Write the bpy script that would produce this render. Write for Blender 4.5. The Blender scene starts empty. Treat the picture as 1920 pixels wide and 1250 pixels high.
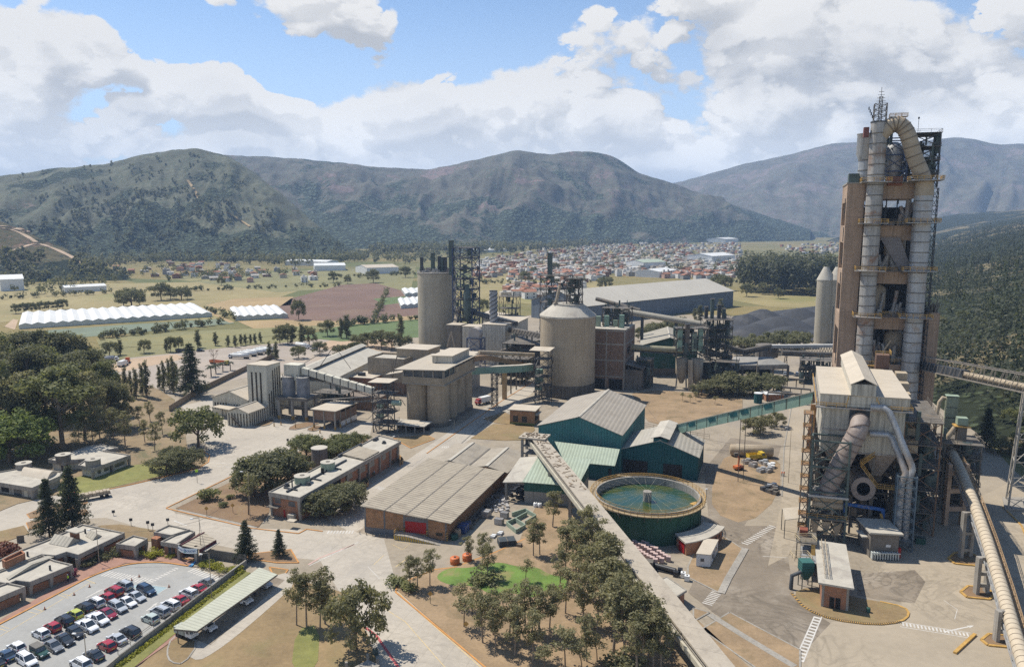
import bpy,math,random
import numpy as np
from mathutils import Vector,Matrix
S = bpy.context.scene
COL = S.collection
R = math.radians
# ---------------------------------------------------------------- camera
TH,FPX,CH = R(8.3),1400.0,80.0
cam_d = bpy.data.cameras.new("camera")
cam_d.sensor_width = 36.0
cam_d.lens = 36.0 * FPX / 1920.0
cam_d.clip_start = 1.0
cam_d.clip_end = 40000.0
cam = bpy.data.objects.new("camera",cam_d)
COL.objects.link(cam)
cam.location = (0,0,CH)
cam.rotation_euler = (R(90) - TH,0,0)
S.camera = cam
S.view_settings.view_transform = 'Standard'
S.view_settings.look = 'None'
S.view_settings.gamma = 1.0
S.view_settings.exposure = 0.72
S.view_settings.use_curve_mapping = False
S.cycles.use_denoising = False
S.cycles.max_bounces = 6
S.cycles.diffuse_bounces = 3
S.cycles.volume_bounces = 0
S.cycles.transparent_max_bounces = 16
# ---------------------------------------------------------------- sun
SUN = Vector((-0.4425,0.2915,0.848)).normalized()
sun_d = bpy.data.lights.new("sun",'SUN')
sun_d.energy = 3.9
sun_d.angle = R(0.53)
sun_d.color = (1.0,0.94,0.84)
sun = bpy.data.objects.new("sun",sun_d)
COL.objects.link(sun)
sun.rotation_euler = SUN.to_track_quat('Z','Y').to_euler()
# ---------------------------------------------------------------- node helper
class NT:
 def __init__(s,tree):
  s.t = tree; s.n = tree.nodes; s.l = tree.links
 def node(s,typ,**kw):
  n = s.n.new(typ)
  for k,v in kw.items(): setattr(n,k,v)
  return n
 def put(s,sock,v):
  if v is None: return
  if isinstance(v,bpy.types.NodeSocket): s.l.new(v,sock)
  elif isinstance(v,(tuple,list)) and len(v) == 3 and sock.type == 'RGBA': sock.default_value = (*v,1)
  else: sock.default_value = v
 def math(s,op,a,b=None,c=None,clamp=False):
  n = s.node('ShaderNodeMath',operation=op,use_clamp=clamp)
  s.put(n.inputs[0],a)
  if b is not None: s.put(n.inputs[1],b)
  if c is not None: s.put(n.inputs[2],c)
  return n.outputs[0]
 def vmath(s,op,a,b=None):
  n = s.node('ShaderNodeVectorMath',operation=op)
  s.put(n.inputs[0],a)
  if b is not None: s.put(n.inputs[1],b)
  return n.outputs['Value'] if op in ('LENGTH','DOT_PRODUCT','DISTANCE') else n.outputs[0]
 def comb(s,x,y,z):
  n = s.node('ShaderNodeCombineXYZ')
  for i,v in enumerate((x,y,z)): s.put(n.inputs[i],v)
  return n.outputs[0]
 def noise(s,vec,scale,detail=4,rough=0.55,out=0,dist=0):
  n = s.node('ShaderNodeTexNoise')
  s.put(n.inputs['Vector'],vec); n.inputs['Scale'].default_value = scale
  n.inputs['Detail'].default_value = detail; n.inputs['Roughness'].default_value = rough
  n.inputs['Distortion'].default_value = dist
  return n.outputs[out]
 def ramp(s,fac,lo,hi,a=0.0,b=1.0,smooth=True):
  n = s.node('ShaderNodeMapRange',interpolation_type='SMOOTHSTEP' if smooth else 'LINEAR')
  s.put(n.inputs[0],fac); s.put(n.inputs[1],lo); s.put(n.inputs[2],hi); s.put(n.inputs[3],a); s.put(n.inputs[4],b)
  return n.outputs[0]
 def mix(s,fac,a,b,blend='MIX'):
  n = s.node('ShaderNodeMix',data_type='RGBA',blend_type=blend)
  s.put(n.inputs[0],fac); s.put(n.inputs[6],a); s.put(n.inputs[7],b)
  return n.outputs[2]
# ---------------------------------------------------------------- sky
W = bpy.data.worlds.new("World")
S.world = W
W.use_nodes = True
def build_sky():
 W.node_tree.nodes.clear()
 k = NT(W.node_tree)
 out = k.node('ShaderNodeOutputWorld'); bg = k.node('ShaderNodeBackground')
 k.l.new(bg.outputs[0],out.inputs[0])
 sky = k.node('ShaderNodeTexSky',sky_type='NISHITA',sun_disc=False)
 sky.sun_elevation = math.asin(SUN.z); sky.sun_rotation = math.atan2(SUN.x,SUN.y)
 sky.altitude = 2500; sky.air_density = 1.0; sky.dust_density = 0.6; sky.ozone_density = 1.5
 tc = k.node('ShaderNodeTexCoord').outputs['Generated']
 sp = k.node('ShaderNodeSeparateXYZ'); k.l.new(tc,sp.inputs[0])
 az = k.math('ARCTAN2',sp.outputs[0],sp.outputs[1])
 el = k.math('ARCSINE',sp.outputs[2])
 def cov(az,el,det=8):
  q = k.comb(az,k.math('MULTIPLY',el,1.55),0.0)
  n = k.noise(q,5.6,det,0.62)
  rn = k.node('ShaderNodeTexNoise',noise_type='RIDGED_MULTIFRACTAL'); k.put(rn.inputs['Vector'],q)
  for nm,v in (('Scale',7.0),('Detail',det-2.0),('Roughness',0.62),('Lacunarity',2.2),('Offset',0.9),('Gain',1.6),('Distortion',0.12)): rn.inputs[nm].default_value = v
  puff = k.ramp(rn.outputs[0],0.0,1.1,1.0,0.0,smooth=False)
  n = k.math('ADD',k.math('MULTIPLY',n,0.66),k.math('MULTIPLY',puff,0.34))
  heap = k.noise(k.comb(az,3.1,0.0),3.0,3,0.5)
  top = k.math('MULTIPLY_ADD',heap,0.20,0.09)
  bank = k.ramp(k.math('SUBTRACT',el,top),-0.10,0.07,0.36,-0.13)
  tot = bank
  for (a0,e0,ra,re,amp) in BLOBS:
   d = k.math('SQRT',k.math('ADD',k.math('POWER',k.math('MULTIPLY',k.math('SUBTRACT',az,a0),1/ra),2.0),
                                     k.math('POWER',k.math('MULTIPLY',k.math('SUBTRACT',el,e0),1/re),2.0)))
   tot = k.math('ADD',tot,k.ramp(d,0.0,1.0,amp,0.0))
  return k.math('ADD',n,tot),n
 def d2(px,py):
  u = (px-960)/FPX; v = -(py-625)/FPX
  x,y,z = u,math.cos(TH)+v*math.sin(TH),-math.sin(TH)+v*math.cos(TH)
  return math.atan2(x,y),math.asin(z/math.sqrt(x*x+y*y+z*z))
 BLOBS = []
 for (px,py,rx,ry,amp) in [(90,50,300,130,.40),(560,0,360,110,.50),(1400,40,640,190,.38),(1700,120,460,200,.24),
                                  (820,190,260,90,.16),(420,170,220,70,.18),(1800,260,300,90,.2),(900,25,90,30,.2),
                                  (560,130,130,90,-.30),(330,70,150,75,-.30),(860,80,200,60,-.26),(1120,60,160,80,.12),(1560,60,300,90,.10),(1250,310,160,40,.18),(260,130,120,40,.12)]:
  a0,e0 = d2(px,py); BLOBS.append((a0,e0,rx/FPX,ry/FPX,amp))
 c0,n0 = cov(az,el)
 c1,n1 = cov(k.math('ADD',az,-0.010),k.math('ADD',el,0.016),6)
 c2,n2 = cov(k.math('ADD',az,-0.030),k.math('ADD',el,0.050),3)
 alpha = k.ramp(c0,0.57,0.625)
 lit = k.ramp(k.math('SUBTRACT',c0,c1),-0.06,0.085)
 lit2 = k.ramp(k.math('SUBTRACT',c0,c2),-0.13,0.16)
 thick = k.ramp(c0,0.62,1.0)
 shade = k.math('ADD',k.math('MULTIPLY',lit,0.42),k.math('MULTIPLY',lit2,0.50))
 shade = k.math('ADD',shade,k.math('MULTIPLY',k.math('SUBTRACT',1.0,thick),0.26),clamp=True)
 ccol = k.mix(shade,(0.46,0.485,0.525),(1.0,0.99,0.97))
 ccol = k.mix(1.0,ccol,(4.05,3.98,3.86),'MULTIPLY')
 veil = k.ramp(el,0.0,0.34,0.55,0.02)
 base = k.mix(veil,k.mix(1.0,sky.outputs[0],(.62,.67,.68),'MULTIPLY'),(4.2,4.8,5.5))
 ccol = k.mix(k.ramp(el,0.02,0.16,0.40,0.0),ccol,(5.0,5.3,5.7)); ccol = k.mix(1.0,ccol,k.mix(k.ramp(el,0.03,0.22),(1.5,1.5,1.48),(1,1,1)),'MULTIPLY')
 col = k.mix(alpha,base,ccol)
 up = k.ramp(el,-0.03,0.0)
 col = k.mix(up,(2.4,2.3,2.1),col)
 k.l.new(col,bg.inputs[0]); bg.inputs[1].default_value = 0.15
build_sky()
# ---------------------------------------------------------------- pixel -> world
def ray(px,py):
 u = (px-960)/FPX; v = -(py-625)/FPX
 return Vector((u,math.cos(TH)+v*math.sin(TH),-math.sin(TH)+v*math.cos(TH)))
def at(px,py,z=0.0):
 d = ray(px,py); t = (z-CH)/d.z
 return Vector((d.x*t,d.y*t,z))
def on(px,py,Y):                      # point of that view ray at depth Y
 d = ray(px,py); t = Y/d.y
 return Vector((d.x*t,Y,CH+d.z*t))
def hgt(py,Y): return on(960,py,Y).z
def V(x,y,z=0.0): return Vector((x,y,z))
A1,A2 = R(70.0),R(-17.0)
E1 = V(math.cos(A1),math.sin(A1)); E2 = V(math.cos(A2),math.sin(A2)); UP = V(0,0,1)
class Fr:
 def __init__(s,o,ex=None,ey=None):
  s.o = Vector(o); s.ex = (ex or E2).normalized(); s.ey = (ey or E1).normalized()
 def __call__(s,a,b,z=0.0): return s.o + s.ex*a + s.ey*b + UP*z
def frAB(A,B,ey=None):
 A = Vector(A); B = Vector(B); ex = (B-A); ex.z = 0
 L = ex.length; ex = ex.normalized()
 return Fr(A,ex,ey or V(-ex.y,ex.x)),L
# ---------------------------------------------------------------- objects
def tag(o,label=None,cat=None,group=None,kind=None):
 if label: o['label'] = label
 if cat: o['category'] = cat
 if group: o['group'] = group
 if kind: o['kind'] = kind
 return o
def thing(name,label,cat,loc=(0,0,0),group=None,rotz=0.0):
 o = bpy.data.objects.new(name,None); COL.objects.link(o)
 o.empty_display_size = 1.0
 o.location = loc; o.rotation_euler = (0,0,rotz)
 return tag(o,label,cat,group)
def wloc(o):
 p = Vector(o.location)
 while o.parent: o = o.parent; p = p + Vector(o.location)
 return p
KIDS = {}
class MB:
 def __init__(s): s.v = []; s.f = []; s.sm = []
 def add(s,vs,fs,smooth=False):
  o = len(s.v); s.v += [tuple(p) for p in vs]
  s.f += [tuple(i+o for i in f) for f in fs]; s.sm += [smooth]*len(fs); return s
 def box8(s,p):      # p: 4 bottom ccw, 4 top ccw
  return s.add(p,[(3,2,1,0),(4,5,6,7),(0,1,5,4),(1,2,6,5),(2,3,7,6),(3,0,4,7)])
 def fbox(s,F,a0,a1,b0,b1,z0,z1):
  return s.box8([F(a0,b0,z0),F(a1,b0,z0),F(a1,b1,z0),F(a0,b1,z0),F(a0,b0,z1),F(a1,b0,z1),F(a1,b1,z1),F(a0,b1,z1)])
 def box(s,c,sx,sy,sz,rz=0.0):   # centre of the bottom
  ex = V(math.cos(rz),math.sin(rz)); ey = V(-ex.y,ex.x)
  return s.fbox(Fr(c,ex,ey),-sx/2,sx/2,-sy/2,sy/2,0,sz)
 def prism(s,pts,z0,z1):
  n = len(pts); P = [V(p[0],p[1],z0) for p in pts]+[V(p[0],p[1],z1) for p in pts]
  ar = sum(pts[i][0]*pts[(i+1) % n][1]-pts[(i+1) % n][0]*pts[i][1] for i in range(n))
  idx = list(range(n)) if ar > 0 else list(range(n))[::-1]
  fs = [tuple(i+n for i in idx),tuple(idx[::-1])]
  for j in range(n):
   a,b = idx[j],idx[(j+1) % n]; fs.append((a,b,b+n,a+n))
  return s.add(P,fs)
 def cyl(s,c,r,h,n=24,r2=None,smooth=True,cap=True):
  c = Vector(c); r2 = r if r2 is None else r2
  vs = [c+V(r*math.cos(2*math.pi*i/n),r*math.sin(2*math.pi*i/n),0) for i in range(n)]
  vs += [c+V(r2*math.cos(2*math.pi*i/n),r2*math.sin(2*math.pi*i/n),h) for i in range(n)]
  s.add(vs,[(i,(i+1) % n,(i+1) % n+n,i+n) for i in range(n)],smooth)
  if cap:
   s.add(vs[n:],[tuple(range(n))]); s.add(vs[:n],[tuple(range(n))[::-1]])
  return s
 def lathe(s,c,prof,n=32,smooth=True,a0=0.0,a1=2*math.pi):   # prof: (r,z)
  c = Vector(c); full = abs(a1-a0-2*math.pi) < 1e-6; m = n if full else n+1
  vs = [c+V(r*math.cos(a0+(a1-a0)*i/n),r*math.sin(a0+(a1-a0)*i/n),z) for (r,z) in prof for i in range(m)]
  fs = []
  for j in range(len(prof)-1):
   for i in range(n):
    i2 = (i+1) % m
    fs.append((j*m+i,j*m+i2,(j+1)*m+i2,(j+1)*m+i))
  return s.add(vs,fs,smooth)
 def tube(s,path,r,n=8,smooth=True,cap=True):
  path = [Vector(p) for p in path]; m = len(path)
  rs = r if isinstance(r,(list,tuple)) else [r]*m
  vs = []; prev = None
  for i,p in enumerate(path):
   t = (path[min(i+1,m-1)]-path[max(i-1,0)]).normalized()
   if prev is None:
    up = UP if abs(t.z) < 0.9 else V(1,0,0); x = t.cross(up).normalized()
   else:
    x = (prev-t*prev.dot(t)); x = x.normalized() if x.length > 1e-6 else t.cross(UP).normalized()
   prev = x; y = t.cross(x).normalized()
   vs += [p+(x*math.cos(2*math.pi*j/n)+y*math.sin(2*math.pi*j/n))*rs[i] for j in range(n)]
  fs = [(i*n+j,i*n+(j+1) % n,(i+1)*n+(j+1) % n,(i+1)*n+j) for i in range(m-1) for j in range(n)]
  s.add(vs,[f[::-1] for f in fs],smooth)
  if cap: s.add(vs[:n],[tuple(range(n))]); s.add(vs[-n:],[tuple(range(n))[::-1]])
  return s
 def beam(s,p,q,w=0.3,h=None):
  p = Vector(p); q = Vector(q); h = w if h is None else h
  t = (q-p)
  if t.length < 1e-5: return s
  t = t.normalized(); up = UP if abs(t.z) < 0.95 else E1
  x = t.cross(up).normalized()*(w/2); y = x.cross(t).normalized()*(h/2)
  return s.box8([p-x-y,p+x-y,p+x+y,p-x+y,q-x-y,q+x-y,q+x+y,q-x+y])
 def poly(s,pts): return s.add(pts,[tuple(range(len(pts)))])
 def slab(s,pts,t):      # a sheet with thickness t going down
  n = len(pts); P = [Vector(p) for p in pts]; Q = [p-UP*t for p in P]
  fs = [tuple(range(n)),tuple(range(n,2*n))[::-1]]
  fs += [(i,i+n,(i+1) % n+n,(i+1) % n) for i in range(n)]
  return s.add(P+Q,fs)
 def rail(s,path,h=1.1,step=2.5,w=0.09,closed=False):
  path = [Vector(p) for p in path]
  if closed: path.append(path[0])
  for p,q in zip(path,path[1:]):
   s.beam(p+UP*h,q+UP*h,w); s.beam(p+UP*h*.55,q+UP*h*.55,w*.8)
   k = max(1,int((q-p).length/step))
   for i in range(k): a = p.lerp(q,i/k); s.beam(a,a+UP*h,w)
  s.beam(path[-1],path[-1]+UP*h,w)
  return s
 def lattice(s,F,a,b,z0,z1,nz,w=0.3,brace=0.16,sides=(0,1,2,3),cross=True):
  cs = [(0,0),(a,0),(a,b),(0,b)]
  for (x,y) in cs: s.beam(F(x,y,z0),F(x,y,z1),w)
  for i in range(nz+1):
   z = z0+(z1-z0)*i/nz
   for j in range(4):
    p,q = cs[j],cs[(j+1) % 4]
    if i: s.beam(F(*p,z),F(*q,z),w*.8)
  for i in range(nz):
   za,zb = z0+(z1-z0)*i/nz,z0+(z1-z0)*(i+1)/nz
   for j in sides:
    p,q = cs[j],cs[(j+1) % 4]
    s.beam(F(*p,za),F(*q,zb),brace)
    if cross: s.beam(F(*q,za),F(*p,zb),brace)
  return s
 def build(s,name,mat,parent=None,smooth=None,local=False):
  me = bpy.data.meshes.new(name)
  v = np.array(s.v,dtype=np.float64).reshape(-1,3)
  org = V(0,0,0)
  if parent is not None and not local: org = wloc(parent)
  elif parent is None and not local and len(v):
   lo,hi = v.min(0),v.max(0); org = V((lo[0]+hi[0])/2,(lo[1]+hi[1])/2,lo[2])
  me.from_pydata((v-np.array(org)).tolist(),[],s.f)
  me.polygons.foreach_set('use_smooth',s.sm if smooth is None else [smooth]*len(s.f))
  me.update()
  me.materials.append(mat)
  o = bpy.data.objects.new(name,me); COL.objects.link(o)
  if parent is not None: o.parent = parent; KIDS.setdefault(parent.name,[]).append(o)
  elif not local: o.location = org
  return o
def struct(name,mb,mat,kind='structure',label=None):
 o = mb.build(name,mat); o['kind'] = kind
 if label: o['label'] = label
 return o
def dup(root,loc,rotz=None,label=None,group=None,scale=None):
 def cp(o,par):
  c = o.copy(); COL.objects.link(c)
  if par is not None: c.parent = par; KIDS.setdefault(par.name,[]).append(c)
  for ch in KIDS.get(o.name,[]): cp(ch,c)
  return c
 c = cp(root,None); c.location = loc
 if rotz is not None: c.rotation_euler = (0,0,rotz)
 if scale is not None: c.scale = scale if isinstance(scale,(tuple,list)) else (scale,)*3
 if label: c['label'] = label
 if group: c['group'] = group
 return c
def recolor(o,m):
 o.material_slots[0].link = 'OBJECT'; o.material_slots[0].material = m
# ---------------------------------------------------------------- materials
MATS = {}
def gridcoords(k):
 pos = k.node('ShaderNodeNewGeometry').outputs['Position']
 a = k.vmath('DOT_PRODUCT',pos,(E2.x,E2.y,0)); b = k.vmath('DOT_PRODUCT',pos,(E1.x,E1.y,0))
 z = k.vmath('DOT_PRODUCT',pos,(0,0,1))
 return pos,a,b,z
def mat(name,col,rough=0.85,var=0.25,scale=0.35,metal=0.0,streak=0.0,stripe=None,brick=None,panel=None,stain=None,bump=0.0,spec=0.3,fine=3.0,joints=0,swirl=0.0):
 """col: base colour. var: mottling. streak: vertical run marks. stripe=(axis,period,depth): corrugation.
 brick=(w,h,mortar colour). panel=(axis, period): joints. stain=(colour, amount, scale)"""
 m = bpy.data.materials.new(name); m.use_nodes = True
 MATS[name] = m
 k = NT(m.node_tree); bs = k.n['Principled BSDF']
 bs.inputs['Roughness'].default_value = rough; bs.inputs['Metallic'].default_value = metal
 bs.inputs['Specular IOR Level'].default_value = spec
 pos,a,b,z = gridcoords(k)
 c = None
 if brick:
  u = k.math('ADD',a,b)
  bt = k.node('ShaderNodeTexBrick'); k.put(bt.inputs['Vector'],k.comb(u,z,0.0))
  k.put(bt.inputs['Color1'],col); k.put(bt.inputs['Color2'],tuple(min(1,x*f) for x,f in zip(col,(1.35,1.25,1.2))))
  k.put(bt.inputs['Mortar'],brick[2]); bt.inputs['Scale'].default_value = 1.0
  bt.inputs['Brick Width'].default_value = brick[0]; bt.inputs['Row Height'].default_value = brick[1]
  bt.inputs['Mortar Size'].default_value = brick[1]*0.1; bt.inputs['Bias'].default_value = -0.1
  c = bt.outputs[0]
 n1 = k.noise(pos,scale,6,0.6); n2 = k.noise(pos,scale*fine*2.3,4,0.6)
 t = k.math('ADD',k.math('MULTIPLY',n1,0.65),k.math('MULTIPLY',n2,0.35))
 t = k.ramp(t,0.33,0.67,smooth=False)
 dark = tuple(x*(1-var) for x in col); light = tuple(min(1,x*(1+var*0.8)) for x in col)
 if c is None: c = k.mix(t,dark,light)
 else: c = k.mix(1.0,c,k.mix(t,(1-var,)*3,(1+var*.5,)*3),'MULTIPLY')
 if stain:
  sn = k.noise(pos,stain[2],7,0.65,dist=0.6)
  c = k.mix(k.math('MULTIPLY',k.ramp(sn,0.5,0.68),stain[1]),c,stain[0])
 if streak:
  u = k.math('ADD',a,k.math('MULTIPLY',b,1.0))
  sv = k.noise(k.comb(u,k.math('SUBTRACT',a,b),k.math('MULTIPLY',z,0.05)),1.1,5,0.65)
  c = k.mix(k.math('MULTIPLY',k.ramp(sv,0.46,0.70),streak),c,tuple(x*0.42 for x in col))
 if joints:
  for ax in (a,b): c = k.mix(k.ramp(k.math('PINGPONG',ax,joints/2),0.0,.09,.45,0.0),c,tuple(x*.5 for x in col))
  cr = k.noise(pos,.22,5,.7,dist=1.5)
  c = k.mix(k.ramp(k.math('ABSOLUTE',k.math('SUBTRACT',cr,.5)),0.0,.006,.5,0.0),c,tuple(x*.45 for x in col))
 if swirl:
  for sc,ds in ((.035,2.2),(.06,1.4)):
   sw = k.noise(pos,sc,3,.5,dist=ds); sw = k.math('FRACT',k.math('MULTIPLY',sw,9.0))
   c = k.mix(k.math('MULTIPLY',k.ramp(k.math('ABSOLUTE',k.math('SUBTRACT',sw,.5)),0.0,.22,swirl,0.0),k.ramp(k.noise(pos,.03,3),.42,.6)),c,tuple(x*.5 for x in col))
 h = None
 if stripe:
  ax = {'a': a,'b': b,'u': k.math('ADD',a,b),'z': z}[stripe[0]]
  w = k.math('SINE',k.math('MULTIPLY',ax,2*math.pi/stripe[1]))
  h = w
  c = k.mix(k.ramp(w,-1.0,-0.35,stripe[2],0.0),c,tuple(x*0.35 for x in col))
 if panel:
  ax = {'a': a,'b': b,'u': k.math('ADD',a,b),'z': z}[panel[0]]
  w = k.math('PINGPONG',ax,panel[1]/2)
  c = k.mix(k.ramp(w,0.0,panel[2] if len(panel) > 2 else 0.12,0.55,0.0),c,tuple(x*0.35 for x in col))
 k.l.new(c,bs.inputs['Base Color'])
 if bump or h is not None:
  bn = k.node('ShaderNodeBump'); bn.inputs['Distance'].default_value = 0.06 if h is not None else 0.2
  bn.inputs['Strength'].default_value = bump or 0.5
  k.put(bn.inputs['Height'],h if h is not None else n2); k.l.new(bn.outputs[0],bs.inputs['Normal'])
 return m
def plain(name,col,rough=0.5,metal=0.0,spec=0.5,coat=0.0):
 m = bpy.data.materials.new(name); m.use_nodes = True; MATS[name] = m
 bs = m.node_tree.nodes['Principled BSDF']
 bs.inputs['Roughness'].default_value = rough; bs.inputs['Metallic'].default_value = metal
 bs.inputs['Specular IOR Level'].default_value = spec; bs.inputs['Coat Weight'].default_value = coat
 k = NT(m.node_tree); pos = k.node('ShaderNodeTexCoord').outputs['Object']
 n = k.noise(pos,1.3,3)
 k.l.new(k.mix(n,tuple(x*.86 for x in col),tuple(min(1,x*1.1) for x in col)),bs.inputs['Base Color'])
 return m
def leafmat(name,c1,c2,scale=0.35,hue=0.25):
 m = bpy.data.materials.new(name); m.use_nodes = True; MATS[name] = m
 k = NT(m.node_tree); bs = k.n['Principled BSDF']
 bs.inputs['Roughness'].default_value = 0.7; bs.inputs['Specular IOR Level'].default_value = 0.25
 g = k.node('ShaderNodeNewGeometry'); oi = k.node('ShaderNodeObjectInfo')
 n = k.noise(g.outputs['Position'],scale,3,0.6)
 f = k.math('ADD',k.math('MULTIPLY',g.outputs['Random Per Island'],0.45),k.math('MULTIPLY',k.ramp(n,.35,.65),0.4))
 f = k.math('ADD',f,k.math('MULTIPLY',oi.outputs['Random'],hue),clamp=True)
 c = k.mix(f,c1,c2); k.l.new(c,bs.inputs['Base Color'])
 tr = k.node('ShaderNodeBsdfTranslucent'); k.l.new(k.mix(1.0,c,(1.35,1.35,.9),'MULTIPLY'),tr.inputs[0])
 ms = k.node('ShaderNodeMixShader'); ms.inputs[0].default_value = .38; k.l.new(bs.outputs[0],ms.inputs[1]); k.l.new(tr.outputs[0],ms.inputs[2])
 k.l.new(ms.outputs[0],k.n['Material Output'].inputs[0])
 return m
CONC = mat('concrete',(.30,.275,.235),var=.22,scale=.12,streak=.55,bump=.25)
CONC_W = mat('weathered_concrete',(.335,.275,.195),var=.25,scale=.10,streak=.45,panel=('z',1.5,.05),stain=((.16,.13,.10),.35,.09))
CONC_SILO = mat('silo_concrete',(.40,.325,.225),var=.18,scale=.06,streak=.42,panel=('z',1.25,.05),stain=((.20,.16,.12),.4,.05))
CONC_SILO2 = mat('pale_silo_concrete',(.39,.345,.26),var=.15,scale=.06,streak=.38,panel=('z',1.25,.04))
CONC_DK = mat('dusty_dark_concrete',(.17,.15,.125),var=.3,scale=.2,streak=.5)
CONC_ROOF = mat('flat_roof_screed',(.42,.385,.32),var=.16,scale=.25,stain=((.24,.21,.18),.5,.22))
GALLERY = mat('gallery_slab',(.385,.335,.265),var=.14,scale=.3,stain=((.20,.17,.14),.55,.35),panel=('b',6.0,.1))
TOWER_C = mat('tower_concrete',(.365,.262,.185),var=.2,scale=.1,streak=.5,panel=('z',3.3,.08),stain=((.25,.17,.12),.4,.06))
BRICK = mat('red_brick',(.30,.135,.07),var=.30,scale=.5,brick=(.55,.2,(.26,.2,.15)))
BRICK_T = mat('tan_brick',(.33,.185,.095),var=.35,scale=.8,brick=(.6,.22,(.20,.12,.07)),stain=((.16,.085,.045),.6,1.4))
BRICK_D = mat('dusty_brick',(.20,.13,.09),var=.3,scale=.4,brick=(.6,.25,(.2,.16,.125)),streak=.3)
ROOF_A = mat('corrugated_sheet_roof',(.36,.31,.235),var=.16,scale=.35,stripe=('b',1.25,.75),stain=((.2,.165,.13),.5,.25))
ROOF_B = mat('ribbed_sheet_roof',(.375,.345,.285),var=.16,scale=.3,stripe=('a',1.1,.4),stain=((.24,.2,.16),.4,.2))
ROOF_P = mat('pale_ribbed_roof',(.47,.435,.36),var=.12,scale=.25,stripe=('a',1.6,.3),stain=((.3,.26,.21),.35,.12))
ROOF_L = mat('cream_metal_roof',(.46,.40,.315),var=.10,scale=.15,panel=('b',7.0,.08),stain=((.36,.30,.22),.35,.12))
ROOF_GN = mat('pale_green_sheet',(.35,.40,.31),var=.12,scale=.4,stripe=('a',1.0,.35),stain=((.28,.3,.23),.4,.2))
ROOF_CP = mat('carport_sheet',(.43,.43,.34),var=.10,scale=.4,stripe=('b',.9,.35))
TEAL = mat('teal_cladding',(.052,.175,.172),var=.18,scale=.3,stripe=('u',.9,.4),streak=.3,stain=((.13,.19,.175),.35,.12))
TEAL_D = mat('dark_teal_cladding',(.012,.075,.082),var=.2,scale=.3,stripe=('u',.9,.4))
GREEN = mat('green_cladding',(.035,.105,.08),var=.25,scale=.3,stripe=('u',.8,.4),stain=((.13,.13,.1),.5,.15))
GREEN_T = mat('tank_green_paint',(.030,.088,.055),var=.3,scale=.15,streak=.4,stain=((.07,.10,.07),.5,.12))
SAGE = mat('sage_green_sheet',(.21,.31,.245),var=.15,scale=.4,panel=('u',2.2,.1))
WHITE_CL = mat('white_cladding',(.58,.55,.45),var=.14,scale=.3,streak=.45,stain=((.36,.3,.2),.35,.2))
CREAM_CL = mat('cream_cladding',(.50,.465,.385),var=.14,scale=.2,stripe=('u',1.3,.25),streak=.85,panel=('z',7.0,.12),stain=((.40,.31,.20),.3,.12))
GREY_CL = mat('grey_blue_cladding',(.16,.185,.21),var=.14,scale=.05,stripe=('u',3.0,.2),streak=.3)
DARKSTR = mat('dark_louvre',(.065,.055,.04),var=.3,scale=.5)
STEEL = mat('dusty_steel',(.135,.12,.10),var=.4,scale=.4,rough=.7,stain=((.23,.17,.11),.5,.3))
STEEL_D = mat('dark_steel',(.055,.06,.065),var=.4,scale=.4,rough=.6)
STEEL_B = mat('blue_steel',(.04,.065,.14),var=.3,scale=.4,rough=.6)
STEEL_G = mat('green_grey_steel',(.075,.10,.09),var=.4,scale=.4,rough=.6)
PALE_G = mat('pale_green_paint',(.27,.33,.25),var=.2,scale=.6,streak=.4)
GALV = mat('galvanised_duct',(.385,.39,.39),var=.22,scale=.25,rough=.5,metal=.35,streak=.4,stain=((.33,.22,.13),.55,.14))
RUSTY = mat('rusty_duct',(.37,.355,.33),var=.25,scale=.25,rough=.6,metal=.2,streak=.6,stain=((.235,.12,.06),.9,.13))
DUCT = mat('dusty_duct',(.38,.31,.22),var=.22,scale=.2,rough=.75,stain=((.26,.19,.12),.5,.15))
DUCT_B = mat('brown_grey_duct',(.30,.245,.21),var=.22,scale=.2,rough=.6,stain=((.16,.12,.1),.6,.3))
YEL = mat('yellow_rail_paint',(.44,.265,.075),var=.3,scale=.8,rough=.6)
RED = mat('red_paint',(.33,.015,.015),var=.18,scale=.8,rough=.55,panel=('u',.5,.03))
DARK = mat('dark_opening',(.018,.017,.016),var=.3,scale=1,rough=.9)
GLASS = plain('window_glass',(.045,.06,.075),rough=.12,spec=.7)
WOOD = mat('timber',(.20,.15,.10),var=.3,scale=1.5)
BLACKM = plain('black_plastic',(.02,.02,.022),rough=.5)
ORANGE_K = mat('orange_kerb_paint',(.48,.235,.075),var=.25,scale=.6)
PAINT_W = mat('white_road_paint',(.50,.475,.43),var=.25,scale=.9,stain=((.42,.39,.34),.7,.8))
PAINT_Y = mat('yellow_road_paint',(.56,.42,.20),var=.25,scale=.9,stain=((.40,.36,.29),.8,.7))
PAINT_R = mat('red_road_paint',(.45,.10,.10),var=.3,scale=.9,stain=((.4,.3,.26),.7,.7))
PAINT_B = mat('blue_road_paint',(.08,.25,.45),var=.2,scale=.9)
BLACKP = mat('black_road_paint',(.05,.048,.045),var=.3,scale=.9)
WHITE = plain('white_enamel',(.68,.68,.66),rough=.45)
ROAD = mat('road_concrete',(.40,.355,.29),var=.16,scale=.06,fine=6,stain=((.28,.255,.22),.45,.05),bump=.05,joints=4.5,swirl=.22)
ASPH = mat('car_park_asphalt',(.30,.295,.275),var=.16,scale=.08,fine=6,stain=((.37,.355,.32),.5,.10),bump=.05)
ASPH_D = mat('dirty_asphalt',(.205,.168,.125),var=.25,scale=.08,fine=6,stain=((.34,.295,.235),.7,.045),bump=.05,swirl=.5)
YARD = mat('dusty_yard',(.30,.252,.187),var=.2,scale=.05,fine=6,stain=((.225,.195,.165),.6,.05),bump=.05,swirl=.3)
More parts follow.
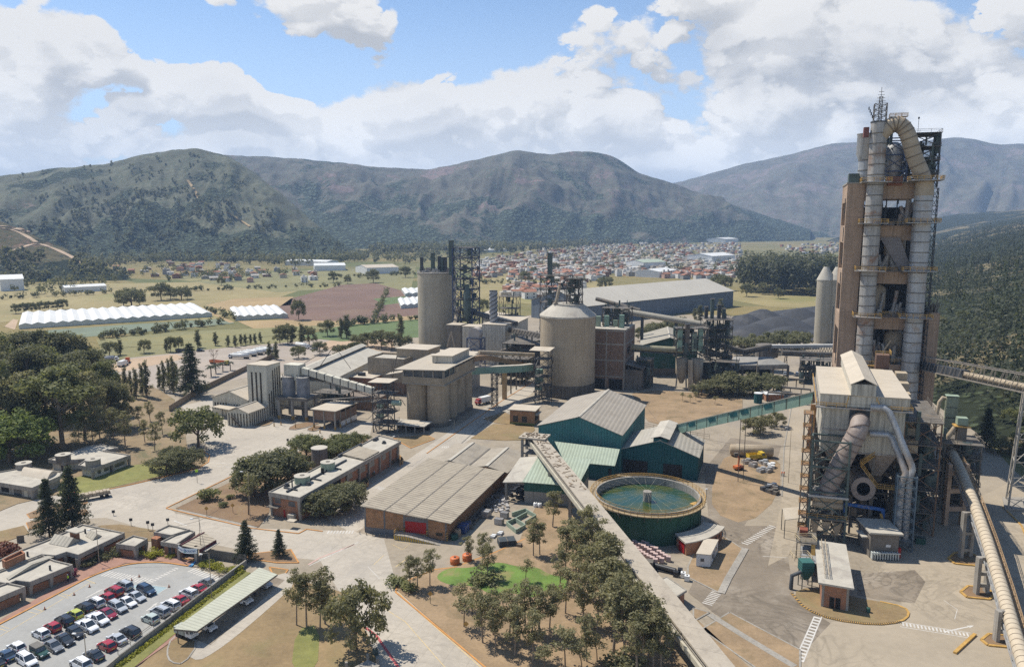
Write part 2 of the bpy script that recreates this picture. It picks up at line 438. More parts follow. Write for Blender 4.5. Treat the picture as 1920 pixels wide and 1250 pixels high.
DUST = mat('pale_dust_road',(.335,.28,.205),var=.16,scale=.05,fine=6,stain=((.33,.28,.22),.5,.05),bump=.05,swirl=.32)
BRICKPAVE = mat('brick_paving',(.30,.17,.125),var=.2,scale=.6)
DRYG = mat('dry_grass',(.232,.163,.083),var=.32,scale=.10,fine=5,stain=((.19,.16,.07),.55,.09),bump=.3)
DRYG2 = mat('brown_grass',(.195,.125,.07),var=.3,scale=.10,fine=5,stain=((.24,.18,.09),.5,.1),bump=.3)
SOIL = mat('forest_floor',(.225,.165,.095),var=.35,scale=.12,fine=5,stain=((.10,.10,.045),.75,.08),bump=.3)
SOIL_P = mat('pale_forest_floor',(.275,.193,.113),var=.3,scale=.12,fine=5,stain=((.15,.115,.06),.7,.13),bump=.3)
LAWN = mat('green_lawn',(.115,.185,.036),var=.35,scale=.15,fine=5,stain=((.235,.19,.085),.85,.13),bump=.3)
OLIVE = mat('olive_grass',(.19,.185,.055),var=.3,scale=.2,fine=5,stain=((.10,.115,.03),.5,.2),bump=.3)
GRAVEL = mat('gravel_yard',(.325,.275,.225),var=.2,scale=.03,fine=8,stain=((.38,.29,.2),.6,.02))
SAND = mat('bare_sand',(.40,.29,.19),var=.2,scale=.03,fine=8)
COALM = mat('coal',(.045,.047,.052),var=.3,scale=.05,fine=6,stain=((.11,.105,.10),.5,.03))
F_PLOW = mat('ploughed_soil',(.165,.10,.072),var=.2,scale=.02,stripe=('a',5.0,.35),stain=((.21,.145,.09),.5,.012))
F_TAN = mat('stubble_field',(.33,.235,.115),var=.2,scale=.02,stripe=('a',6.0,.2))
F_GRN = mat('crop_green',(.105,.145,.052),var=.25,scale=.03,stripe=('a',4.0,.3))
F_CAB = mat('cabbage_green',(.155,.185,.125),var=.25,scale=.05,stripe=('b',4.0,.3))
F_PAST = mat('yellow_pasture',(.265,.215,.095),var=.25,scale=.012,fine=6,stain=((.16,.165,.05),.6,.01))
F_OLV = mat('olive_pasture',(.185,.172,.075),var=.3,scale=.012,fine=6,stain=((.24,.2,.075),.6,.012))
PLASTIC = mat('greenhouse_film',(.64,.635,.60),var=.10,scale=.05,rough=.5,stripe=('b',3.0,.08))
PLASTIC_S = mat('greenhouse_side_film',(.50,.52,.47),var=.1,scale=.1,rough=.5)
BARK = plain('bark',(.14,.105,.075),rough=.9,spec=.1)
BARK_P = plain('pale_bark',(.25,.20,.15),rough=.9,spec=.1)
L_EUC = leafmat('eucalyptus_leaves',(.095,.098,.05),(.315,.285,.155))
L_DARK = leafmat('dark_leaves',(.075,.082,.048),(.225,.215,.115))
L_MID = leafmat('mid_green_leaves',(.078,.092,.042),(.235,.235,.10))
L_BRI = leafmat('bright_leaves',(.075,.105,.03),(.22,.26,.075))
L_PINE = leafmat('conifer_needles',(.026,.038,.026),(.10,.112,.066))
L_PURP = leafmat('magenta_blossom',(.16,.02,.06),(.30,.07,.12))
L_RUST = leafmat('rust_leaves',(.10,.035,.025),(.20,.08,.05))
L_YEL = leafmat('yellow_green_leaves',(.13,.15,.02),(.36,.34,.05))
L_FAR = leafmat('far_wood_leaves',(.06,.07,.042),(.20,.19,.105),scale=.02)
L_SLOPE = leafmat('slope_leaves',(.032,.042,.030),(.135,.138,.09),scale=.02)
L_FARE = leafmat('far_eucalyptus',(.048,.058,.04),(.14,.142,.088),scale=.03)
# ---------------------------------------------------------------- land
rng = np.random.default_rng(7)
_NG = rng.random((256,256))
def vnoise(x,y):
 xi = np.floor(x).astype(int); yi = np.floor(y).astype(int)
 fx = x-xi; fy = y-yi; fx = fx*fx*(3-2*fx); fy = fy*fy*(3-2*fy)
 g = lambda a,b: _NG[a % 256,b % 256]
 return (g(xi,yi)*(1-fx)+g(xi+1,yi)*fx)*(1-fy)+(g(xi,yi+1)*(1-fx)+g(xi+1,yi+1)*fx)*fy
def fbm(x,y,o=5,g=.5):
 s = 0; a = 1; t = 0
 for i in range(o):
  s = s+a*vnoise(x*2**i+i*17.3,y*2**i+i*9.1); t += a; a *= g
 return s/t
def ridged(x,y,o=5):
 s = 0; a = 1; t = 0
 for i in range(o):
  s = s+a*(1-np.abs(2*vnoise(x*2**i+i*7.7,y*2**i+i*3.3)-1)); t += a; a *= .5
 return s/t
def grid_mesh(name,Vt,nr,nc,mat_,kind='structure'):
 me = bpy.data.meshes.new(name)
 i = np.arange(nr-1)[:,None]*nc+np.arange(nc-1)[None,:]
 f = np.stack([i,i+1,i+1+nc,i+nc],-1).reshape(-1,4)
 me.from_pydata(Vt.reshape(-1,3).tolist(),[],f.tolist())
 me.polygons.foreach_set('use_smooth',[True]*len(f)); me.update(); me.materials.append(mat_)
 o = bpy.data.objects.new(name,me); COL.objects.link(o)
 if kind: o['kind'] = kind
 return o
def hillmat(name,forest,grass,bare,f_for,f_bare,tscale=1/16.,seed=0.,lowwood=(0,1)):
 m = bpy.data.materials.new(name); m.use_nodes = True
 k = NT(m.node_tree); bs = k.n['Principled BSDF']; bs.inputs['Roughness'].default_value = .95
 bs.inputs['Specular IOR Level'].default_value = .1
 g = k.node('ShaderNodeNewGeometry'); pos = k.vmath('ADD',g.outputs['Position'],(seed,seed*.7,0))
 big = k.noise(pos,1/420.,7,.62,dist=.4); mid = k.noise(pos,1/110.,6,.65); fine = k.noise(pos,1/14.,4,.65)
 z = k.vmath('DOT_PRODUCT',g.outputs['Position'],(0,0,1))
 c = k.mix(k.ramp(mid,.38,.62),grass,tuple(x*.62 for x in grass))
 bt = k.math('ADD',k.math('MULTIPLY',big,.6),k.math('MULTIPLY',mid,.4))
 c = k.mix(k.ramp(bt,f_bare,f_bare+.05),c,bare)
 c = k.mix(k.math('MULTIPLY',k.ramp(fine,.42,.62),.45),c,tuple(x*.45 for x in grass))
 big2 = k.noise(pos,1/520.,8,.66,dist=.8)
 b3 = k.math('ADD',k.math('MULTIPLY',big2,.75),k.math('MULTIPLY',mid,.25))
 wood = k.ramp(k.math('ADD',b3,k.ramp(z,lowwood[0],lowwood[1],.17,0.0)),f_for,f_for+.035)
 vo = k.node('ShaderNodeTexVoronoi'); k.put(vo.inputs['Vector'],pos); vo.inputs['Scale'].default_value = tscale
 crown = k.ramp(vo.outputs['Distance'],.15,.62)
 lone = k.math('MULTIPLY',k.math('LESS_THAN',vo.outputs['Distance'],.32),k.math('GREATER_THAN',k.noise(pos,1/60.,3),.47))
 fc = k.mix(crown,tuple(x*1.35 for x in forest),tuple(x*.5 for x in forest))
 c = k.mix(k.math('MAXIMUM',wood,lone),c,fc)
 k.l.new(c,bs.inputs['Base Color'])
 bn = k.node('ShaderNodeBump'); bn.inputs['Strength'].default_value = 1.0; bn.inputs['Distance'].default_value = 5.0
 hh = k.math('ADD',k.math('MULTIPLY',fine,.6),k.math('MULTIPLY',k.math('SUBTRACT',1.0,crown),k.math('MULTIPLY',wood,1.0)))
 k.put(bn.inputs['Height'],hh); k.l.new(bn.outputs[0],bs.inputs['Normal'])
 return m
def ridge(name,crest,base,mt,amp,freq,npx=420,nt=170,seed=0,back=1.5,pw=1.25):
 cx = [c[0] for c in crest]
 P = np.linspace(cx[0],cx[-1],npx)
 cy = np.interp(P,cx,[c[1] for c in crest]); cd = np.interp(P,cx,[c[2] for c in crest])
 ker = np.ones(5)/5.; cy = np.convolve(np.pad(cy,2,'edge'),ker,'valid'); cd = np.convolve(np.pad(cd,14,'edge'),np.ones(29)/29.,'valid')
 bd = np.interp(P,[b[0] for b in base],[b[1] for b in base])
 u = (P-960)/FPX; v = -(cy-625)/FPX
 fy = math.cos(TH)+v*math.sin(TH); dz = -math.sin(TH)+v*math.cos(TH)
 cz = CH+dz/fy*cd
 T = np.linspace(0,2.0,nt)
 out = np.zeros((nt,npx,3))
 for i,t in enumerate(T):
  if t <= 1: d = bd+(cd-bd)*t; prof = t**pw
  else: d = cd+(cd-bd)*(t-1)*back; prof = 1-(t-1)**1.3
  x = u/fy*d; y = d
  w = (fbm(P/120.+seed*2,np.full_like(P,t*2.2)+seed,3)-.5)*170
  sp = (ridged((P+w)/78.+seed,np.full_like(P,t*.9+seed),3)-.60)*.34+(ridged((P+w*.8)/36.+seed*5,np.full_like(P,t*2.0+seed),3)-.6)*.09
  n = ridged(x/freq+seed,y/freq/1.6+seed*2,6)-.55
  n2 = fbm(x/freq*3+5,y/freq*3,5)-.5
  env = math.sin(math.pi*min(t,1.0))**.8 if t <= 1 else min(1,(t-1)*2)
  n3 = ridged(x/freq*4.1+seed*3,y/freq*2.6+seed,4)-.55
  z = cz*prof+(n*amp+n2*amp*.35+n3*amp*.30)*env*np.clip(cz/150.,.15,1.4)
  z += (fbm(x/45.,y/45.+seed,3)-.5)*9*min(1.0,t*3)+sp*cz*(math.sin(math.pi*min(t,1.0))**.7 if t < 1 else 0)*.62
  out[i,:,0] = x; out[i,:,1] = y; out[i,:,2] = z-(1-min(1,t*12))*12
 return grid_mesh(name,out,nt,npx,mt)
def far_ground():
 m = bpy.data.materials.new('valley_floor'); m.use_nodes = True
 k = NT(m.node_tree); bs = k.n['Principled BSDF']; bs.inputs['Roughness'].default_value = .95; bs.inputs['Specular IOR Level'].default_value = .1
 pos,a,b,z = gridcoords(k)
 vo = k.node('ShaderNodeTexVoronoi',distance='MANHATTAN'); k.put(vo.inputs['Vector'],k.comb(k.math('MULTIPLY',a,.55),b,0.0)); vo.inputs['Scale'].default_value = 1/130.
 sp = k.node('ShaderNodeSeparateColor'); k.l.new(vo.outputs['Color'],sp.inputs[0])
 r = sp.outputs[0]
 c = k.mix(k.ramp(r,.2,.3,smooth=False),(.215,.18,.085),(.165,.152,.072))
 c = k.mix(k.ramp(r,.55,.6),c,(.235,.185,.085)); c = k.mix(k.ramp(r,.86,.88),c,(.125,.135,.062))
 n = k.noise(pos,1/35.,6,.65); n2 = k.noise(pos,1/6.,4,.6)
 c = k.mix(k.math('MULTIPLY',k.ramp(n,.42,.7),.55),c,(.115,.12,.045))
 c = k.mix(k.math('MULTIPLY',k.ramp(n2,.5,.7),.6),c,(.07,.08,.03))
 k.l.new(c,bs.inputs['Base Color'])
 mb = MB(); mb.poly([V(-14000,-300,-.06),V(14000,-300,-.06),V(14000,16000,-.06),V(-14000,16000,-.06)])
 struct('ground',mb,m)
far_ground()
FOR = (.062,.078,.048); GRS = (.18,.155,.09); BAR = (.165,.108,.085)
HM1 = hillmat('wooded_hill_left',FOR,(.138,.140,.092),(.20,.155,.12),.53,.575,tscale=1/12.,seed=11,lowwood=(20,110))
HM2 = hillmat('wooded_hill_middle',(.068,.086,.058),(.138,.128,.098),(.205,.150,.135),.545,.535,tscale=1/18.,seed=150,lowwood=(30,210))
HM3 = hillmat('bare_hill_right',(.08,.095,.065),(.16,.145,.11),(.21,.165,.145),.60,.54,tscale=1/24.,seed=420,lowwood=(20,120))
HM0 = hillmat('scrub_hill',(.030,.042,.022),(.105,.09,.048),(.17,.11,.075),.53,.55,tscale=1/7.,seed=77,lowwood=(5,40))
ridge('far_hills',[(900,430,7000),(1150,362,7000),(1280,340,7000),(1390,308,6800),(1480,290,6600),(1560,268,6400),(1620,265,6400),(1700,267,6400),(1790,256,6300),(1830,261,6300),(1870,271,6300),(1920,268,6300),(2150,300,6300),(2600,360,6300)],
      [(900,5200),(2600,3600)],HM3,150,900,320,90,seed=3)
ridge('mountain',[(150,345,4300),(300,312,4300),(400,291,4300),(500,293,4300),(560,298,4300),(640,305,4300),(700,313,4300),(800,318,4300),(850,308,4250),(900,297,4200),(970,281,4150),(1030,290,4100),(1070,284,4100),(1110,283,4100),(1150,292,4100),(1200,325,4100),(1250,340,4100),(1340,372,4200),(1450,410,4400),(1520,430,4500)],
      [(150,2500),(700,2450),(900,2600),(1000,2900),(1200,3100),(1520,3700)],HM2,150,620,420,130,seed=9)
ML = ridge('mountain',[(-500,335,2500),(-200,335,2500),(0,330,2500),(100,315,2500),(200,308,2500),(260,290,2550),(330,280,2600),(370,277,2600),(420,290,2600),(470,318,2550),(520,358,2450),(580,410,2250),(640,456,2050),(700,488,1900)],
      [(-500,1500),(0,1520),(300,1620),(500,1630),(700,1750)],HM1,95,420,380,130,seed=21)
QH = ridge('quarry_hill',[(-420,392,1500),(-100,398,1450),(0,416,1400),(60,440,1350),(130,470,1280),(200,503,1180),(250,525,1120)],
      [(-420,950),(0,1010),(250,1080)],HM0,18,160,160,70,seed=31)
FOOT = [(150,120),(170,235),(190,330),(250,500),(400,800),(640,1200),(1000,1900),(1500,3000)]
def foot_x(y): return np.interp(y,[f[1] for f in FOOT],[f[0] for f in FOOT])
def slope_z(x,y):
 x = np.asarray(x,float); y = np.asarray(y,float)
 d = (x-foot_x(y))
 dd = np.clip(d,0,None)*.9
 top = 60+np.clip((y-200)*.072,0,130)
 z = top*(1-np.exp(-dd/(top*2.8)))
 z = z+(fbm(x/70.,y/70.,4)-.5)*np.clip(dd*.16,0,16)
 return np.where(d < 0,d*.05-.3,z)
def right_slope():
 ys = np.concatenate([np.linspace(90,900,110),np.linspace(920,3600,60)]); xs_ = np.linspace(0,1,70)**1.6
 out = np.zeros((len(ys),70,3))
 for i,y in enumerate(ys):
  x = foot_x(y)-10+xs_*1500
  out[i,:,0] = x; out[i,:,1] = y; out[i,:,2] = slope_z(x,np.full(70,y))
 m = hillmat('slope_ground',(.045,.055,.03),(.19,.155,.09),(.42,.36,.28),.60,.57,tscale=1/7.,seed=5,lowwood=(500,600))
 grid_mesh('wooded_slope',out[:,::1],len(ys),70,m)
right_slope()
# ---------------------------------------------------------------- ground sheets
def on_mesh(o,px,py):
 from mathutils.bvhtree import BVHTree
 if o.name not in BV: BV[o.name] = BVHTree.FromPolygons([v.co for v in o.data.vertices],[tuple(p.vertices) for p in o.data.polygons])
 return BV[o.name].ray_cast(V(0,0,CH),ray(px,py).normalized())[0]
BV = {}
def hill_path(o,px,w,m,name='hill_track'):
 px = smooth_px(px,2,False); pts = []
 for (a,b) in zip(px,px[1:]): pts += [on_mesh(o,a[0]+(b[0]-a[0])*f,a[1]+(b[1]-a[1])*f) for f in (0,.34,.67)]
 pts = [p for p in pts if p]; mb = MB()
 for p,q in zip(pts,pts[1:]):
  if (p-q).length > 120: continue
  t = (q-p); s = V(-t.y,t.x,0).normalized()*w/2; mb.slab([p-s+UP*1.2,q-s+UP*1.2,q+s+UP*1.2,p+s+UP*1.2],3)
 struct(name,mb,m)
def sheet(name,px,z,m,kind='structure'):
 mb = MB(); pts = [at(x,y,0) for x,y in px]
 ar = sum(pts[i].x*pts[(i+1) % len(pts)].y-pts[(i+1) % len(pts)].x*pts[i].y for i in range(len(pts)))
 if ar < 0: pts = pts[::-1]
 mb.poly([V(p.x,p.y,z) for p in pts]); return struct(name,mb,m,kind)
def smooth_px(px,it=2,closed=True):
 for _ in range(it):
  q = []
  n = len(px)
  rngi = range(n) if closed else range(n-1)
  if not closed: q.append(px[0])
  for i in rngi:
   a,b = px[i],px[(i+1) % n]
   q += [(a[0]*.75+b[0]*.25,a[1]*.75+b[1]*.25),(a[0]*.25+b[0]*.75,a[1]*.25+b[1]*.75)]
  if not closed: q.append(px[-1])
  px = q
 return px
def island(name,px,m,z=.12,it=0,kerb=None,kw=.35,closed=True,kz=.16):
 if it: px = smooth_px(px,it)
 pts = [at(x,y,0) for x,y in px]
 mb = MB(); mb.prism([(p.x,p.y) for p in pts],-.02,z); struct(name,mb,m)
 if kerb: kerbline(px if closed else px,kerb,kw,kz,closed)
def kerbline(px,m,w=.35,z=.16,closed=False,name='kerb'):
 pts = [at(x,y,0) for x,y in px]
 mb = MB(); n = len(pts)
 rr = range(n) if closed else range(n-1)
 for i in rr:
  p,q = pts[i],pts[(i+1) % n]
  mb.beam(p+UP*z*.5,q+UP*z*.5,w,z)
 struct(name,mb,m)
def line(px,w,m,z=.024,name='road_marking',closed=False):
 pts = [at(x,y,0) for x,y in px]; mb = MB(); n = len(pts)
 for i in range(n if closed else n-1):
  p,q = pts[i],pts[(i+1) % n]; t = (q-p).normalized(); s = V(-t.y,t.x)*w/2
  mb.add([p-s+UP*z,q-s+UP*z,q+s+UP*z,p+s+UP*z],[(0,1,2,3)])
 return struct(name,mb,m)
def dashes(p,q,n,along,across,m,z=.026,name='road_marking',fill=.5):
 P,Q = at(*p),at(*q); t = (Q-P); L = t.length; t = t.normalized(); s = V(-t.y,t.x)
 mb = MB()
 for i in range(n):
  c = P+t*(L*(i+.5)/n); h = L/n*fill/2
  mb.add([c-t*h-s*across/2+UP*z,c+t*h-s*across/2+UP*z,c+t*h+s*across/2+UP*z,c-t*h+s*across/2+UP*z],[(0,1,2,3)])
 return struct(name,mb,m)
def arrow(p,q,m,name='arrow_marking',w=.18,head=1.5,z=.028):
 P,Q = at(*p),at(*q); t = (Q-P).normalized(); s = V(-t.y,t.x); b = Q-t*head
 mb = MB(); mb.add([P-s*w+UP*z,b-s*w+UP*z,b+s*w+UP*z,P+s*w+UP*z,b-s*w*2.6+UP*z,Q+UP*z,b+s*w*2.6+UP*z],[(0,1,2,3),(4,5,6)])
 struct(name,mb,m)
for pth in ([(2,484),(35,466),(70,456),(100,466),(130,480),(152,492),(166,503)],[(2,428),(25,432),(48,442),(68,455)]): hill_path(QH,pth,8,SAND)
hill_path(QH,[(2,424),(30,428),(50,436)],20,SAND,'quarry_cut')
hill_path(ML,[(352,338),(360,350),(368,362),(372,372)],8,F_TAN); hill_path(ML,[(425,398),(450,412),(470,425)],8,F_TAN)
sheet('pasture',[(-300,545),(160,532),(420,528),(560,545),(400,600),(40,600),(-300,640)],.02,F_PAST)
sheet('pasture',[(300,520),(620,505),(780,500),(770,545),(640,540),(520,548)],.03,F_OLV)
sheet('crop_field',[(385,572),(440,560),(550,556),(545,572),(420,582)],.06,F_TAN)
sheet('crop_field',[(500,592),(545,560),(640,534),(705,531),(800,558),(800,590),(640,602),(540,600)],.06,F_PLOW)
sheet('crop_field',[(445,602),(520,600),(700,597),(800,590),(800,603),(640,612),(480,618)],.05,F_TAN)
sheet('crop_field',[(560,632),(640,610),(800,597),(800,632),(700,636),(640,640)],.07,F_GRN)
sheet('crop_field',[(700,560),(765,555),(765,566),(720,572)],.09,F_GRN)
sheet('crop_field',[(45,622),(215,610),(420,597),(440,606),(330,616),(180,630),(60,640)],.06,F_CAB)
sheet('crop_field',[(180,636),(330,622),(560,612),(640,608),(560,625),(400,640),(190,655)],.055,F_OLV)
sheet('crop_field',[(180,655),(400,640),(560,626),(560,640),(420,652),(230,672),(185,680)],.055,F_OLV)
sheet('pasture',[(885,505),(1010,495),(1140,520),(1140,560),(1000,570),(880,560)],.02,F_PAST)
sheet('pasture',[(1360,545),(1560,556),(1560,580),(1440,575),(1360,560)],.03,F_PAST)
sheet('coal_yard',[(1376,592),(1560,570),(1600,560),(1600,640),(1400,645),(1330,640)],.04,COALM)
sheet('truck_yard',[(190,690),(235,671),(420,650),(560,640),(640,632),(720,634),(740,660),(640,690),(500,700),(380,725),(200,732)],.03,GRAVEL)
sheet('bare_ground',[(190,690),(250,672),(330,664),(350,672),(260,690),(200,702)],.05,SAND)
sheet('bare_ground',[(580,650),(640,632),(735,630),(740,655),(660,662)],.05,SAND)
sheet('farm_track',[(8,612),(25,598),(34,600),(28,618)],.06,SAND)
sheet('farm_track',[(360,572),(368,572),(440,604),(430,605)],.07,F_TAN)
sheet('yard',[(-250,1500),(-250,880),(60,745),(330,715),(470,668),(760,630),(1000,590),(1330,590),(1500,600),(1640,640),(1790,760),(1900,880),(2100,1050),(2200,1500)],.0,YARD)
sheet('road',[(-250,1090),(-250,985),(0,935),(110,920),(240,890),(330,862),(392,845),(340,760),(440,740),(560,800),(700,790),(690,830),(560,845),(455,880),(315,950),(330,962),(480,990),(660,995),(720,1010),(745,1100),(930,1262),(720,1262),(680,1180),(600,1050),(500,1040),(300,1000),(200,970),(100,975),(-60,1040)],.010,ROAD)
sheet('road',[(610,970),(700,905),(900,770),(985,712),(1015,712),(1000,735),(930,790),(800,880),(720,945),(680,990),(660,1000)],.014,ROAD)
sheet('road',[(1480,760),(1520,760),(1525,950),(1480,1040),(1440,1060),(1465,940),(1468,860)],.014,DUST)
sheet('road',[(1320,880),(1370,820),(1465,835),(1440,920),(1395,985),(1470,985),(1480,1060),(1490,1120),(1560,1170),(1520,1262),(1430,1200),(1340,1150),(1290,1110),(1300,1090),(1390,1030),(1330,985)],.012,ASPH_D)
sheet('road',[(1500,1230),(1560,1165),(1700,1160),(1690,1130),(1640,1080),(1700,1000),(1900,900),(2100,1000),(2100,1400),(1500,1300)],.016,DUST)
sheet('asphalt_patch',[(1605,1075),(1715,1068),(1735,1090),(1715,1130),(1640,1122),(1608,1115)],.020,ASPH_D)
sheet('car_park',[(-250,1255),(-100,1190),(0,1170),(118,1108),(170,1080),(230,1060),(290,1053),(345,1058),(425,1088),(432,1090),(240,1232),(200,1262),(0,1400),(-250,1500)],.012,ASPH)
sheet('brick_pavement',[(-60,1190),(0,1162),(110,1098),(160,1062),(210,1045),(262,1038),(300,1036),(372,1048),(360,1062),(300,1052),(235,1056),(172,1078),(118,1108),(0,1170),(-60,1200)],.10,BRICKPAVE)
kerbline(smooth_px([(-60,1200),(0,1170),(118,1108),(172,1079),(235,1057),(300,1053),(353,1061)],2,False),ORANGE_K,.4,.18)
island('dry_grass',smooth_px([(-60,1000),(-60,700),(190,690),(330,742),(322,772),(346,800),(352,850),(392,855),(390,872),(300,895),(200,918),(158,926),(130,922),(0,952)],1),SOIL,.14,0,None)
island('dry_grass',[(108,905),(150,893),(250,872),(290,868),(385,872),(300,893),(160,925),(112,935)],OLIVE,.17,1)
kerbline([(146,928),(160,926),(240,910),(300,896),(372,878),(391,866),(393,853),(380,846)],ORANGE_K)
island('dry_grass',[(330,953),(455,893),(505,868),(600,832),(690,815),(690,835),(505,930),(505,960),(485,988)],DRYG2,.14,0)
kerbline([(312,952),(455,883),(560,838),(610,822)],ORANGE_K); kerbline([(312,953),(470,990),(560,1000),(575,992),(605,996)],ORANGE_K)
kerbline([(336,955),(480,990)],CONC,1.4,.10,name='path')
island('dry_grass',[(-40,1110),(15,1060),(80,1018),(190,985),(225,983),(292,994),(300,1012),(230,1020),(100,1060),(0,1100)],DRYG,.12)
island('dry_grass',[(-60,1010),(45,985),(55,1000),(-60,1040)],DRYG,.12)
island('dry_grass',smooth_px([(48,960),(160,935),(165,945),(60,975)],1),DRYG2,.18,0,ORANGE_K)
island('dry_grass',[(50,980),(160,955),(165,962),(55,992)],DRYG2,.18,0,ORANGE_K)
island('dry_grass',[(455,1040),(545,1030),(560,1055),(520,1055),(470,1048)],DRYG2,.14,0,ORANGE_K)
island('dry_grass',[(505,1063),(540,1068),(530,1082),(512,1078)],DRYG,.13,0,ORANGE_K)
island('dry_grass',[(742,1104),(770,1085),(815,1066),(850,1063),(930,1033),(975,1012),(985,985),(1005,950),(1060,948),(1130,1010),(1230,1100),(1300,1155),(1420,1265),(925,1265)],SOIL_P,.14)
kerbline([(985,1010),(930,1035),(850,1064),(815,1068),(770,1086),(744,1100),(742,1110),(760,1125),(930,1268)],ORANGE_K)
island('lawn',smooth_px([(812,1084),(840,1064),(880,1066),(930,1052),(975,1064),(1005,1062),(1030,1078),(1062,1082),(1068,1108),(1030,1104),(1000,1124),(960,1110),(925,1118),(890,1098),(850,1100)],2),LAWN,.16)
island('dry_grass',[(240,1268),(300,1215),(420,1150),(540,1085),(600,1098),(640,1110),(690,1190),(716,1268)],DRYG,.14)
island('lawn',smooth_px([(555,1180),(600,1170),(595,1262),(545,1262)],1),OLIVE,.17)
sheet('driveway',smooth_px([(352,1230),(345,1190),(440,1120),(526,1070),(562,1088),(500,1145),(440,1196),(400,1225),(372,1240)],1),.165,ROAD)
sheet('car_bay',[(356,1196),(395,1210),(534,1088),(500,1078)],.172,ASPH_D)
island('dry_grass',smooth_px([(312,1225),(322,1195),(350,1190),(372,1208),(345,1246),(320,1243)],1),DRYG,.22,0,CONC,.3,True,.26)
island('hedge_bank',[(220,1250),(455,1072),(470,1075),(350,1172),(240,1262)],OLIVE,.3)
kerbline([(222,1268),(345,1183)],BRICKPAVE,1.3,.25,name='path')
island('dry_grass',[(1185,738),(1230,732),(1330,738),(1392,748),(1392,775),(1260,802),(1215,790)],SOIL_P,.14)
island('dry_grass',[(882,822),(925,795),(1000,797),(1003,806),(985,825),(945,826)],DRYG,.14)
island('dry_grass',[(905,785),(945,772),(1000,800),(930,793)],DRYG,.14)
island('dry_grass',[(738,822),(800,815),(815,823),(770,840)],DRYG,.14,0,ORANGE_K)
kerbline([(800,850),(940,752),(1000,715)],ORANGE_K); kerbline([(690,965),(820,870),(900,800),(965,752)],CONC)
island('dirt_yard',smooth_px([(1335,900),(1365,845),(1463,850),(1463,930),(1400,985),(1335,960)],1),SOIL_P,.03)
island('dry_grass',[(1290,1062),(1325,985),(1394,1030),(1350,1112),(1290,1082)],SOIL_P,.14,0,CONC)
island('dry_grass',[(1315,1180),(1368,1148),(1500,1218),(1500,1300),(1440,1268)],SOIL_P,.14,0,CONC)
island('dry_grass',[(1300,1140),(1330,1148),(1300,1165)],SOIL_P,.14,0,CONC)
kerbline([(1330,1152),(1400,1196),(1490,1250)],CONC,1.5,.17,name='path'); kerbline([(1398,1028),(1365,1085),(1352,1112)],CONC,1.6,.17,name='path')
island('dry_grass',smooth_px([(1484,1112),(1520,1100),(1610,1122),(1650,1128),(1695,1138),(1704,1152),(1690,1164),(1640,1170),(1560,1160),(1510,1140)],1),DRYG,.16)
kerbline(smooth_px([(1484,1112),(1510,1142),(1560,1162),(1640,1172),(1690,1166),(1706,1152),(1696,1138),(1650,1128)],1,False),YEL,.45,.22)
kb = smooth_px([(1484,1112),(1510,1142),(1560,1162),(1640,1172),(1690,1166)],1,False)
for i in range(len(kb)-1):
 n = max(2,int((kb[i+1][0]-kb[i][0])/4))
 dashes(kb[i],kb[i+1],n,1,.55,BLACKP,.232,'kerb_stripes')
for cpx in [(1829,1108),(1806,1045),(1868,1198)]:
 sx = 30
 isl = [(cpx[0]-28,cpx[1]+2),(cpx[0]-14,cpx[1]-9),(cpx[0]+18,cpx[1]-6),(cpx[0]+36,cpx[1]+6),(cpx[0]+26,cpx[1]+16),(cpx[0]-16,cpx[1]+12)]
 island('dry_grass',isl,DRYG2,.2,0,YEL,.5,True,.3)
kerbline([(1790,1225),(1828,1190)],YEL,.6,.4); kerbline([(1880,950),(1915,985),(1925,1010)],YEL,.4,.25)
kerbline([(1466,930),(1470,840),(1484,762)],CONC); kerbline([(1522,930),(1522,770)],CONC)
dashes((196,1074),(280,1090),15,1,2.6,PAINT_W); dashes((276,1094),(333,1064),11,1,1.2,PAINT_W)
dashes((358,1067),(415,1088),11,1,2.4,PAINT_W); dashes((613,997),(664,997),9,1,2.0,PAINT_W)
dashes((705,912),(722,918),6,1,2.2,PAINT_W); dashes((828,838),(846,838),5,1,2.0,PAINT_W)
dashes((1497,1240),(1534,1155),15,1,1.6,PAINT_W,fill=.5); dashes((1690,1169),(1818,1190),18,1,1.4,PAINT_W,fill=.5)
dashes((1395,1020),(1450,985),14,1,1.8,PAINT_W,fill=.4); dashes((1325,1133),(1345,1108),9,1,2.2,PAINT_W,fill=.4)
line([(1489,1240),(1527,1155)],.25,PAINT_W); line([(1506,1240),(1541,1155)],.25,PAINT_W)
line([(1688,1165),(1820,1186)],.2,PAINT_W); line([(1688,1174),(1816,1195)],.2,PAINT_W)
arrow((1770,1184),(1826,1172),PAINT_W); arrow((160,1121),(194,1103),PAINT_W); arrow((274,1145),(297,1128),PAINT_W)
line([(0,1192),(80,1145),(168,1092),(180,1093),(158,1085)],.14,PAINT_Y)
for a_,b_ in [((108,1114),(128,1121)),((115,1112),(135,1117)),((48,1145),(70,1150)),((58,1139),(80,1145)),((0,1178),(15,1183)),((0,1172),(18,1178))]: line([a_,b_],.14,PAINT_Y)
line([(285,1120),(316,1100),(262,1093)],.14,PAINT_W)
sheet('blue_bay',[(247,1098),(262,1094),(314,1101),(290,1118),(262,1108)],.018,mat('faded_blue_bay',(.28,.36,.38),var=.12,scale=.4))
sheet('blue_ramp',[(353,1062),(366,1052),(370,1050),(368,1053),(360,1063)],.2,PAINT_B)
line([(745,1105),(760,1125),(922,1268)],.18,PAINT_Y); line([(705,1130),(760,1165),(850,1268)],.14,PAINT_Y)
line([(680,1172),(705,1190),(755,1262)],.55,PAINT_R); line([(672,1016),(632,1035),(580,1060)],.25,PAINT_W); line([(665,1020),(600,1045),(578,1058)],.5,mat('faint_red_paint',(.48,.33,.28),var=.2,scale=.6))
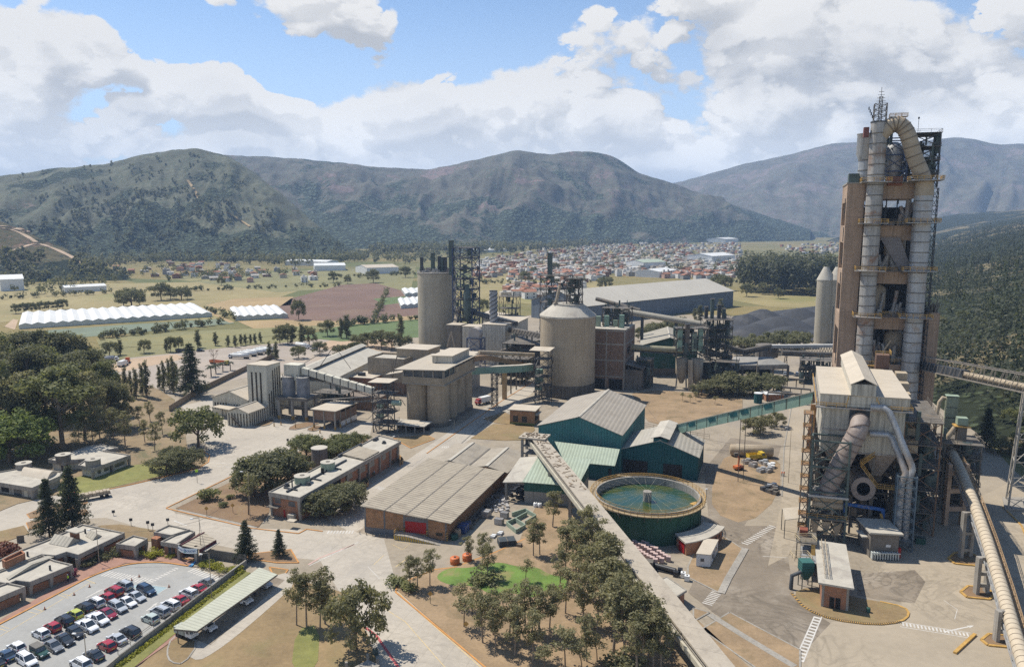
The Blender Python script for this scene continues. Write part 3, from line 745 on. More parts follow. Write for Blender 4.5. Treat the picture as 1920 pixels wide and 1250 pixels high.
line([(690,1062),(712,1085)],.14,PAINT_W); line([(701,1058),(720,1040)],.14,PAINT_Y); line([(742,1062),(772,1040)],.2,PAINT_Y); line([(735,1020),(755,1030),(770,1018),(742,1015)],.12,PAINT_Y)
line([(388,866),(470,872)],.3,PAINT_W); line([(395,872),(462,878)],.2,PAINT_W)
arrow((480,1005),(455,1003),PAINT_W); arrow((350,985),(325,975),PAINT_W)
line([(1770,1125),(1795,1142),(1790,1160)],.12,PAINT_W); line([(1430,1042),(1475,1045)],.2,PAINT_W)
# ---------------------------------------------------------------- trees
ORD = ['first','second','third','fourth','fifth','sixth','seventh','eighth','ninth','tenth','eleventh','twelfth','thirteenth','fourteenth','fifteenth','sixteenth','seventeenth','eighteenth','nineteenth']
TENS = ['','','twent','thirt','fort','fift','sixt','sevent','eight','ninet']
def ordinal(i):      # 0-based
 n = i+1
 if n < 20: return ORD[n-1]
 if n > 99: return str(n)+'th'
 t,u = divmod(n,10)
 return TENS[t]+('ieth' if u == 0 else 'y-'+ORD[u-1])
def quads_mesh(name,P,nrm,size,mat_,aspect=1.0,seed=0):
 r = np.random.default_rng(seed); n = len(P)
 nrm = nrm/np.linalg.norm(nrm,axis=1,keepdims=True)
 t = r.normal(size=(n,3)); t -= nrm*(t*nrm).sum(1,keepdims=True); t /= np.linalg.norm(t,axis=1,keepdims=True)
 b = np.cross(nrm,t); s = (size if np.ndim(size) else np.full(n,size))[:,None]*.5
 Vt = np.stack([P-t*s-b*s*aspect*.6,P+t*s*.8-b*s*aspect,P+t*s+b*s*aspect*.7,P-t*s*.7+b*s*aspect],1).reshape(-1,3)
 me = bpy.data.meshes.new(name); me.vertices.add(n*4); me.loops.add(n*4); me.polygons.add(n)
 me.vertices.foreach_set('co',Vt.astype(np.float32).ravel())
 me.loops.foreach_set('vertex_index',np.arange(n*4,dtype=np.int32))
 me.polygons.foreach_set('loop_start',np.arange(0,n*4,4,dtype=np.int32))
 me.polygons.foreach_set('loop_total',np.full(n,4,dtype=np.int32))
 me.update(calc_edges=True); me.materials.append(mat_)
 o = bpy.data.objects.new(name,me); COL.objects.link(o); return o
def clump_points(clumps,per,r):
 Ps,Ns = [],[]
 for (x,y,z,rx,rz) in clumps:
  k = max(6,int(per*rx*rx*.9))
  d = r.normal(size=(k,3)); d /= np.linalg.norm(d,axis=1,keepdims=True)
  rad = r.random(k)**.45
  Ps.append(np.array([x,y,z])+d*rad[:,None]*np.array([rx,rx,rz]))
  Ns.append(d*.8+r.normal(size=(k,3))*.55+np.array([0,0,.35]))
 return np.concatenate(Ps),np.concatenate(Ns)
PROTO = {}
def make_tree(kind,name,cat,hgt_,clumps,per,leaf,lm,limbs,bark,seed,aspect=1.0):
 r = np.random.default_rng(seed)
 t = thing(name,kind,cat)
 mb = MB()
 for path,r0,r1 in limbs:
  k = len(path); mb.tube(path,[r0+(r1-r0)*i/(k-1) for i in range(k)],6)
 if limbs: mb.build('trunk',bark,t)
 P,N = clump_points(clumps,per,r)
 P[:,2] = np.maximum(P[:,2],.1)
 c = quads_mesh('crown',P,N,leaf*(.6+.8*r.random(len(P))),lm,aspect,seed)
 c.parent = t; KIDS.setdefault(t.name,[]).append(c)
 PROTO.setdefault(kind,[]).append([t,hgt_,False])
 return t
def branching(r,h,rad,base,n,spread,lean=.5):
 tx,ty = r.normal(size=2)*lean
 tr = [V(0,0,-.3),V(tx*.2,ty*.2,h*.35),V(tx*.6,ty*.6,h*.7),V(tx,ty,h*.93)]
 limbs = [(tr,rad,rad*.3)]; tips = [(tx,ty,h*.9)]
 for i in range(n):
  a = 2*math.pi*(i+r.random()*.7)/n; z0 = h*(base+(.8-base)*r.random()); f = z0/h
  p = V(tx*f,ty*f,z0); L = spread*(1.15-f)*(.7+.5*r.random())
  q = p+V(math.cos(a)*L*.55,math.sin(a)*L*.55,L*.45); e = p+V(math.cos(a)*L,math.sin(a)*L,L*.75+.08*h)
  limbs.append(([p,q,e],rad*.42,rad*.12)); tips.append((e.x,e.y,min(e.z,h*.95)))
 return limbs,tips
for sd in range(3):       # tall airy eucalyptus
 r = np.random.default_rng(100+sd); h = 13.
 limbs,tips = branching(r,h,.2,.35,8,3.4,.6)
 cl = [(x+r.normal()*.3,y+r.normal()*.3,z,.65+r.random()*.5,.6+r.random()*.6) for (x,y,z) in tips]
 for i in range(30):
  z = h*(.38+.58*r.random()); w = 2.5*math.sin(math.pi*min(1,max(.12,(z/h-.22)/.80)))
  a = r.random()*6.28; q = w*(.35+.6*r.random())
  q *= .55+.9*r.random(); cl.append((math.cos(a)*q,math.sin(a)*q,z,.42+r.random()*.62,.45+r.random()*.75))
 make_tree('euc','eucalyptus_tree','tree',h,cl,84,.36,L_EUC,limbs,BARK_P,10+sd,.55)
for sd in range(2):       # slender young tree with open crown
 r = np.random.default_rng(140+sd); h = 8.
 limbs,tips = branching(r,h,.11,.45,5,2.0,.4)
 cl = [(x,y,z,.8+r.random()*.45,.75+r.random()*.4) for (x,y,z) in tips]
 for i in range(5):
  a = r.random()*6.28; q = .9*r.random(); cl.append((math.cos(a)*q,math.sin(a)*q,h*(.6+.35*r.random()),.75,.75))
 make_tree('slim','young_tree','tree',h,cl,70,.32,L_EUC,limbs,BARK,20+sd,.6)
for sd in range(3):       # broad leafy dome
 r = np.random.default_rng(180+sd); h = 8.;
 limbs,tips = branching(r,h*.8,.28,.2,9,4.4,.5)
 cl = [(x*1.1,y*1.1,z,1.5+r.random()*.6,1.1+r.random()*.4) for (x,y,z) in tips]
 for i in range(26):
  a = r.random()*6.28; q = 4.4*math.sqrt(r.random()); z = h*(.50+.42*math.sqrt(max(0,1-(q/5.0)**2)))-r.random()*1.0
  cl.append((math.cos(a)*q,math.sin(a)*q,z+r.normal()*.35,.7+r.random()*.75,.6+r.random()*.5))
 for i in range(10):
  a = 6.28*i/8+r.random(); cl.append((math.cos(a)*4.0,math.sin(a)*4.0,h*.36,1.2,1.0))
 make_tree('broad','broadleaf_tree','tree',h,cl,52,.38,[L_DARK,L_MID,L_EUC][sd],limbs,BARK,30+sd,.8)
for sd in range(3):       # big old forest tree, tall and heavy
 r = np.random.default_rng(220+sd); h = 20.
 limbs,tips = branching(r,h,.45,.3,10,7.,.8)
 cl = [(x,y,z,2.0+r.random()*.9,1.6+r.random()*.6) for (x,y,z) in tips]
 for i in range(62):
  z = h*(.28+.68*r.random()); w = 5.4*math.sin(math.pi*min(1,max(.15,(z/h-.12)/.90)))
  a = r.random()*6.28; q = w*(.35+.75*r.random()); cl.append((math.cos(a)*q,math.sin(a)*q,z,.8+r.random()*1.0,.8+r.random()*.9))
 make_tree('big','forest_tree','tree',h,cl,42,.50,[L_DARK,L_EUC,L_MID][sd],limbs,BARK_P,40+sd,.7)
for sd in range(2):       # conifer with drooping tiers
 r = np.random.default_rng(260+sd); h = 14.
 limbs = [([V(0,0,-.3),V(0,0,h*.5),V(0,0,h)],.24,.04)]; cl = []
 for i in range(19):
  z = h*(.14+.85*i/19.); w = (1-z/h)**.8*3.9+.22; kk = 7
  for j in range(kk):
   a = 6.28*(j+r.random()*.6)/kk+i; L = w*(.45+.75*r.random())
   e = V(math.cos(a)*L,math.sin(a)*L,z-L*.22)
   limbs.append(([V(0,0,z),e],.05,.02))
   if r.random() < .12: continue
   for f in (.45,.75,1.0): cl.append((e.x*f,e.y*f,z-L*.22*f,.30+.42*(1-f)+.12*w,.22+.06*w))
 make_tree('conifer','conifer_tree','tree',h,cl,62,.36,L_PINE,limbs,BARK,50+sd,.4)
r = np.random.default_rng(301); h = 12.
cl = [(r.normal()*.45,r.normal()*.45,h*(.1+.88*i/26.),1.15-.75*abs(i/26.-.42)*1.2,.9) for i in range(27)]
make_tree('column','poplar_tree','tree',h,cl,80,.4,L_DARK,[([V(0,0,-.3),V(0,0,h*.9)],.2,.05)],BARK,60,.6)
r = np.random.default_rng(311); h = 7.     # leafless tree
limbs,tips = branching(r,h,.16,.25,9,3.6,.4)
for (x,y,z) in tips[:]:
 for j in range(4):
  a = r.random()*6.28; limbs.append(([V(x,y,z),V(x+math.cos(a)*.9,y+math.sin(a)*.9,z+.7)],.035,.012))
make_tree('bare','leafless_tree','tree',h,[(x,y,z,.45,.4) for (x,y,z) in tips[::3]],40,.25,L_RUST,limbs,BARK_P,61)
for sd,lm in enumerate([L_MID,L_DARK]):
 r = np.random.default_rng(330+sd)
 cl = [(r.normal()*.55,r.normal()*.55,.35+r.random()*.7,.5+r.random()*.3,.45) for i in range(9)]
 make_tree('bush','bush','bush',1.5,cl,160,.2,lm,[],BARK,70+sd,.8)
cl = [(np.random.default_rng(5).normal()*.0,0,.9,1.0,.8)]
make_tree('redbush','red_bush','bush',1.6,cl,420,.22,L_RUST,[],BARK,75)
make_tree('purple','flowering_bush','bush',1.6,cl,420,.22,L_PURP,[],BARK,76)
def make_palm():
 t = thing('palm_tree','palm','tree'); mb = MB(); mb.tube([V(0,0,-.2),V(.1,0,3),V(0,0,5.2)],[.32,.26,.24],8); mb.build('trunk',BARK,t)
 m2 = MB(); r = random.Random(3)
 for j in range(26):
  a = 6.28*j/26+r.random()*.2; up = .2+1.1*r.random(); L = 2.7
  prev = None
  for i in range(6):
   f = i/5; rr = L*f; z = 5.2+up*L*f*.7-1.5*f*f*L*.55; w = .38*math.sin(math.pi*(.12+.85*f))
   c = V(math.cos(a)*rr,math.sin(a)*rr,z); s = V(-math.sin(a),math.cos(a))*w
   if prev: m2.add([prev[0]-prev[1]-UP*.14,prev[0],c,c-s-UP*.14],[(0,1,2,3)]); m2.add([prev[0],prev[0]+prev[1]-UP*.14,c+s-UP*.14,c],[(0,1,2,3)])
   prev = (c,s)
 m2.build('crown',L_PINE,t); PROTO['palm'] = [[t,6.4,False]]
make_palm()
_rt = random.Random(11)
def place(kind,loc,h,label,group,sq=1.0,lm=None,variant=None):
 ps = PROTO[kind]; p = ps[variant if variant is not None else _rt.randrange(len(ps))]
 s = h/p[1]; sc = (s*sq,s*sq,s); rz = _rt.random()*6.28
 if not p[2]:
  t = p[0]; p[2] = True; t.location = loc; t.rotation_euler = (0,0,rz); t.scale = sc; t['label'] = label
  if group: t['group'] = group
 else: t = dup(p[0],loc,rz,label,group,sc)
 if lm:
  for ch in KIDS[t.name]:
   if ch.name.startswith('crown'): recolor(ch,lm)
 return t
def grove(kind,spots,desc,group,sq=1.0,lm=None,hs=1.0):
 srt = sorted(spots,key=lambda s_: s_[0]); n = len(srt)
 for i,s_ in enumerate(srt):
  b = at(s_[0],s_[1]); b.z = float(slope_z(b.x,b.y)) if b.x > foot_x(b.y) else 0.0
  h = max(1.0,hgt(s_[2],b.y)-b.z)*hs
  if n == 1: lab = desc
  else: lab = f"{desc}, {'leftmost' if i == 0 else 'rightmost' if i == n-1 else ordinal(i)+' from the left'}"
  q = s_[3] if len(s_) > 3 else sq
  place(kind,b,h,lab,group if n > 1 else None,q,lm)
def unused_protos():
 for ps in PROTO.values():
  for p in ps:
   if not p[2]:
    for ch in KIDS.get(p[0].name,[]): bpy.data.objects.remove(ch)
    bpy.data.objects.remove(p[0])
def wood(name,P,H,Wd,mat_,label,n=46,leaf=2.2,seed=0,cone=False):
 r = np.random.default_rng(seed); P = np.asarray(P,float); k = len(P)
 d = r.normal(size=(k,n,3)); d /= np.linalg.norm(d,axis=2,keepdims=True)
 rad = r.random((k,n))**.4
 H = np.asarray(H)[:,None]; Wd = np.asarray(Wd)[:,None]
 if cone:
  zf = r.random((k,n))**1.3; w = (1-zf)*Wd+.2; a = r.random((k,n))*6.28; rr = np.sqrt(r.random((k,n)))
  X = np.stack([np.cos(a)*w*rr,np.sin(a)*w*rr,H*(.08+.92*zf)],-1); N = np.stack([np.cos(a),np.sin(a),np.full((k,n),.9)],-1)+r.normal(size=(k,n,3))*.4
 else:
  X = np.stack([d[...,0]*rad*Wd,d[...,1]*rad*Wd,H*(.56+.42*d[...,2]*rad)],-1); N = d+r.normal(size=(k,n,3))*.5+np.array([0,0,.3])
 X = X+P[:,None,:]
 o = quads_mesh(name,X.reshape(-1,3),N.reshape(-1,3),leaf*(.55+.9*r.random(k*n)),mat_,.8,seed)
 o['kind'] = 'stuff'; o['label'] = label; return o
# ---------------------------------------------------------------- vehicles
CARP = {}
PAINTS = {c: plain('car_paint_'+c,v,rough=.28,spec=.5,coat=.6) for c,v in dict(white=(.72,.72,.72),silver=(.40,.42,.44),grey=(.16,.17,.18),black=(.016,.018,.022),red=(.34,.012,.018),darkred=(.24,.012,.03),blue=(.022,.05,.10),lime=(.42,.45,.06),green=(.012,.06,.045),pale=(.42,.47,.42),sand=(.30,.28,.25)).items()}
HEADL = plain('headlight_glass',(.75,.75,.72),rough=.15); TAILL = plain('tail_light_red',(.35,.01,.01),rough=.25)
RIM = plain('alloy_rim',(.40,.40,.41),rough=.35,metal=.6); TYRE = plain('tyre_rubber',(.016,.016,.017),rough=.9)
def loft(mb,secs,w,smooth=False):
 vs = []
 for (x,z0,z1,wb,wt) in secs: vs += [V(x,-wb,z0),V(x,wb,z0),V(x,wt,z1),V(x,-wt,z1)]
 fs = []
 for i in range(len(secs)-1):
  o = i*4
  for j in range(4): fs.append((o+j,o+4+j,o+4+(j+1) % 4,o+(j+1) % 4))
 n = len(vs); fs += [(0,1,2,3)[::1],(n-1,n-2,n-3,n-4)]
 mb.add(vs,fs,smooth); return mb
def make_car(kind):
 L,Wd,Hh = dict(hatch=(3.9,1.70,1.50),sedan=(4.4,1.74,1.45),suv=(4.5,1.84,1.70),pickup=(5.1,1.84,1.78),jeep=(3.8,1.66,1.72))[kind]
 t = thing(dict(hatch='hatchback_car',sedan='sedan_car',suv='suv_car',pickup='pickup_truck',jeep='off_road_car')[kind],kind,'car' if kind != 'pickup' else 'pickup')
 w = Wd/2; f,rr = L/2,-L/2
 belt = Hh*.57; gl = .28 if kind in ('suv','pickup','jeep') else .2
 body = MB()
 loft(body,[(rr,gl+.18,belt-.12,w*.80,w*.78),(rr+.10,gl+.02,belt,w*.93,w*.86),(rr+.5,gl,belt+.02,w,w*.93),(0,gl,belt,w,w*.94),(f-1.05,gl,belt-.02,w,w*.93),(f-.35,gl,belt-.13,w*.98,w*.86),(f-.05,gl+.06,belt-.26,w*.84,w*.76),(f,gl+.15,belt-.38,w*.76,w*.70)],w)
 cab = dict(hatch=(rr+.12,rr+.55,f-1.75,f-1.0),sedan=(rr+.62,rr+1.25,f-2.05,f-1.2),suv=(rr+.10,rr+.42,f-1.9,f-1.05),pickup=(rr+1.75,rr+1.95,f-2.0,f-1.15),jeep=(rr+.05,rr+.12,f-1.6,f-1.35))[kind]
 x0,x1,x2,x3 = cab; wt = w*.74; b2 = belt-.01
 roof = MB(); loft(body,[(x1-.06,Hh-.09,Hh-.045,wt,wt*.93),(x1+.35,Hh-.09,Hh,wt,wt*.93),(x2-.2,Hh-.09,Hh,wt,wt*.93),(x2+.06,Hh-.09,Hh-.04,wt,wt*.93)],w)
 for sgn in (-1,1):
  wb = w*.90
  for (xa,xb) in ((x0,x1),(x3,x2),((x0+x3)/2-.05,(x1+x2)/2-.05)): body.beam(V(xa,sgn*wb,b2),V(xb,sgn*wt,Hh-.07),.10,.07)
  body.box(V(x3-.15,sgn*(w+.06),belt+.02),.12,.16,.13)
 if kind == 'pickup':
  for sgn in (-1,1): body.fbox(Fr(V(0,0,0),V(1,0),V(0,1)),rr+.08,rr+1.7,sgn*(w*.9)-.05,sgn*(w*.9)+.05,belt-.02,belt+.12)
  body.fbox(Fr(V(0,0,0),V(1,0),V(0,1)),rr+.04,rr+.12,-w*.85,w*.85,belt-.02,belt+.12)
 bo = body.build('body',PAINTS['white'],t,local=True)
 wi = .93; g = MB()
 A = lambda x,s,z: V(x,s,z)
 wb,wt2,zt = w*.885*1.0,wt*.97,Hh-.085
 m = MB(); m.add([A(x3,-wb,b2),A(x3,wb,b2),A(x2,wt2,zt),A(x2,-wt2,zt)],[(0,1,2,3)]); m.build('windscreen',GLASS,t,local=True)
 m = MB(); m.add([A(x0,wb,b2),A(x0,-wb,b2),A(x1,-wt2,zt),A(x1,wt2,zt)],[(0,1,2,3)]); m.build('rear_window',GLASS,t,local=True)
 for sgn in (-1,1):
  m = MB(); q = [A(x0,sgn*wb,b2),A(x3,sgn*wb,b2),A(x2,sgn*wt2,zt),A(x1,sgn*wt2,zt)]; m.add(q if sgn < 0 else q[::-1],[(0,1,2,3)]); m.build('side_window',GLASS,t,local=True)
  m = MB(); m.box(V(f-.18,sgn*w*.66,belt-.36),.26,.34,.16); m.build('headlight',HEADL,t,local=True)
  m = MB(); m.box(V(rr+.10,sgn*w*.74,belt-.26),.14,.22,.26); m.build('tail_light',TAILL,t,local=True)
  for xw in (f-.82,rr+.78):
   R0 = .33 if kind in ('hatch','sedan') else .38
   m = MB(); m.tube([V(xw,sgn*(w-.17),R0),V(xw,sgn*(w+.03),R0)],R0,14); wh = m.build('wheel',TYRE,t,local=True)
   m = MB(); m.tube([V(xw,sgn*(w+.02),R0),V(xw,sgn*(w+.05),R0)],R0*.6,10); m.build('rim',RIM,wh,local=True)
 m = MB(); m.box(V(f-.02,0,gl+.1),.10,w*1.1,.16); m.build('grille',BLACKM,t,local=True)
 m = MB(); m.box(V(rr+.0,0,belt-.34),.06,.5,.13); m.build('number_plate',plain('plate_yellow',(.6,.48,.08)),t,local=True)
 if kind == 'jeep':
  m = MB(); m.fbox(Fr(V(0,0,0),V(1,0),V(0,1)),rr+.02,.35,-w*.86,w*.86,belt+.02,Hh+.02); m.build('canvas_top',mat('grey_canvas',(.15,.14,.125),var=.2,scale=2),t,local=True)
 if kind in ('suv',):
  m = MB()
  for sgn in (-1,1): m.beam(V(x1+.1,sgn*wt*.85,Hh+.05),V(x2-.1,sgn*wt*.85,Hh+.05),.05)
  m.build('roof_rail',BLACKM,t,local=True)
 CARP[kind] = [t,False]
for kk in ('hatch','sedan','suv','pickup','jeep'): make_car(kk)
def car(kind,colr,loc,heading,label,group=None):
 p = CARP[kind]
 if not p[1]: t = p[0]; p[1] = True; t.location = loc; t.rotation_euler = (0,0,heading); t['label'] = label
 else: t = dup(p[0],loc,heading,label)
 t.scale = (1.1,)*3
 if group: t['group'] = group
 for ch in KIDS[t.name]:
  if ch.name.startswith('body'): recolor(ch,PAINTS[colr])
 return t
def head(p,q): d = at(*q)-at(*p); return math.atan2(d.y,d.x)
HFR = head((146,1168),(186,1187))       # nose to lower right
HBK = HFR+math.pi
G1 = 'cars parked in the staff lot'
rows = [
 ('far row of the lot',HBK,[('suv','silver',232,1102,'silver estate'),('suv','red',214,1113,'red van-like car'),('hatch','red',200,1124,'red hatchback'),('suv','white',179,1134,'white SUV'),('suv','black',159,1144,'black SUV'),('hatch','lime',140,1156,'lime yellow hatchback'),('suv','black',121,1168,'black station car'),('hatch','red',98,1180,'red hatchback'),('hatch','white',77,1192,'white hatchback'),('hatch','white',31,1218,'white hatchback'),('sedan','blue',12,1233,'dark blue sedan'),('sedan','black',-8,1246,'black sedan')]),
 ('middle row of the lot',HFR,[('suv','blue',275,1111,'dark blue SUV'),('sedan','silver',256,1123,'silver sedan'),('sedan','white',239,1133,'whitish sedan'),('suv','silver',221,1143,'silver car'),('sedan','darkred',202,1155,'crimson sedan'),('pickup','white',184,1166,'white pickup'),('pickup','white',164,1179,'white pickup'),('hatch','black',142,1191,'dark green-black hatchback'),('sedan','black',122,1204,'black sedan'),('sedan','grey',101,1216,'grey sedan'),('jeep','green',75,1228,'canvas topped green car'),('suv','white',51,1243,'white SUV')]),
 ('row by the low wall',HBK,[('sedan','grey',389,1096,'dark grey sedan'),('sedan','red',372,1107,'red sedan'),('suv','white',354,1117,'white SUV'),('sedan','red',337,1129,'red sedan'),('suv','white',320,1139,'white SUV'),('suv','silver',301,1151,'pale silver SUV'),('hatch','pale',282,1164,'pale green hatchback'),('suv','black',244,1190,'black SUV'),('sedan','silver',219,1202,'silver sedan'),('hatch','red',200,1215,'red hatchback'),('sedan','black',176,1233,'black sedan'),('suv','white',152,1249,'white SUV')])]
for rn,hd,cs in rows:
 for i,(kd,c_,px,py,ds) in enumerate(cs):
  pos = 'farthest' if i == 0 else ordinal(i)+' from the far end'
  car(kd,c_,at(px,py,.012),hd+_rt.uniform(-.03,.03),f"{ds}, {pos} in the {rn}",G1)
HCP = head((470,1120),(452,1133))+math.pi*0
car('suv','white',at(455,1128,.17),HFR+.05,'white SUV nosing out from under the middle of the carport','cars under the carport')
car('hatch','white',at(389,1178,.17),HFR+.05,'white hatchback beside the truck at the near end of the carport','cars under the carport')
car('suv','silver',at(492,1098,.17),HFR+.05,'silver SUV at the far end of the carport','cars under the carport')
def tag_truck(t,m_cab,m_body,m_wheel=TYRE): pass
def make_truck(name,label,cat,cabm,cargo,cargom,n_axle=3,L=9.5,group=None,box_h=3.3):
 t = thing(name,label,cat,group=group); F0 = Fr(V(0,0,0),V(1,0),V(0,1)); f = L/2
 m = MB(); m.fbox(F0,-f,f-.4,-.45,.45,.75,1.0); m.build('chassis',STEEL_D,t,local=True)
 m = MB(); loft(m,[(f-2.1,.9,2.75,1.2,1.12),(f-.75,.9,2.8,1.2,1.1),(f-.35,.9,1.9,1.2,1.15),(f,.8,1.75,1.1,1.05)],1); m.build('cab',cabm,t,local=True)
 m = MB(); m.add([V(f-.33,-1.05,1.92),V(f-.33,1.05,1.92),V(f-.70,1.0,2.62),V(f-.70,-1.0,2.62)],[(0,1,2,3)]); m.build('windscreen',GLASS,t,local=True)
 for sgn in (-1,1):
  m = MB(); q = [V(f-1.7,sgn*1.2,1.75),V(f-.62,sgn*1.2,1.75),V(f-.85,sgn*1.16,2.55),V(f-1.7,sgn*1.16,2.55)]; m.add(q if sgn < 0 else q[::-1],[(0,1,2,3)]); m.build('side_window',GLASS,t,local=True)
  xs = [f-1.1]+[-f+1.0+1.35*i for i in range(n_axle-1)]
  for x in xs:
   m = MB(); m.tube([V(x,sgn*.85,.5),V(x,sgn*1.22,.5)],.5,14); m.build('wheel',TYRE,t,local=True)
  m = MB(); m.box(V(f-.02,sgn*.8,.95),.1,.3,.2); m.build('headlight',HEADL,t,local=True)
 m = MB(); bx = f-2.35
 if cargo == 'tank':
  m.tube([V(-f,0,2.25),V(-f+.25,0,2.25),V(-f+.3,0,2.25),V((bx-f)/2,0,2.05),V(bx-.3,0,2.25),V(bx-.25,0,2.25),V(bx,0,2.25)],[.6,1.0,1.2,1.28,1.2,1.0,.6],18); m.fbox(F0,-f+1,bx-1,-.3,.3,3.45,3.6)
  m.build('tank',cargom,t,local=True)
 elif cargo == 'box': m.fbox(F0,-f,bx,-1.22,1.22,1.0,box_h); m.build('cargo_box',cargom,t,local=True)
 elif cargo == 'flat':
  m.fbox(F0,-f,bx,-1.22,1.22,1.0,1.2); m.build('flatbed',STEEL,t,local=True)
  m = MB()
  for i in range(9): m.fbox(F0,-f+.15+i*(bx+f-.3)/9,-f+.02+(i+1)*(bx+f-.3)/9,-1.15,1.15,1.2,2.0+.12*(i % 2))
  m.build('sack_load',cargom,t,local=True)
 else:
  m.fbox(F0,-f,bx,-1.22,1.22,1.0,1.2)
  for (a0,a1,b0,b1) in ((-f,bx,-1.22,-1.12),(-f,bx,1.12,1.22),(bx-.1,bx,-1.22,1.22),(-f,-f+.1,-1.22,1.22)): m.fbox(F0,a0,a1,b0,b1,1.2,2.3)
  m.build('tipper_body',cargom,t,local=True)
 return t
def put(t,loc,rz): t.location = loc; t.rotation_euler = (0,0,rz); return t
WHITE_T = plain('tank_trailer_white',(.66,.66,.63),rough=.4); YELC = plain('yellow_cab_paint',(.55,.38,.03)); ORG = plain('orange_truck_paint',(.50,.13,.03)); BLUEC = plain('blue_cab_paint',(.03,.07,.22)); REDC = plain('red_cab_paint',(.30,.02,.02))
put(make_truck('flatbed_truck','flatbed truck loaded with pale sacks at the road edge by the tall conifers','truck',REDC,'flat',mat('cement_sacks',(.36,.30,.22),var=.25,scale=2),L=11),at(168,936,.01),head((168,936),(120,945)))
put(make_truck('box_truck','pale box truck parked under the near end of the carport','truck',WHITE,'box',mat('pale_truck_box',(.40,.42,.36),var=.15,scale=1,stripe=('u',.8,.3)),L=6,box_h=2.55),at(350,1193,.17),HFR+.05).scale = (.8,.8,.8)
put(make_truck('box_truck','small red cab truck with white box beside the silo cluster','truck',REDC,'box',WHITE,L=8),at(905,757),head((940,748),(890,760)))
tk = make_truck('tanker_truck','white cement tanker nearest the camera in the parked bunch','truck',WHITE,'tank',WHITE_T,L=13)
put(tk,at(448,672),head((470,672),(436,671)))
for i,(px,py,ds) in enumerate([(462,668,'second'),(474,665,'third'),(487,663,'fourth'),(497,660,'fifth')]):
 dup(tk,at(px,py),head((470,672),(436,671))+.1,f'white cement tanker, {ds} back in the parked bunch','cement tankers parked in the gravel yard')
tk['group'] = 'cement tankers parked in the gravel yard'
dup(tk,at(567,652),head((560,650),(590,655)),'white cement tanker parked alone by the poplars','cement tankers parked in the gravel yard')
put(make_truck('tipper_truck','orange bedded truck with yellow cab standing in the gravel yard','truck',YELC,'tip',ORG,L=14),at(412,683),head((394,680),(430,684)))
put(make_truck('tipper_truck','rust orange tipper truck at the left of the gravel yard','truck',ORG,'tip',ORG,L=8),at(239,680),head((239,684),(243,677)))
put(make_truck('box_truck','white lorry beside the orange tipper','truck',WHITE,'box',WHITE_T,L=8),at(231,686),head((225,688),(236,684)))
put(make_truck('tipper_truck','dark tipper truck behind the tall conifer in the gravel yard','truck',BLUEC,'tip',STEEL_D,L=11),at(345,661),head((338,661),(356,662)))
car('suv','black',at(376,659),.3,'black SUV parked in the gravel yard',None); car('suv','silver',at(588,656),2.9,'silver SUV beside the lone tanker',None)
car('pickup','white',at(210,700),2.9,'white pickup among the trees at the left end of the gravel yard',None)
put(make_truck('tanker_truck','grey tanker at the left end of the gravel yard','truck',WHITE,'tank',GALV,L=13),at(200,678),.4)
car('suv','white',at(1495,703),1.2,'white SUV parked beyond the green conveyor near the grey canopy',None); car('pickup','silver',at(1472,704),1.2,'silver pickup under the grey canopy',None)
car('suv','white',at(530,713),1.2,'white car behind the striped tower',None)
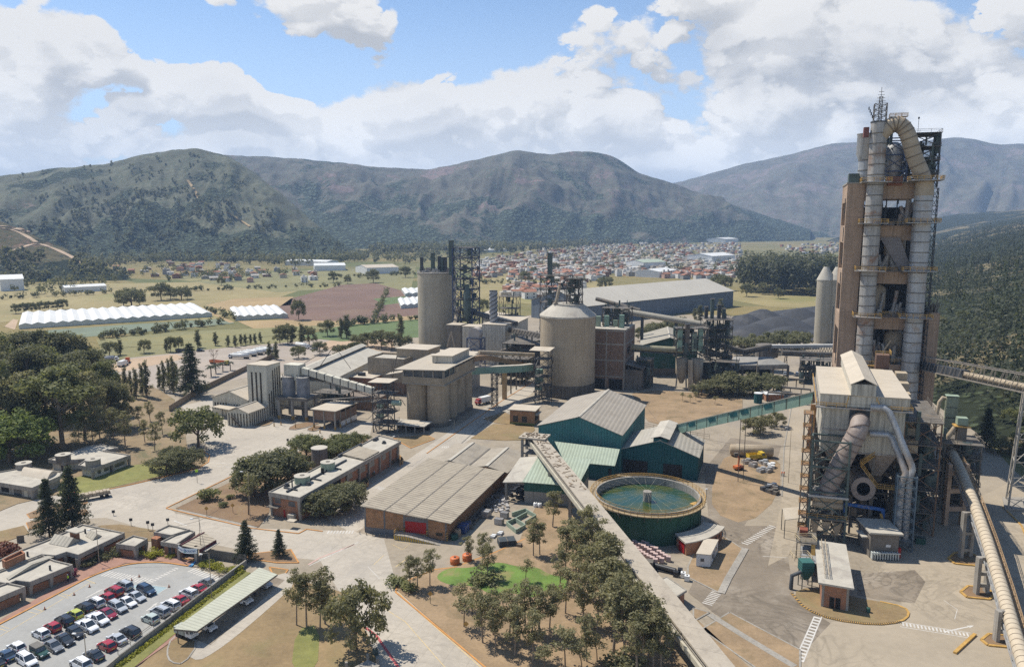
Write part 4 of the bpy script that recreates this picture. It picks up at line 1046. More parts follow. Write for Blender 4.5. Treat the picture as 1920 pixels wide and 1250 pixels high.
# ---------------------------------------------------------------- building helpers
def poly_at(px,z): return [at(x,y,z) for x,y in px]
def ccw(pts):
 ar = sum(pts[i].x*pts[(i+1) % len(pts)].y-pts[(i+1) % len(pts)].x*pts[i].y for i in range(len(pts)))
 return pts if ar > 0 else pts[::-1]
def inset(pts,d):
 pts = ccw(pts); n = len(pts); out = []
 for i in range(n):
  a,b,c = pts[i-1],pts[i],pts[(i+1) % n]
  t1 = (b-a).normalized(); t2 = (c-b).normalized()
  n1 = V(-t1.y,t1.x); n2 = V(-t2.y,t2.x); m = (n1+n2); L = m.length
  m = m.normalized(); k = max(.35,m.dot(n1)); out.append(b+m*(d/k))
 return out
def flat_building(name,label,cat,roof_px,z,wallm,roofm,band=.7,ins=.5,wins=(),cols=(),group=None,parapet=.35,bandm=None,winm=None):
 pts = ccw(poly_at(roof_px,z)); flipped = pts[0] != at(*roof_px[0],z)
 c = sum(pts,V(0,0,0))/len(pts); t = thing(name,label,cat,V(c.x,c.y,0),group)
 n = len(pts); w = inset(pts,ins)
 mb = MB(); mb.prism([(p.x,p.y) for p in w],-.1,z-band+.01); mb.build('wall',wallm,t)
 mb = MB(); mb.prism([(p.x,p.y) for p in inset(pts,.28)],z-band+.05,z-.02); mb.build('roof',roofm,t)
 inn = inset(pts,.26); mb = MB()
 for i in range(n):
  a,b,ci,d = pts[i],pts[(i+1) % n],inn[(i+1) % n],inn[i]
  mb.box8([V(p.x,p.y,z-band) for p in (a,b,ci,d)]+[V(p.x,p.y,z+parapet) for p in (a,b,ci,d)])
 mb.build('parapet',bandm or CONC,t)
 idx = lambda e: (n-2-e) % n if flipped else e
 for (e,f0,f1,z0,z1,*m) in wins:
  i = idx(e); a,b = w[i],w[(i+1) % n]
  if flipped: f0,f1 = 1-f1,1-f0
  tt = (b-a); nn = V(tt.y,-tt.x).normalized()
  p,q = a+tt*f0,a+tt*f1
  mb = MB(); mb.box8([V(*(p-nn*.05).xy,z0),V(*(p+nn*.06).xy,z0),V(*(q+nn*.06).xy,z0),V(*(q-nn*.05).xy,z0),V(*(p-nn*.05).xy,z1),V(*(p+nn*.06).xy,z1),V(*(q+nn*.06).xy,z1),V(*(q-nn*.05).xy,z1)][::1])
  mb.build('door' if (m and m[0] in (RED,DARKSTR)) else 'window',m[0] if m else GLASS,t)
 for (e,f) in cols:
  i = idx(e); a,b = pts[i],pts[(i+1) % n]
  if flipped: f = 1-f
  p = a+(b-a)*f; nn = V((b-a).y,-(b-a).x).normalized(); tt = (b-a).normalized()
  q0 = p-nn*1.0
  mb = MB(); mb.box8([V(*(q0-tt*.3).xy,0),V(*(p-nn*.35-tt*.3).xy,0),V(*(p-nn*.35+tt*.3).xy,0),V(*(q0+tt*.3).xy,0),V(*(q0-tt*.4).xy,z-band),V(*(p-nn*.02-tt*.4).xy,z-band),V(*(p-nn*.02+tt*.4).xy,z-band),V(*(q0+tt*.4).xy,z-band)])
  mb.build('column',CONC,t)
 return t,pts
def gabled(name,label,cat,F,L,D,ze,zr,wallm,roofm,oh=.5,ridge='b',rf=.5,group=None,cap=True,base=0.0,thick=.18):
 t = thing(name,label,cat,F(L/2,D/2,base),group)
 if ridge == 'a': F = Fr(F(0,D),-F.ey,F.ex); L,D = D,L
 mb = MB(); r = L*rf
 pr = [F(0,0,base-.1),F(L,0,base-.1),F(L,0,ze),F(r,0,zr),F(0,0,ze)]; bk = [p+F.ey*D for p in pr]
 mb.add(pr+bk,[(0,1,2,3,4),(9,8,7,6,5),(0,5,6,1),(1,6,7,2),(4,9,5,0)]); mb.build('wall',wallm,t)
 mb = MB(); up = .12
 sl = (zr-ze)/max(r,.1); sr = (zr-ze)/max(L-r,.1)
 a = [F(-oh,-oh,ze-sl*oh+up),F(r,-oh,zr+up),F(r,D+oh,zr+up),F(-oh,D+oh,ze-sl*oh+up)]
 b = [F(r,-oh,zr+up),F(L+oh,-oh,ze-sr*oh+up),F(L+oh,D+oh,ze-sr*oh+up),F(r,D+oh,zr+up)]
 if rf > .02: mb.slab(a,-thick)
 if rf < .98: mb.slab(b,-thick)
 ro = mb.build('roof',roofm,t)
 if cap and .02 < rf < .98:
  mb = MB(); mb.box8([F(r-.45,-oh-.02,zr+.14+thick),F(r+.45,-oh-.02,zr+.14+thick),F(r+.45,D+oh+.02,zr+.14+thick),F(r-.45,D+oh+.02,zr+.14+thick),F(r-.1,-oh-.02,zr+.3+thick),F(r+.1,-oh-.02,zr+.3+thick),F(r+.1,D+oh+.02,zr+.3+thick),F(r-.1,D+oh+.02,zr+.3+thick)])
  mb.build('ridge_cap',CONC_ROOF,ro)
 return t
def part_box(t,name,m,F,*b): return MB().fbox(F,*b).build(name,m,t)
def single(name,mb,m,label,cat,group=None): return tag(mb.build(name,m),label,cat,group)
def roof_tank(name,label,px,z,r,h,m,group=None):
 c = at(*px,z); t = thing(name,label,'water tank',c,group)
 MB().cyl(c,r,h,28).build('drum',m,t); MB().cyl(c+UP*h,r*1.06,.16,28).build('lid',CONC_ROOF,t); MB().cyl(c+UP*(h+.16),r*.3,.12,14).build('hatch',CONC_DK,t)
 return t
# ---------------------------------------------------------------- administration buildings by the car park
tA,_ = flat_building('office_building','long flat roofed brick office wing with concrete parapet, nearest the car park kerb','building',
 [(56,1093),(137,1060),(103,1052),(80,1042),(-20,1080),(-20,1090),(16,1096),(30,1090)],3.0,BRICK,CONC_ROOF,.75,.8,
 wins=[(0,.06,.46,1.75,2.15,DARK),(0,.52,.95,1.75,2.15,DARK)],cols=[(0,.02),(0,.49),(0,.98)])
tB,_ = flat_building('office_building','flat roofed brick office wing with pergola roofs behind the small square hut','building',
 [(147,1042),(234,1000),(155,984),(88,1014),(30,1036),(-30,1066),(-20,1078),(78,1041),(104,1043),(125,1036)],3.2,BRICK,CONC_ROOF,.75,.8,
 wins=[(0,.10,.5,1.8,2.3,DARK),(0,.62,.92,1.8,2.3,DARK),(9,.1,.9,1.7,2.3,DARK)],cols=[(0,.02),(0,.5),(0,.98),(8,.9)])
tC,_ = flat_building('office_building','flat roofed brick block cut by the left edge beside the car park','building',
 [(-60,1146),(48,1101),(14,1094),(-60,1120)],3.0,BRICK,CONC_ROOF,.75,.8,wins=[(0,.5,.9,1.75,2.15,DARK)],cols=[(0,.97)])
tD,_ = flat_building('guard_hut','small square brick hut with concrete rim between the offices and the gatehouse','building',
 [(217,1021),(253,1026),(277,1011),(250,1005)],3.0,BRICK,CONC_ROOF,.8,.6,wins=[(0,.2,.8,1.7,2.1,DARK),(1,.3,.75,.1,2.1,DARKSTR)],cols=[(0,.05),(0,.95),(1,.95)])
tE,_ = flat_building('gatehouse_block','flat roofed block with raised rim at the road side of the gatehouse','building',
 [(288,999),(321,1005),(356,994),(317,985)],3.4,BRICK,CONC_ROOF,.8,.6,wins=[(0,.3,.8,1.2,2.3,DARK)])
tF,_ = flat_building('gatehouse_block','curved end flat roofed gatehouse office beside the entrance canopy','building',
 [(301,1017),(331,1022),(345,1012),(366,998),(358,995),(346,996),(330,1003)],3.2,BRICK,CONC_ROOF,.75,.5,wins=[(0,.35,.6,.2,2.2,GLASS),(0,.65,.9,.1,2.2,DARKSTR)])
MB().prism([(p.x,p.y) for p in poly_at([(283,1008),(294,1010),(302,1005),(291,1002)],3.0)],0,2.9).build('annexe',BRICK,tF)
def on_roof(px,z): return at(px[0],px[1],z)
mb = MB(); q = ccw(poly_at([(6,1062),(12,1066),(47,1050),(41,1045)],3.3))
for i in range(4):
 a,b = q[i],q[(i+1) % 4]; mb.beam(a+UP*.9,b+UP*.9,.3,1.8)
single('roof_planter',mb,BRICK,'open brick box standing on the left end of the office roof','roof box')
mb = MB(); q = poly_at([(132,1012),(139,1013),(150,1011),(145,1008)],3.2); mb.prism([(p.x,p.y) for p in q],3.2,5.6)
tq = thing('roof_stair_house','brick stair house with white slab on the back office roof','roof house',q[0]); mb.build('wall',BRICK,tq)
MB().prism([(p.x,p.y) for p in poly_at([(122,995),(143,1000),(158,995),(142,988)],5.7)],5.6,5.85).build('roof',CONC_ROOF,tq)
def pergola(label,p0,p1,p2,p3,z,h):
 a,b,c,d = [at(*p,z) for p in (p0,p1,p2,p3)]; mb = MB()
 m1,m2 = (a+d)/2+UP*h,(b+c)/2+UP*h
 mb.slab([a,b,m2,m1],.1); mb.slab([m1,m2,c,d],.1); mb.poly([b,c,m2]); mb.poly([a,m1,d])
 single('pergola_roof',mb,ROOF_B,label,'roof','ribbed roof lights on the office roofs')
pergola('ribbed light roof shaped like a low tent in the middle of the back office',(91,1018),(126,1025),(152,1012),(116,1004),3.3,1.5)
pergola('small ribbed light roof at the right of the stair house',(160,1004),(174,1012),(191,1004),(178,997),3.3,1.0)
pergola('long narrow ribbed light roof along the front office wing',(12,1082),(16,1086),(102,1043),(96,1038),3.2,.8)
for i,(px,py,z) in enumerate([(94,1068,3.0),(52,1042,3.2),(160,999,3.2)]):
 single('vent_pipe',MB().cyl(at(px,py,z),.22,1.1,10),STEEL_D,['dark vent pipe in the middle of the front office roof','dark vent pipe near the brick box on the office roof','dark vent pipe beside the brick stair house'][i],'vent pipe')
def gate():
 t = thing('entrance_canopy','entrance canopy with ribbed roof and curved white banner beside the car park','gatehouse',at(355,1045,0))
 R4 = poly_at([(339,1022),(374,1029),(405,1011),(383,998)],3.9)
 MB().slab(R4,.2).build('roof',ROOF_A,t)
 mb = MB(); e = R4[2]-R4[1]; n_ = V(e.y,-e.x).normalized()
 mb.beam(R4[1]-UP*.55,R4[2]-UP*.55,.25,.8); mb.beam(R4[0]-UP*.1,R4[3]-UP*.1,.3,.6); mb.build('fascia',mat('maroon_fascia',(.10,.03,.035),var=.2),t)
 B0,B1 = at(334.5,1029.5,2.9),at(369.5,1036,2.9); sag = 1.0
 tt = (B1-B0); nn = V(tt.y,-tt.x).normalized(); N = 12
 vs = []
 for i in range(N+1):
  p = B0+tt*(i/N)+nn*(.9*math.sin(math.pi*i/N)*sag); p.z = 0
  vs += [p+UP*2.75,p+UP*4.0]
 mb = MB(); mb.add(vs,[(2*i,2*i+2,2*i+3,2*i+1) for i in range(N)])
 mb.add([v-nn*.08 for v in vs],[(2*i+1,2*i+3,2*i+2,2*i) for i in range(N)])
 sg = mb.build('banner',plain('banner_white',(.66,.70,.70),rough=.5),t)
 def txt(s,f,size,m,zc):
  c = bpy.data.curves.new('lettering','FONT'); c.body = s; c.size = size; c.align_x = 'CENTER'; c.align_y = 'CENTER'; c.extrude = .01
  o = bpy.data.objects.new('lettering',c); COL.objects.link(o)
  p = B0+tt*f+nn*(.9*math.sin(math.pi*f)*sag+.10); p.z = zc
  sl = tt.normalized()*1.0+nn*(.9*math.pi*math.cos(math.pi*f)/tt.length); ang = math.atan2(sl.y,sl.x)
  mw = Matrix.Translation(p)@Matrix.Rotation(ang,4,'Z')@Matrix.Rotation(R(90),4,'X')
  dg = bpy.context.evaluated_depsgraph_get(); me = bpy.data.meshes.new_from_object(o.evaluated_get(dg)); bpy.data.objects.remove(o)
  me.transform(Matrix.Translation(-wloc(sg))@mw); me.materials.clear(); me.materials.append(m)
  o2 = bpy.data.objects.new('lettering',me); COL.objects.link(o2); o2.parent = sg; KIDS.setdefault(sg.name,[]).append(o2)
 inkb = plain('logo_blue',(.02,.10,.30)); inkg = plain('logo_green',(.10,.42,.30))
 txt('HOLCIM',.74,.72,inkb,3.36); txt('Planta Nobsa',.19,.46,inkb,3.45)
 for j,(a0,m) in enumerate(((0,inkb),(1,inkg))):
  mb = MB(); p = B0+tt*.51+nn*(.9*sag+.12); p.z = 3.4; d = tt.normalized()
  for i in range(6):
   a1,a2 = math.pi*(a0+.12+i*.13),math.pi*(a0+.12+(i+1)*.13)
   pts = [p+d*math.cos(a)*r_+UP*math.sin(a)*r_ for a,r_ in ((a1,.24),(a1,.40),(a2,.40),(a2,.24))]; mb.add([q+nn*.03*j for q in pts],[(0,1,2,3)])
  mb.build('emblem',m,sg)
 for (px,py) in [(337,1048),(369,1052)]:
  g = at(px,py); mb = MB(); mb.box(g,.7,.7,3.9,A2); mb.build('column',CONC,t)
 mb = MB(); a,b = at(333,1046),at(402,1024); mb.beam(at(342,1043)+UP*1.4,at(376,1018)+UP*1.4,.3,2.8); mb.build('wall',BRICK,t)
 mb = MB(); mb.beam(at(342,1049)+UP*.45,at(364,1053)+UP*.45,.3,.2); mb.build('barrier',YEL,t)
 mb = MB(); mb.beam(at(346,1040)+UP*1.3,at(372,1046)+UP*1.3,.1,2.5); mb.build('turnstile_screen',STEEL_D,t)
 mb = MB(); mb.slab(poly_at([(378,1031),(386,1033),(412,1016),(404,1012)],3.1),.15); mb.build('side_awning',CONC_ROOF,t)
gate()
mb = MB(); mb.beam(at(379,1044)+UP*1.2,at(462,1057)+UP*1.2,.3,2.4); single('garden_wall',mb,CONC_DK,'dark grey garden wall running right from the gatehouse','wall')
mb = MB(); path = [at(462,1060),at(440,1076),at(350,1145),at(225,1241),at(185,1275)]
for p,q in zip(path,path[1:]): mb.beam(p+UP*.75,q+UP*.75,.35,1.5)
single('boundary_wall',mb,CONC,'low tan concrete wall along the right side of the car park','wall')
mb = MB(); mb.rail([p+UP*1.5+E2*-.3 for p in [at(430,1083),at(350,1145),at(225,1241)]],1.0,3.0,.07); single('handrail',mb,STEEL,'thin steel handrail on top of the low car park wall','railing')
def carport():
 t = thing('carport','long pale sheet roofed carport on thin posts beside the hedge bank','carport',at(430,1150))
 R4 = [at(326,1178,3.4),at(369,1182,3.1),at(520,1076,3.1),at(486,1063,3.4)]
 MB().slab(R4,.12).build('roof',ROOF_CP,t)
 mb = MB(); mb.beam(R4[0]-UP*.2,R4[1]-UP*.2,.14,.3); mb.beam(R4[1]-UP*.2,R4[2]-UP*.2,.14,.3); mb.beam(R4[0]-UP*.2,R4[3]-UP*.2,.14,.3); mb.build('roof_frame',STEEL,t)
 for i in range(8):
  p = R4[0].lerp(R4[3],(i+.1)/7.3)
  MB().beam(V(p.x+.4,p.y,0),V(p.x+.4,p.y,p.z-.15),.14).build('post',STEEL,t)
carport()
tG,_ = flat_building('bungalow','white walled L shaped bungalow with grey fascia and two round roof tanks','building',
 [(90,862),(118,868),(130,864),(163,861),(146,873),(176,879),(245,854),(195,846),(222,840),(190,834),(166,837)],3.4,WHITE_CL,CONC_ROOF,.9,.9,
 wins=[(5,.08,.18,1.0,2.2,GLASS),(5,.28,.42,1.0,2.2,GLASS),(5,.45,.52,.1,2.2,DARKSTR),(5,.58,.92,1.0,2.3,GLASS),(0,.75,.95,.1,2.3,DARKSTR),(1,.1,.9,.1,2.4,GLASS)],cols=[(5,.0),(5,.98),(5,.53)])
tH,_ = flat_building('bungalow','grey flat roofed bungalow with barrel vault roof light left of the conifers','building',
 [(-70,895),(60,916),(112,894),(118,886),(52,876),(-20,889)],3.4,CONC,CONC_ROOF,.9,.9,
 wins=[(0,.50,.62,.6,2.3,DARK),(0,.70,.82,.2,2.3,GLASS),(0,.86,.92,.2,2.2,WHITE_CL),(1,.2,.42,.2,2.3,WHITE_CL),(1,.5,.6,.1,2.2,DARKSTR)],cols=[(0,.97)])
mb = MB(); a,b,c,d = [at(*p,3.4) for p in [(38,891),(88,899),(108,886),(52,878)]]; N = 10
for i in range(N):
 f0,f1 = i/N,(i+1)/N; z0,z1 = 1.5*math.sin(math.pi*f0),1.5*math.sin(math.pi*f1)
 mb.add([a.lerp(d,f0)+UP*z0,b.lerp(c,f0)+UP*z0,b.lerp(c,f1)+UP*z1,a.lerp(d,f1)+UP*z1],[(0,1,2,3)])
mb.add([b.lerp(c,i/N)+UP*1.5*math.sin(math.pi*i/N) for i in range(N+1)],[tuple(range(N+1))])
mb.build('vault',ROOF_L,tH)
roof_tank('roof_tank','round concrete tank on the right wing of the white bungalow',(175,873),3.4,2.2,2.2,CONC)
roof_tank('roof_tank','round concrete tank on the left wing of the white bungalow',(119,864),3.4,2.2,2.2,CONC_DK)
roof_tank('roof_tank','small round tank behind the barrel vault',(45,877),3.4,2.2,1.6,CONC)
# ---------------------------------------------------------------- two storey office block
def office():
 px = [(503,924),(562,934.5),(752,828),(711,817)]
 t,pts = flat_building('office_block','long two storey brick office block with flat concrete roof and round roof tanks','building',px,6.6,BRICK,CONC_ROOF,.9,.7,
  wins=[(0,.10,.32,3.9,5.3,GLASS),(0,.60,.84,3.6,5.0,GLASS),(0,.40,.47,.1,2.2,RED),(1,.005,.10,3.9,5.4,GLASS),(1,.44,.475,3.6,5.2,GLASS),(1,.56,.61,3.4,5.2,GLASS),(1,.66,.71,3.4,5.2,GLASS),(1,.80,.84,3.4,5.2,GLASS),(1,.62,.645,.1,2.4,DARKSTR),(1,.50,.53,.1,2.4,DARKSTR),(1,.24,.36,3.2,5.2,DARK)],
  cols=[(0,.05),(0,.95),(1,.20),(1,.42),(1,.54),(1,.64),(1,.76),(1,.88),(1,.97)])
 A,B,C,D = [at(*p,6.6) for p in px]
 q = lambda u,v: A.lerp(B,u).lerp(D.lerp(C,u),v)
 mb = MB(); mb.slab([q(.06,.60)+UP*.6,q(.94,.60)+UP*.6,q(.94,.76)+UP*.6,q(.06,.76)+UP*.6],.5); mb.build('sheet_roof',ROOF_A,t)
 mb = MB(); mb.beam(q(.42,.04)+UP*.3,q(.42,.55)+UP*.3,.5,.4); mb.beam(q(.15,.08)+UP*.25,q(.6,.08)+UP*.25,.35,.3); mb.beam(q(.40,.24)+UP*.25,q(.75,.24)+UP*.25,.35,.3); mb.beam(q(.40,.42)+UP*.25,q(.75,.42)+UP*.25,.35,.3); mb.beam(q(.02,.57)+UP*.4,q(.02,.80)+UP*.4,.5,.8); mb.build('duct',STEEL_D,t)
 mb = MB(); mb.slab([q(.0,.02)-UP*3.4,q(.35,.02)-UP*3.4,q(.35,-.02)-UP*3.4,q(.0,-.02)-UP*3.4],.2); mb.slab([q(1.0,.05)-UP*4.2,q(1.5,.05)-UP*4.4,q(1.5,.16)-UP*4.4,q(1.0,.16)-UP*4.2],.15); mb.build('awning',CONC_DK,t)
 roof_tank('roof_tank','pale green round tank on the near end of the office block roof',(567,904),6.6,2.2,2.0,PALE_G)
 roof_tank('roof_tank','round tank with dark doorway on the middle of the office block roof',(615,879),6.6,2.1,2.2,PALE_G)
 t2 = thing('water_tank','broad round concrete tank standing behind the office block','water tank',at(600,879)); c = at(600,879)
 MB().cyl(c,2.6,7.2,28).build('drum',CONC_DK,t2); MB().cyl(c+UP*7.2,2.7,.2,28).build('lid',CONC_ROOF,t2)
 MB().box(at(606,884,6.6)+V(.3,-2.0),.9,.2,1.8,0).build('door',DARK,t)
 for i,(px_,py_) in enumerate([(538,911),(578,909),(703,826),(706,824),(720,831)]):
  single('roof_vent',MB().cyl(at(px_,py_,6.6),.5,.9,10).box(at(px_,py_,6.6),1.3,1.0,.5,A1),STEEL_D,f"dark vent unit on the office block roof, {ordinal(i)} from the near end",'roof vent','vents on the office block roof')
 single('vent_pipe',MB().cyl(at(548,913,6.6),.2,2.2,10),STEEL_D,'tall dark pipe standing at the near end of the office block roof','vent pipe')
 tc = thing('garden_shed','small cream kiosk with tilted lid in front of the office block','kiosk',at(547,976)); MB().box(at(547,976),1.9,1.2,1.9,A2).build('wall',CREAM_CL,tc); MB().box(at(547,976,1.9),2.3,1.7,.2,A2).build('roof',ROOF_L,tc)
office()
for i,(px0,py0) in enumerate([(675,900),(740,858)]):      # curved yellow ramps
 mb = MB(); path = [at(px0-9,py0-3),at(px0,py0-2),at(px0+10,py0+1),at(px0+16,py0+8),at(px0+14,py0+13)]
 for p,q in zip(path,path[1:]): mb.beam(p+UP*.6,q+UP*.6,.25,1.2); mb.beam(p+UP*.6-E1*2,q+UP*.6-E1*2+E2*.3,.25,1.2)
 single('access_ramp',mb,mat('ochre_wall_paint%d' % i,(.42,.25,.10),var=.2),['curved ochre ramp wall by the near door of the office block','curved ochre ramp wall by the far door of the office block'][i],'ramp')
# ---------------------------------------------------------------- warehouses
def warehouse():
 A,B = at(684,997),at(838,1014); F,L = frAB(A,B); C = at(809,860,7.2); F.ey = (C-at(684.5,948,7.2)); D = F.ey.length; F.ey = F.ey.normalized()
 zl,zr_ = 7.1,5.0
 t = thing('brick_warehouse','brick warehouse with corrugated lean roof and red roller door','warehouse',F(L/2,D/2))
 mb = MB(); mb.box8([F(0,0,-.1),F(L,0,-.1),F(L,D,-.1),F(0,D,-.1),F(0,0,zl),F(L,0,zr_),F(L,D,zr_),F(0,D,zl)]); mb.build('wall',BRICK_T,t)
 zz = lambda a: zl+(zr_-zl)*a/L
 mb = MB(); mb.slab([F(-.7,-.7,zz(-.7)+.3),F(L+1.4,-.7,zz(L+1.4)+.3),F(L+1.4,D,zz(L+1.4)+.3),F(-.7,D,zz(-.7)+.3)],.25); mb.build('roof',ROOF_A,t)
 mb = MB()
 for f in (.27,.53,.77): mb.beam(F(L*f,-.7,zz(L*f)+.32),F(L*f,D,zz(L*f)+.32),.35,.06)
 mb.build('sheet_lap',CONC_DK,t)
 mb = MB()
 for a in (0.0,L*.24,L*.48,L*.76,L-.45): mb.fbox(F,a,a+.45,-.06,.02,0,zz(a)-.05)
 mb.fbox(F,0.02,L*.5,-.05,.01,0,1.5); mb.fbox(F,L*.48,L*.78,-.05,.015,4.3,zz(L*.78)+.1); mb.build('concrete_frame',mat('grey_painted_frame',(.155,.15,.15),var=.2),t)
 mb = MB(); mb.fbox(F,L*.505,L*.755,-.09,.02,1.3,4.3); mb.build('roller_door',RED,t)
 mb = MB(); mb.fbox(F,L*.87,L*.95,-.07,.01,1.2,2.0); mb.build('grille',DARKSTR,t)
 for a in (L*.49,L*.765,L+.05):
  mb = MB(); mb.fbox(F,a-.18,a+.18,-.25,-.07,.1,2.6); m_ = mb.build('guard_post',YEL,t)
  mb = MB()
  for i in range(4): mb.add([F(a-.185,-.262,.3+i*.62),F(a+.185,-.262,.55+i*.62),F(a+.185,-.262,.85+i*.62),F(a-.185,-.262,.6+i*.62)],[(0,1,2,3)])
  mb.build('stripe',BLACKP,m_)
 t2 = thing('loading_ramp','concrete loading ramp with black and yellow striped edge at the red door','ramp',F(L*.6,-1.6))
 P0,P1 = F(L*.42,-.1),F(L*.42,-2.6); Q = F(L*.97,-2.9)
 mb = MB(); mb.add([F(L*.42,-.1,1.3),F(L*.42,-2.6,1.3),F(L*.55,-2.6,1.3),F(L*.97,-2.9,.03),F(L*.97,-.4,.03),F(L*.6,-.1,1.3),F(L*.42,-2.6,0),F(L*.97,-2.9,0),F(L*.42,-.1,0)],[(0,1,2,5),(5,2,3,4),(1,6,7,3,2),(0,8,6,1)]); mb.build('slab',CONC,t2)
 mb = MB()
 for i in range(18):
  a = L*(.425+.52*i/18); h = min(1.28,1.28*(L*.97-a)/(L*.42)); w = L*.52/18*.55
  mb.add([F(a,-2.63-.3*i/18,.02),F(a+w,-2.63-.3*i/18,.02),F(a+w*.4,-2.63-.3*i/18,h*.95),F(a-w*.6,-2.63-.3*i/18,h)],[(0,1,2,3)])
 mb.build('stripe',mat('hazard_yellow',(.55,.36,.05),var=.2),t2)
 mb = MB(); mb.rail([F(L*.42,-.2,1.3),F(L*.42,-2.5,1.3)],1.1,1.2,.12); mb.build('handrail',YEL,t2)
 mb = MB(); mb.rail([F(L*.44,-2.5,1.3),F(L*.6,-2.6,1.2),F(L*.96,-2.85,.05)],.9,1.2,.06); mb.build('thin_rail',STEEL,t2)
 for i in range(5):
  p = F(-.5+i*1.9,-1.6-.15*i); single('bollard',MB().cyl(p,.09,.9,8),STEEL,f"thin steel bollard in front of the warehouse wall, {ordinal(i)} from the left",'bollard','bollards in front of the warehouse')
 return F,L,D
WF,WL,WD = warehouse()
def warehouse2():
 z = 5.6; P = [at(835,862,z),at(884,871,z),at(960,887,z)]
 b1,b2 = at(868,825,z),at(1003,832,z)
 F = Fr(WF(-.2,WD+.05),WF.ex,WF.ey); D = 20.0
 t = thing('double_gable_warehouse','long warehouse of two low gables with grey sheet roof, joined behind the red door warehouse','warehouse',F(14,D/2))
 mb = MB(); n = [(0,5.9),(6.4,6.9),(12.4,5.3),(18.4,6.1),(24.4,4.4)]
 fr_ = [F(0,0,-.1)]+[F(a,0,zz) for a,zz in n]+[F(24.4,0,-.1)]; bk = [p+F.ey*D for p in fr_]; k = len(fr_)
 mb.add(fr_+bk,[tuple(range(k))[::-1],tuple(range(k,2*k)),(0,1,k+1,k),(k-2,k-1,2*k-1,2*k-2)][::1]); mb.build('wall',BRICK_T,t)
 for j in (0,2):
  mb = MB()
  for (a0,z0),(a1,z1) in ((n[j],n[j+1]),(n[j+1],n[j+2])):
   e0 = .6 if (j == 0 and a0 == 0) else 0; e1 = .8 if a1 == 24.4 else 0
   mb.slab([F(a0-e0,.02,z0+.3),F(a1+e1,.02,z1+.3),F(a1+e1,D+.5,z1+.3),F(a0-e0,D+.5,z0+.3)],.2)
  r = mb.build('roof',mat('grey_ribbed_roof%d' % j,(.345,.30,.235),var=.16,scale=.3,stripe=('b',1.0,.35),stain=((.22,.19,.15),.5,.2)),t)
  a1 = n[j+1][0]; mb = MB(); mb.fbox(F,a1-.5,a1+.5,.0,D+.5,n[j+1][1]+.25,n[j+1][1]+.42); mb.build('ridge_cap',CONC_ROOF,r)
 mb = MB(); mb.fbox(F,12.1,12.7,0,D,5.6,5.76); mb.build('valley_gutter',STEEL,t)
 mb = MB(); mb.fbox(F,24.38,24.5,4,6,2.5,4); mb.build('window',BRICK,t)
warehouse2()
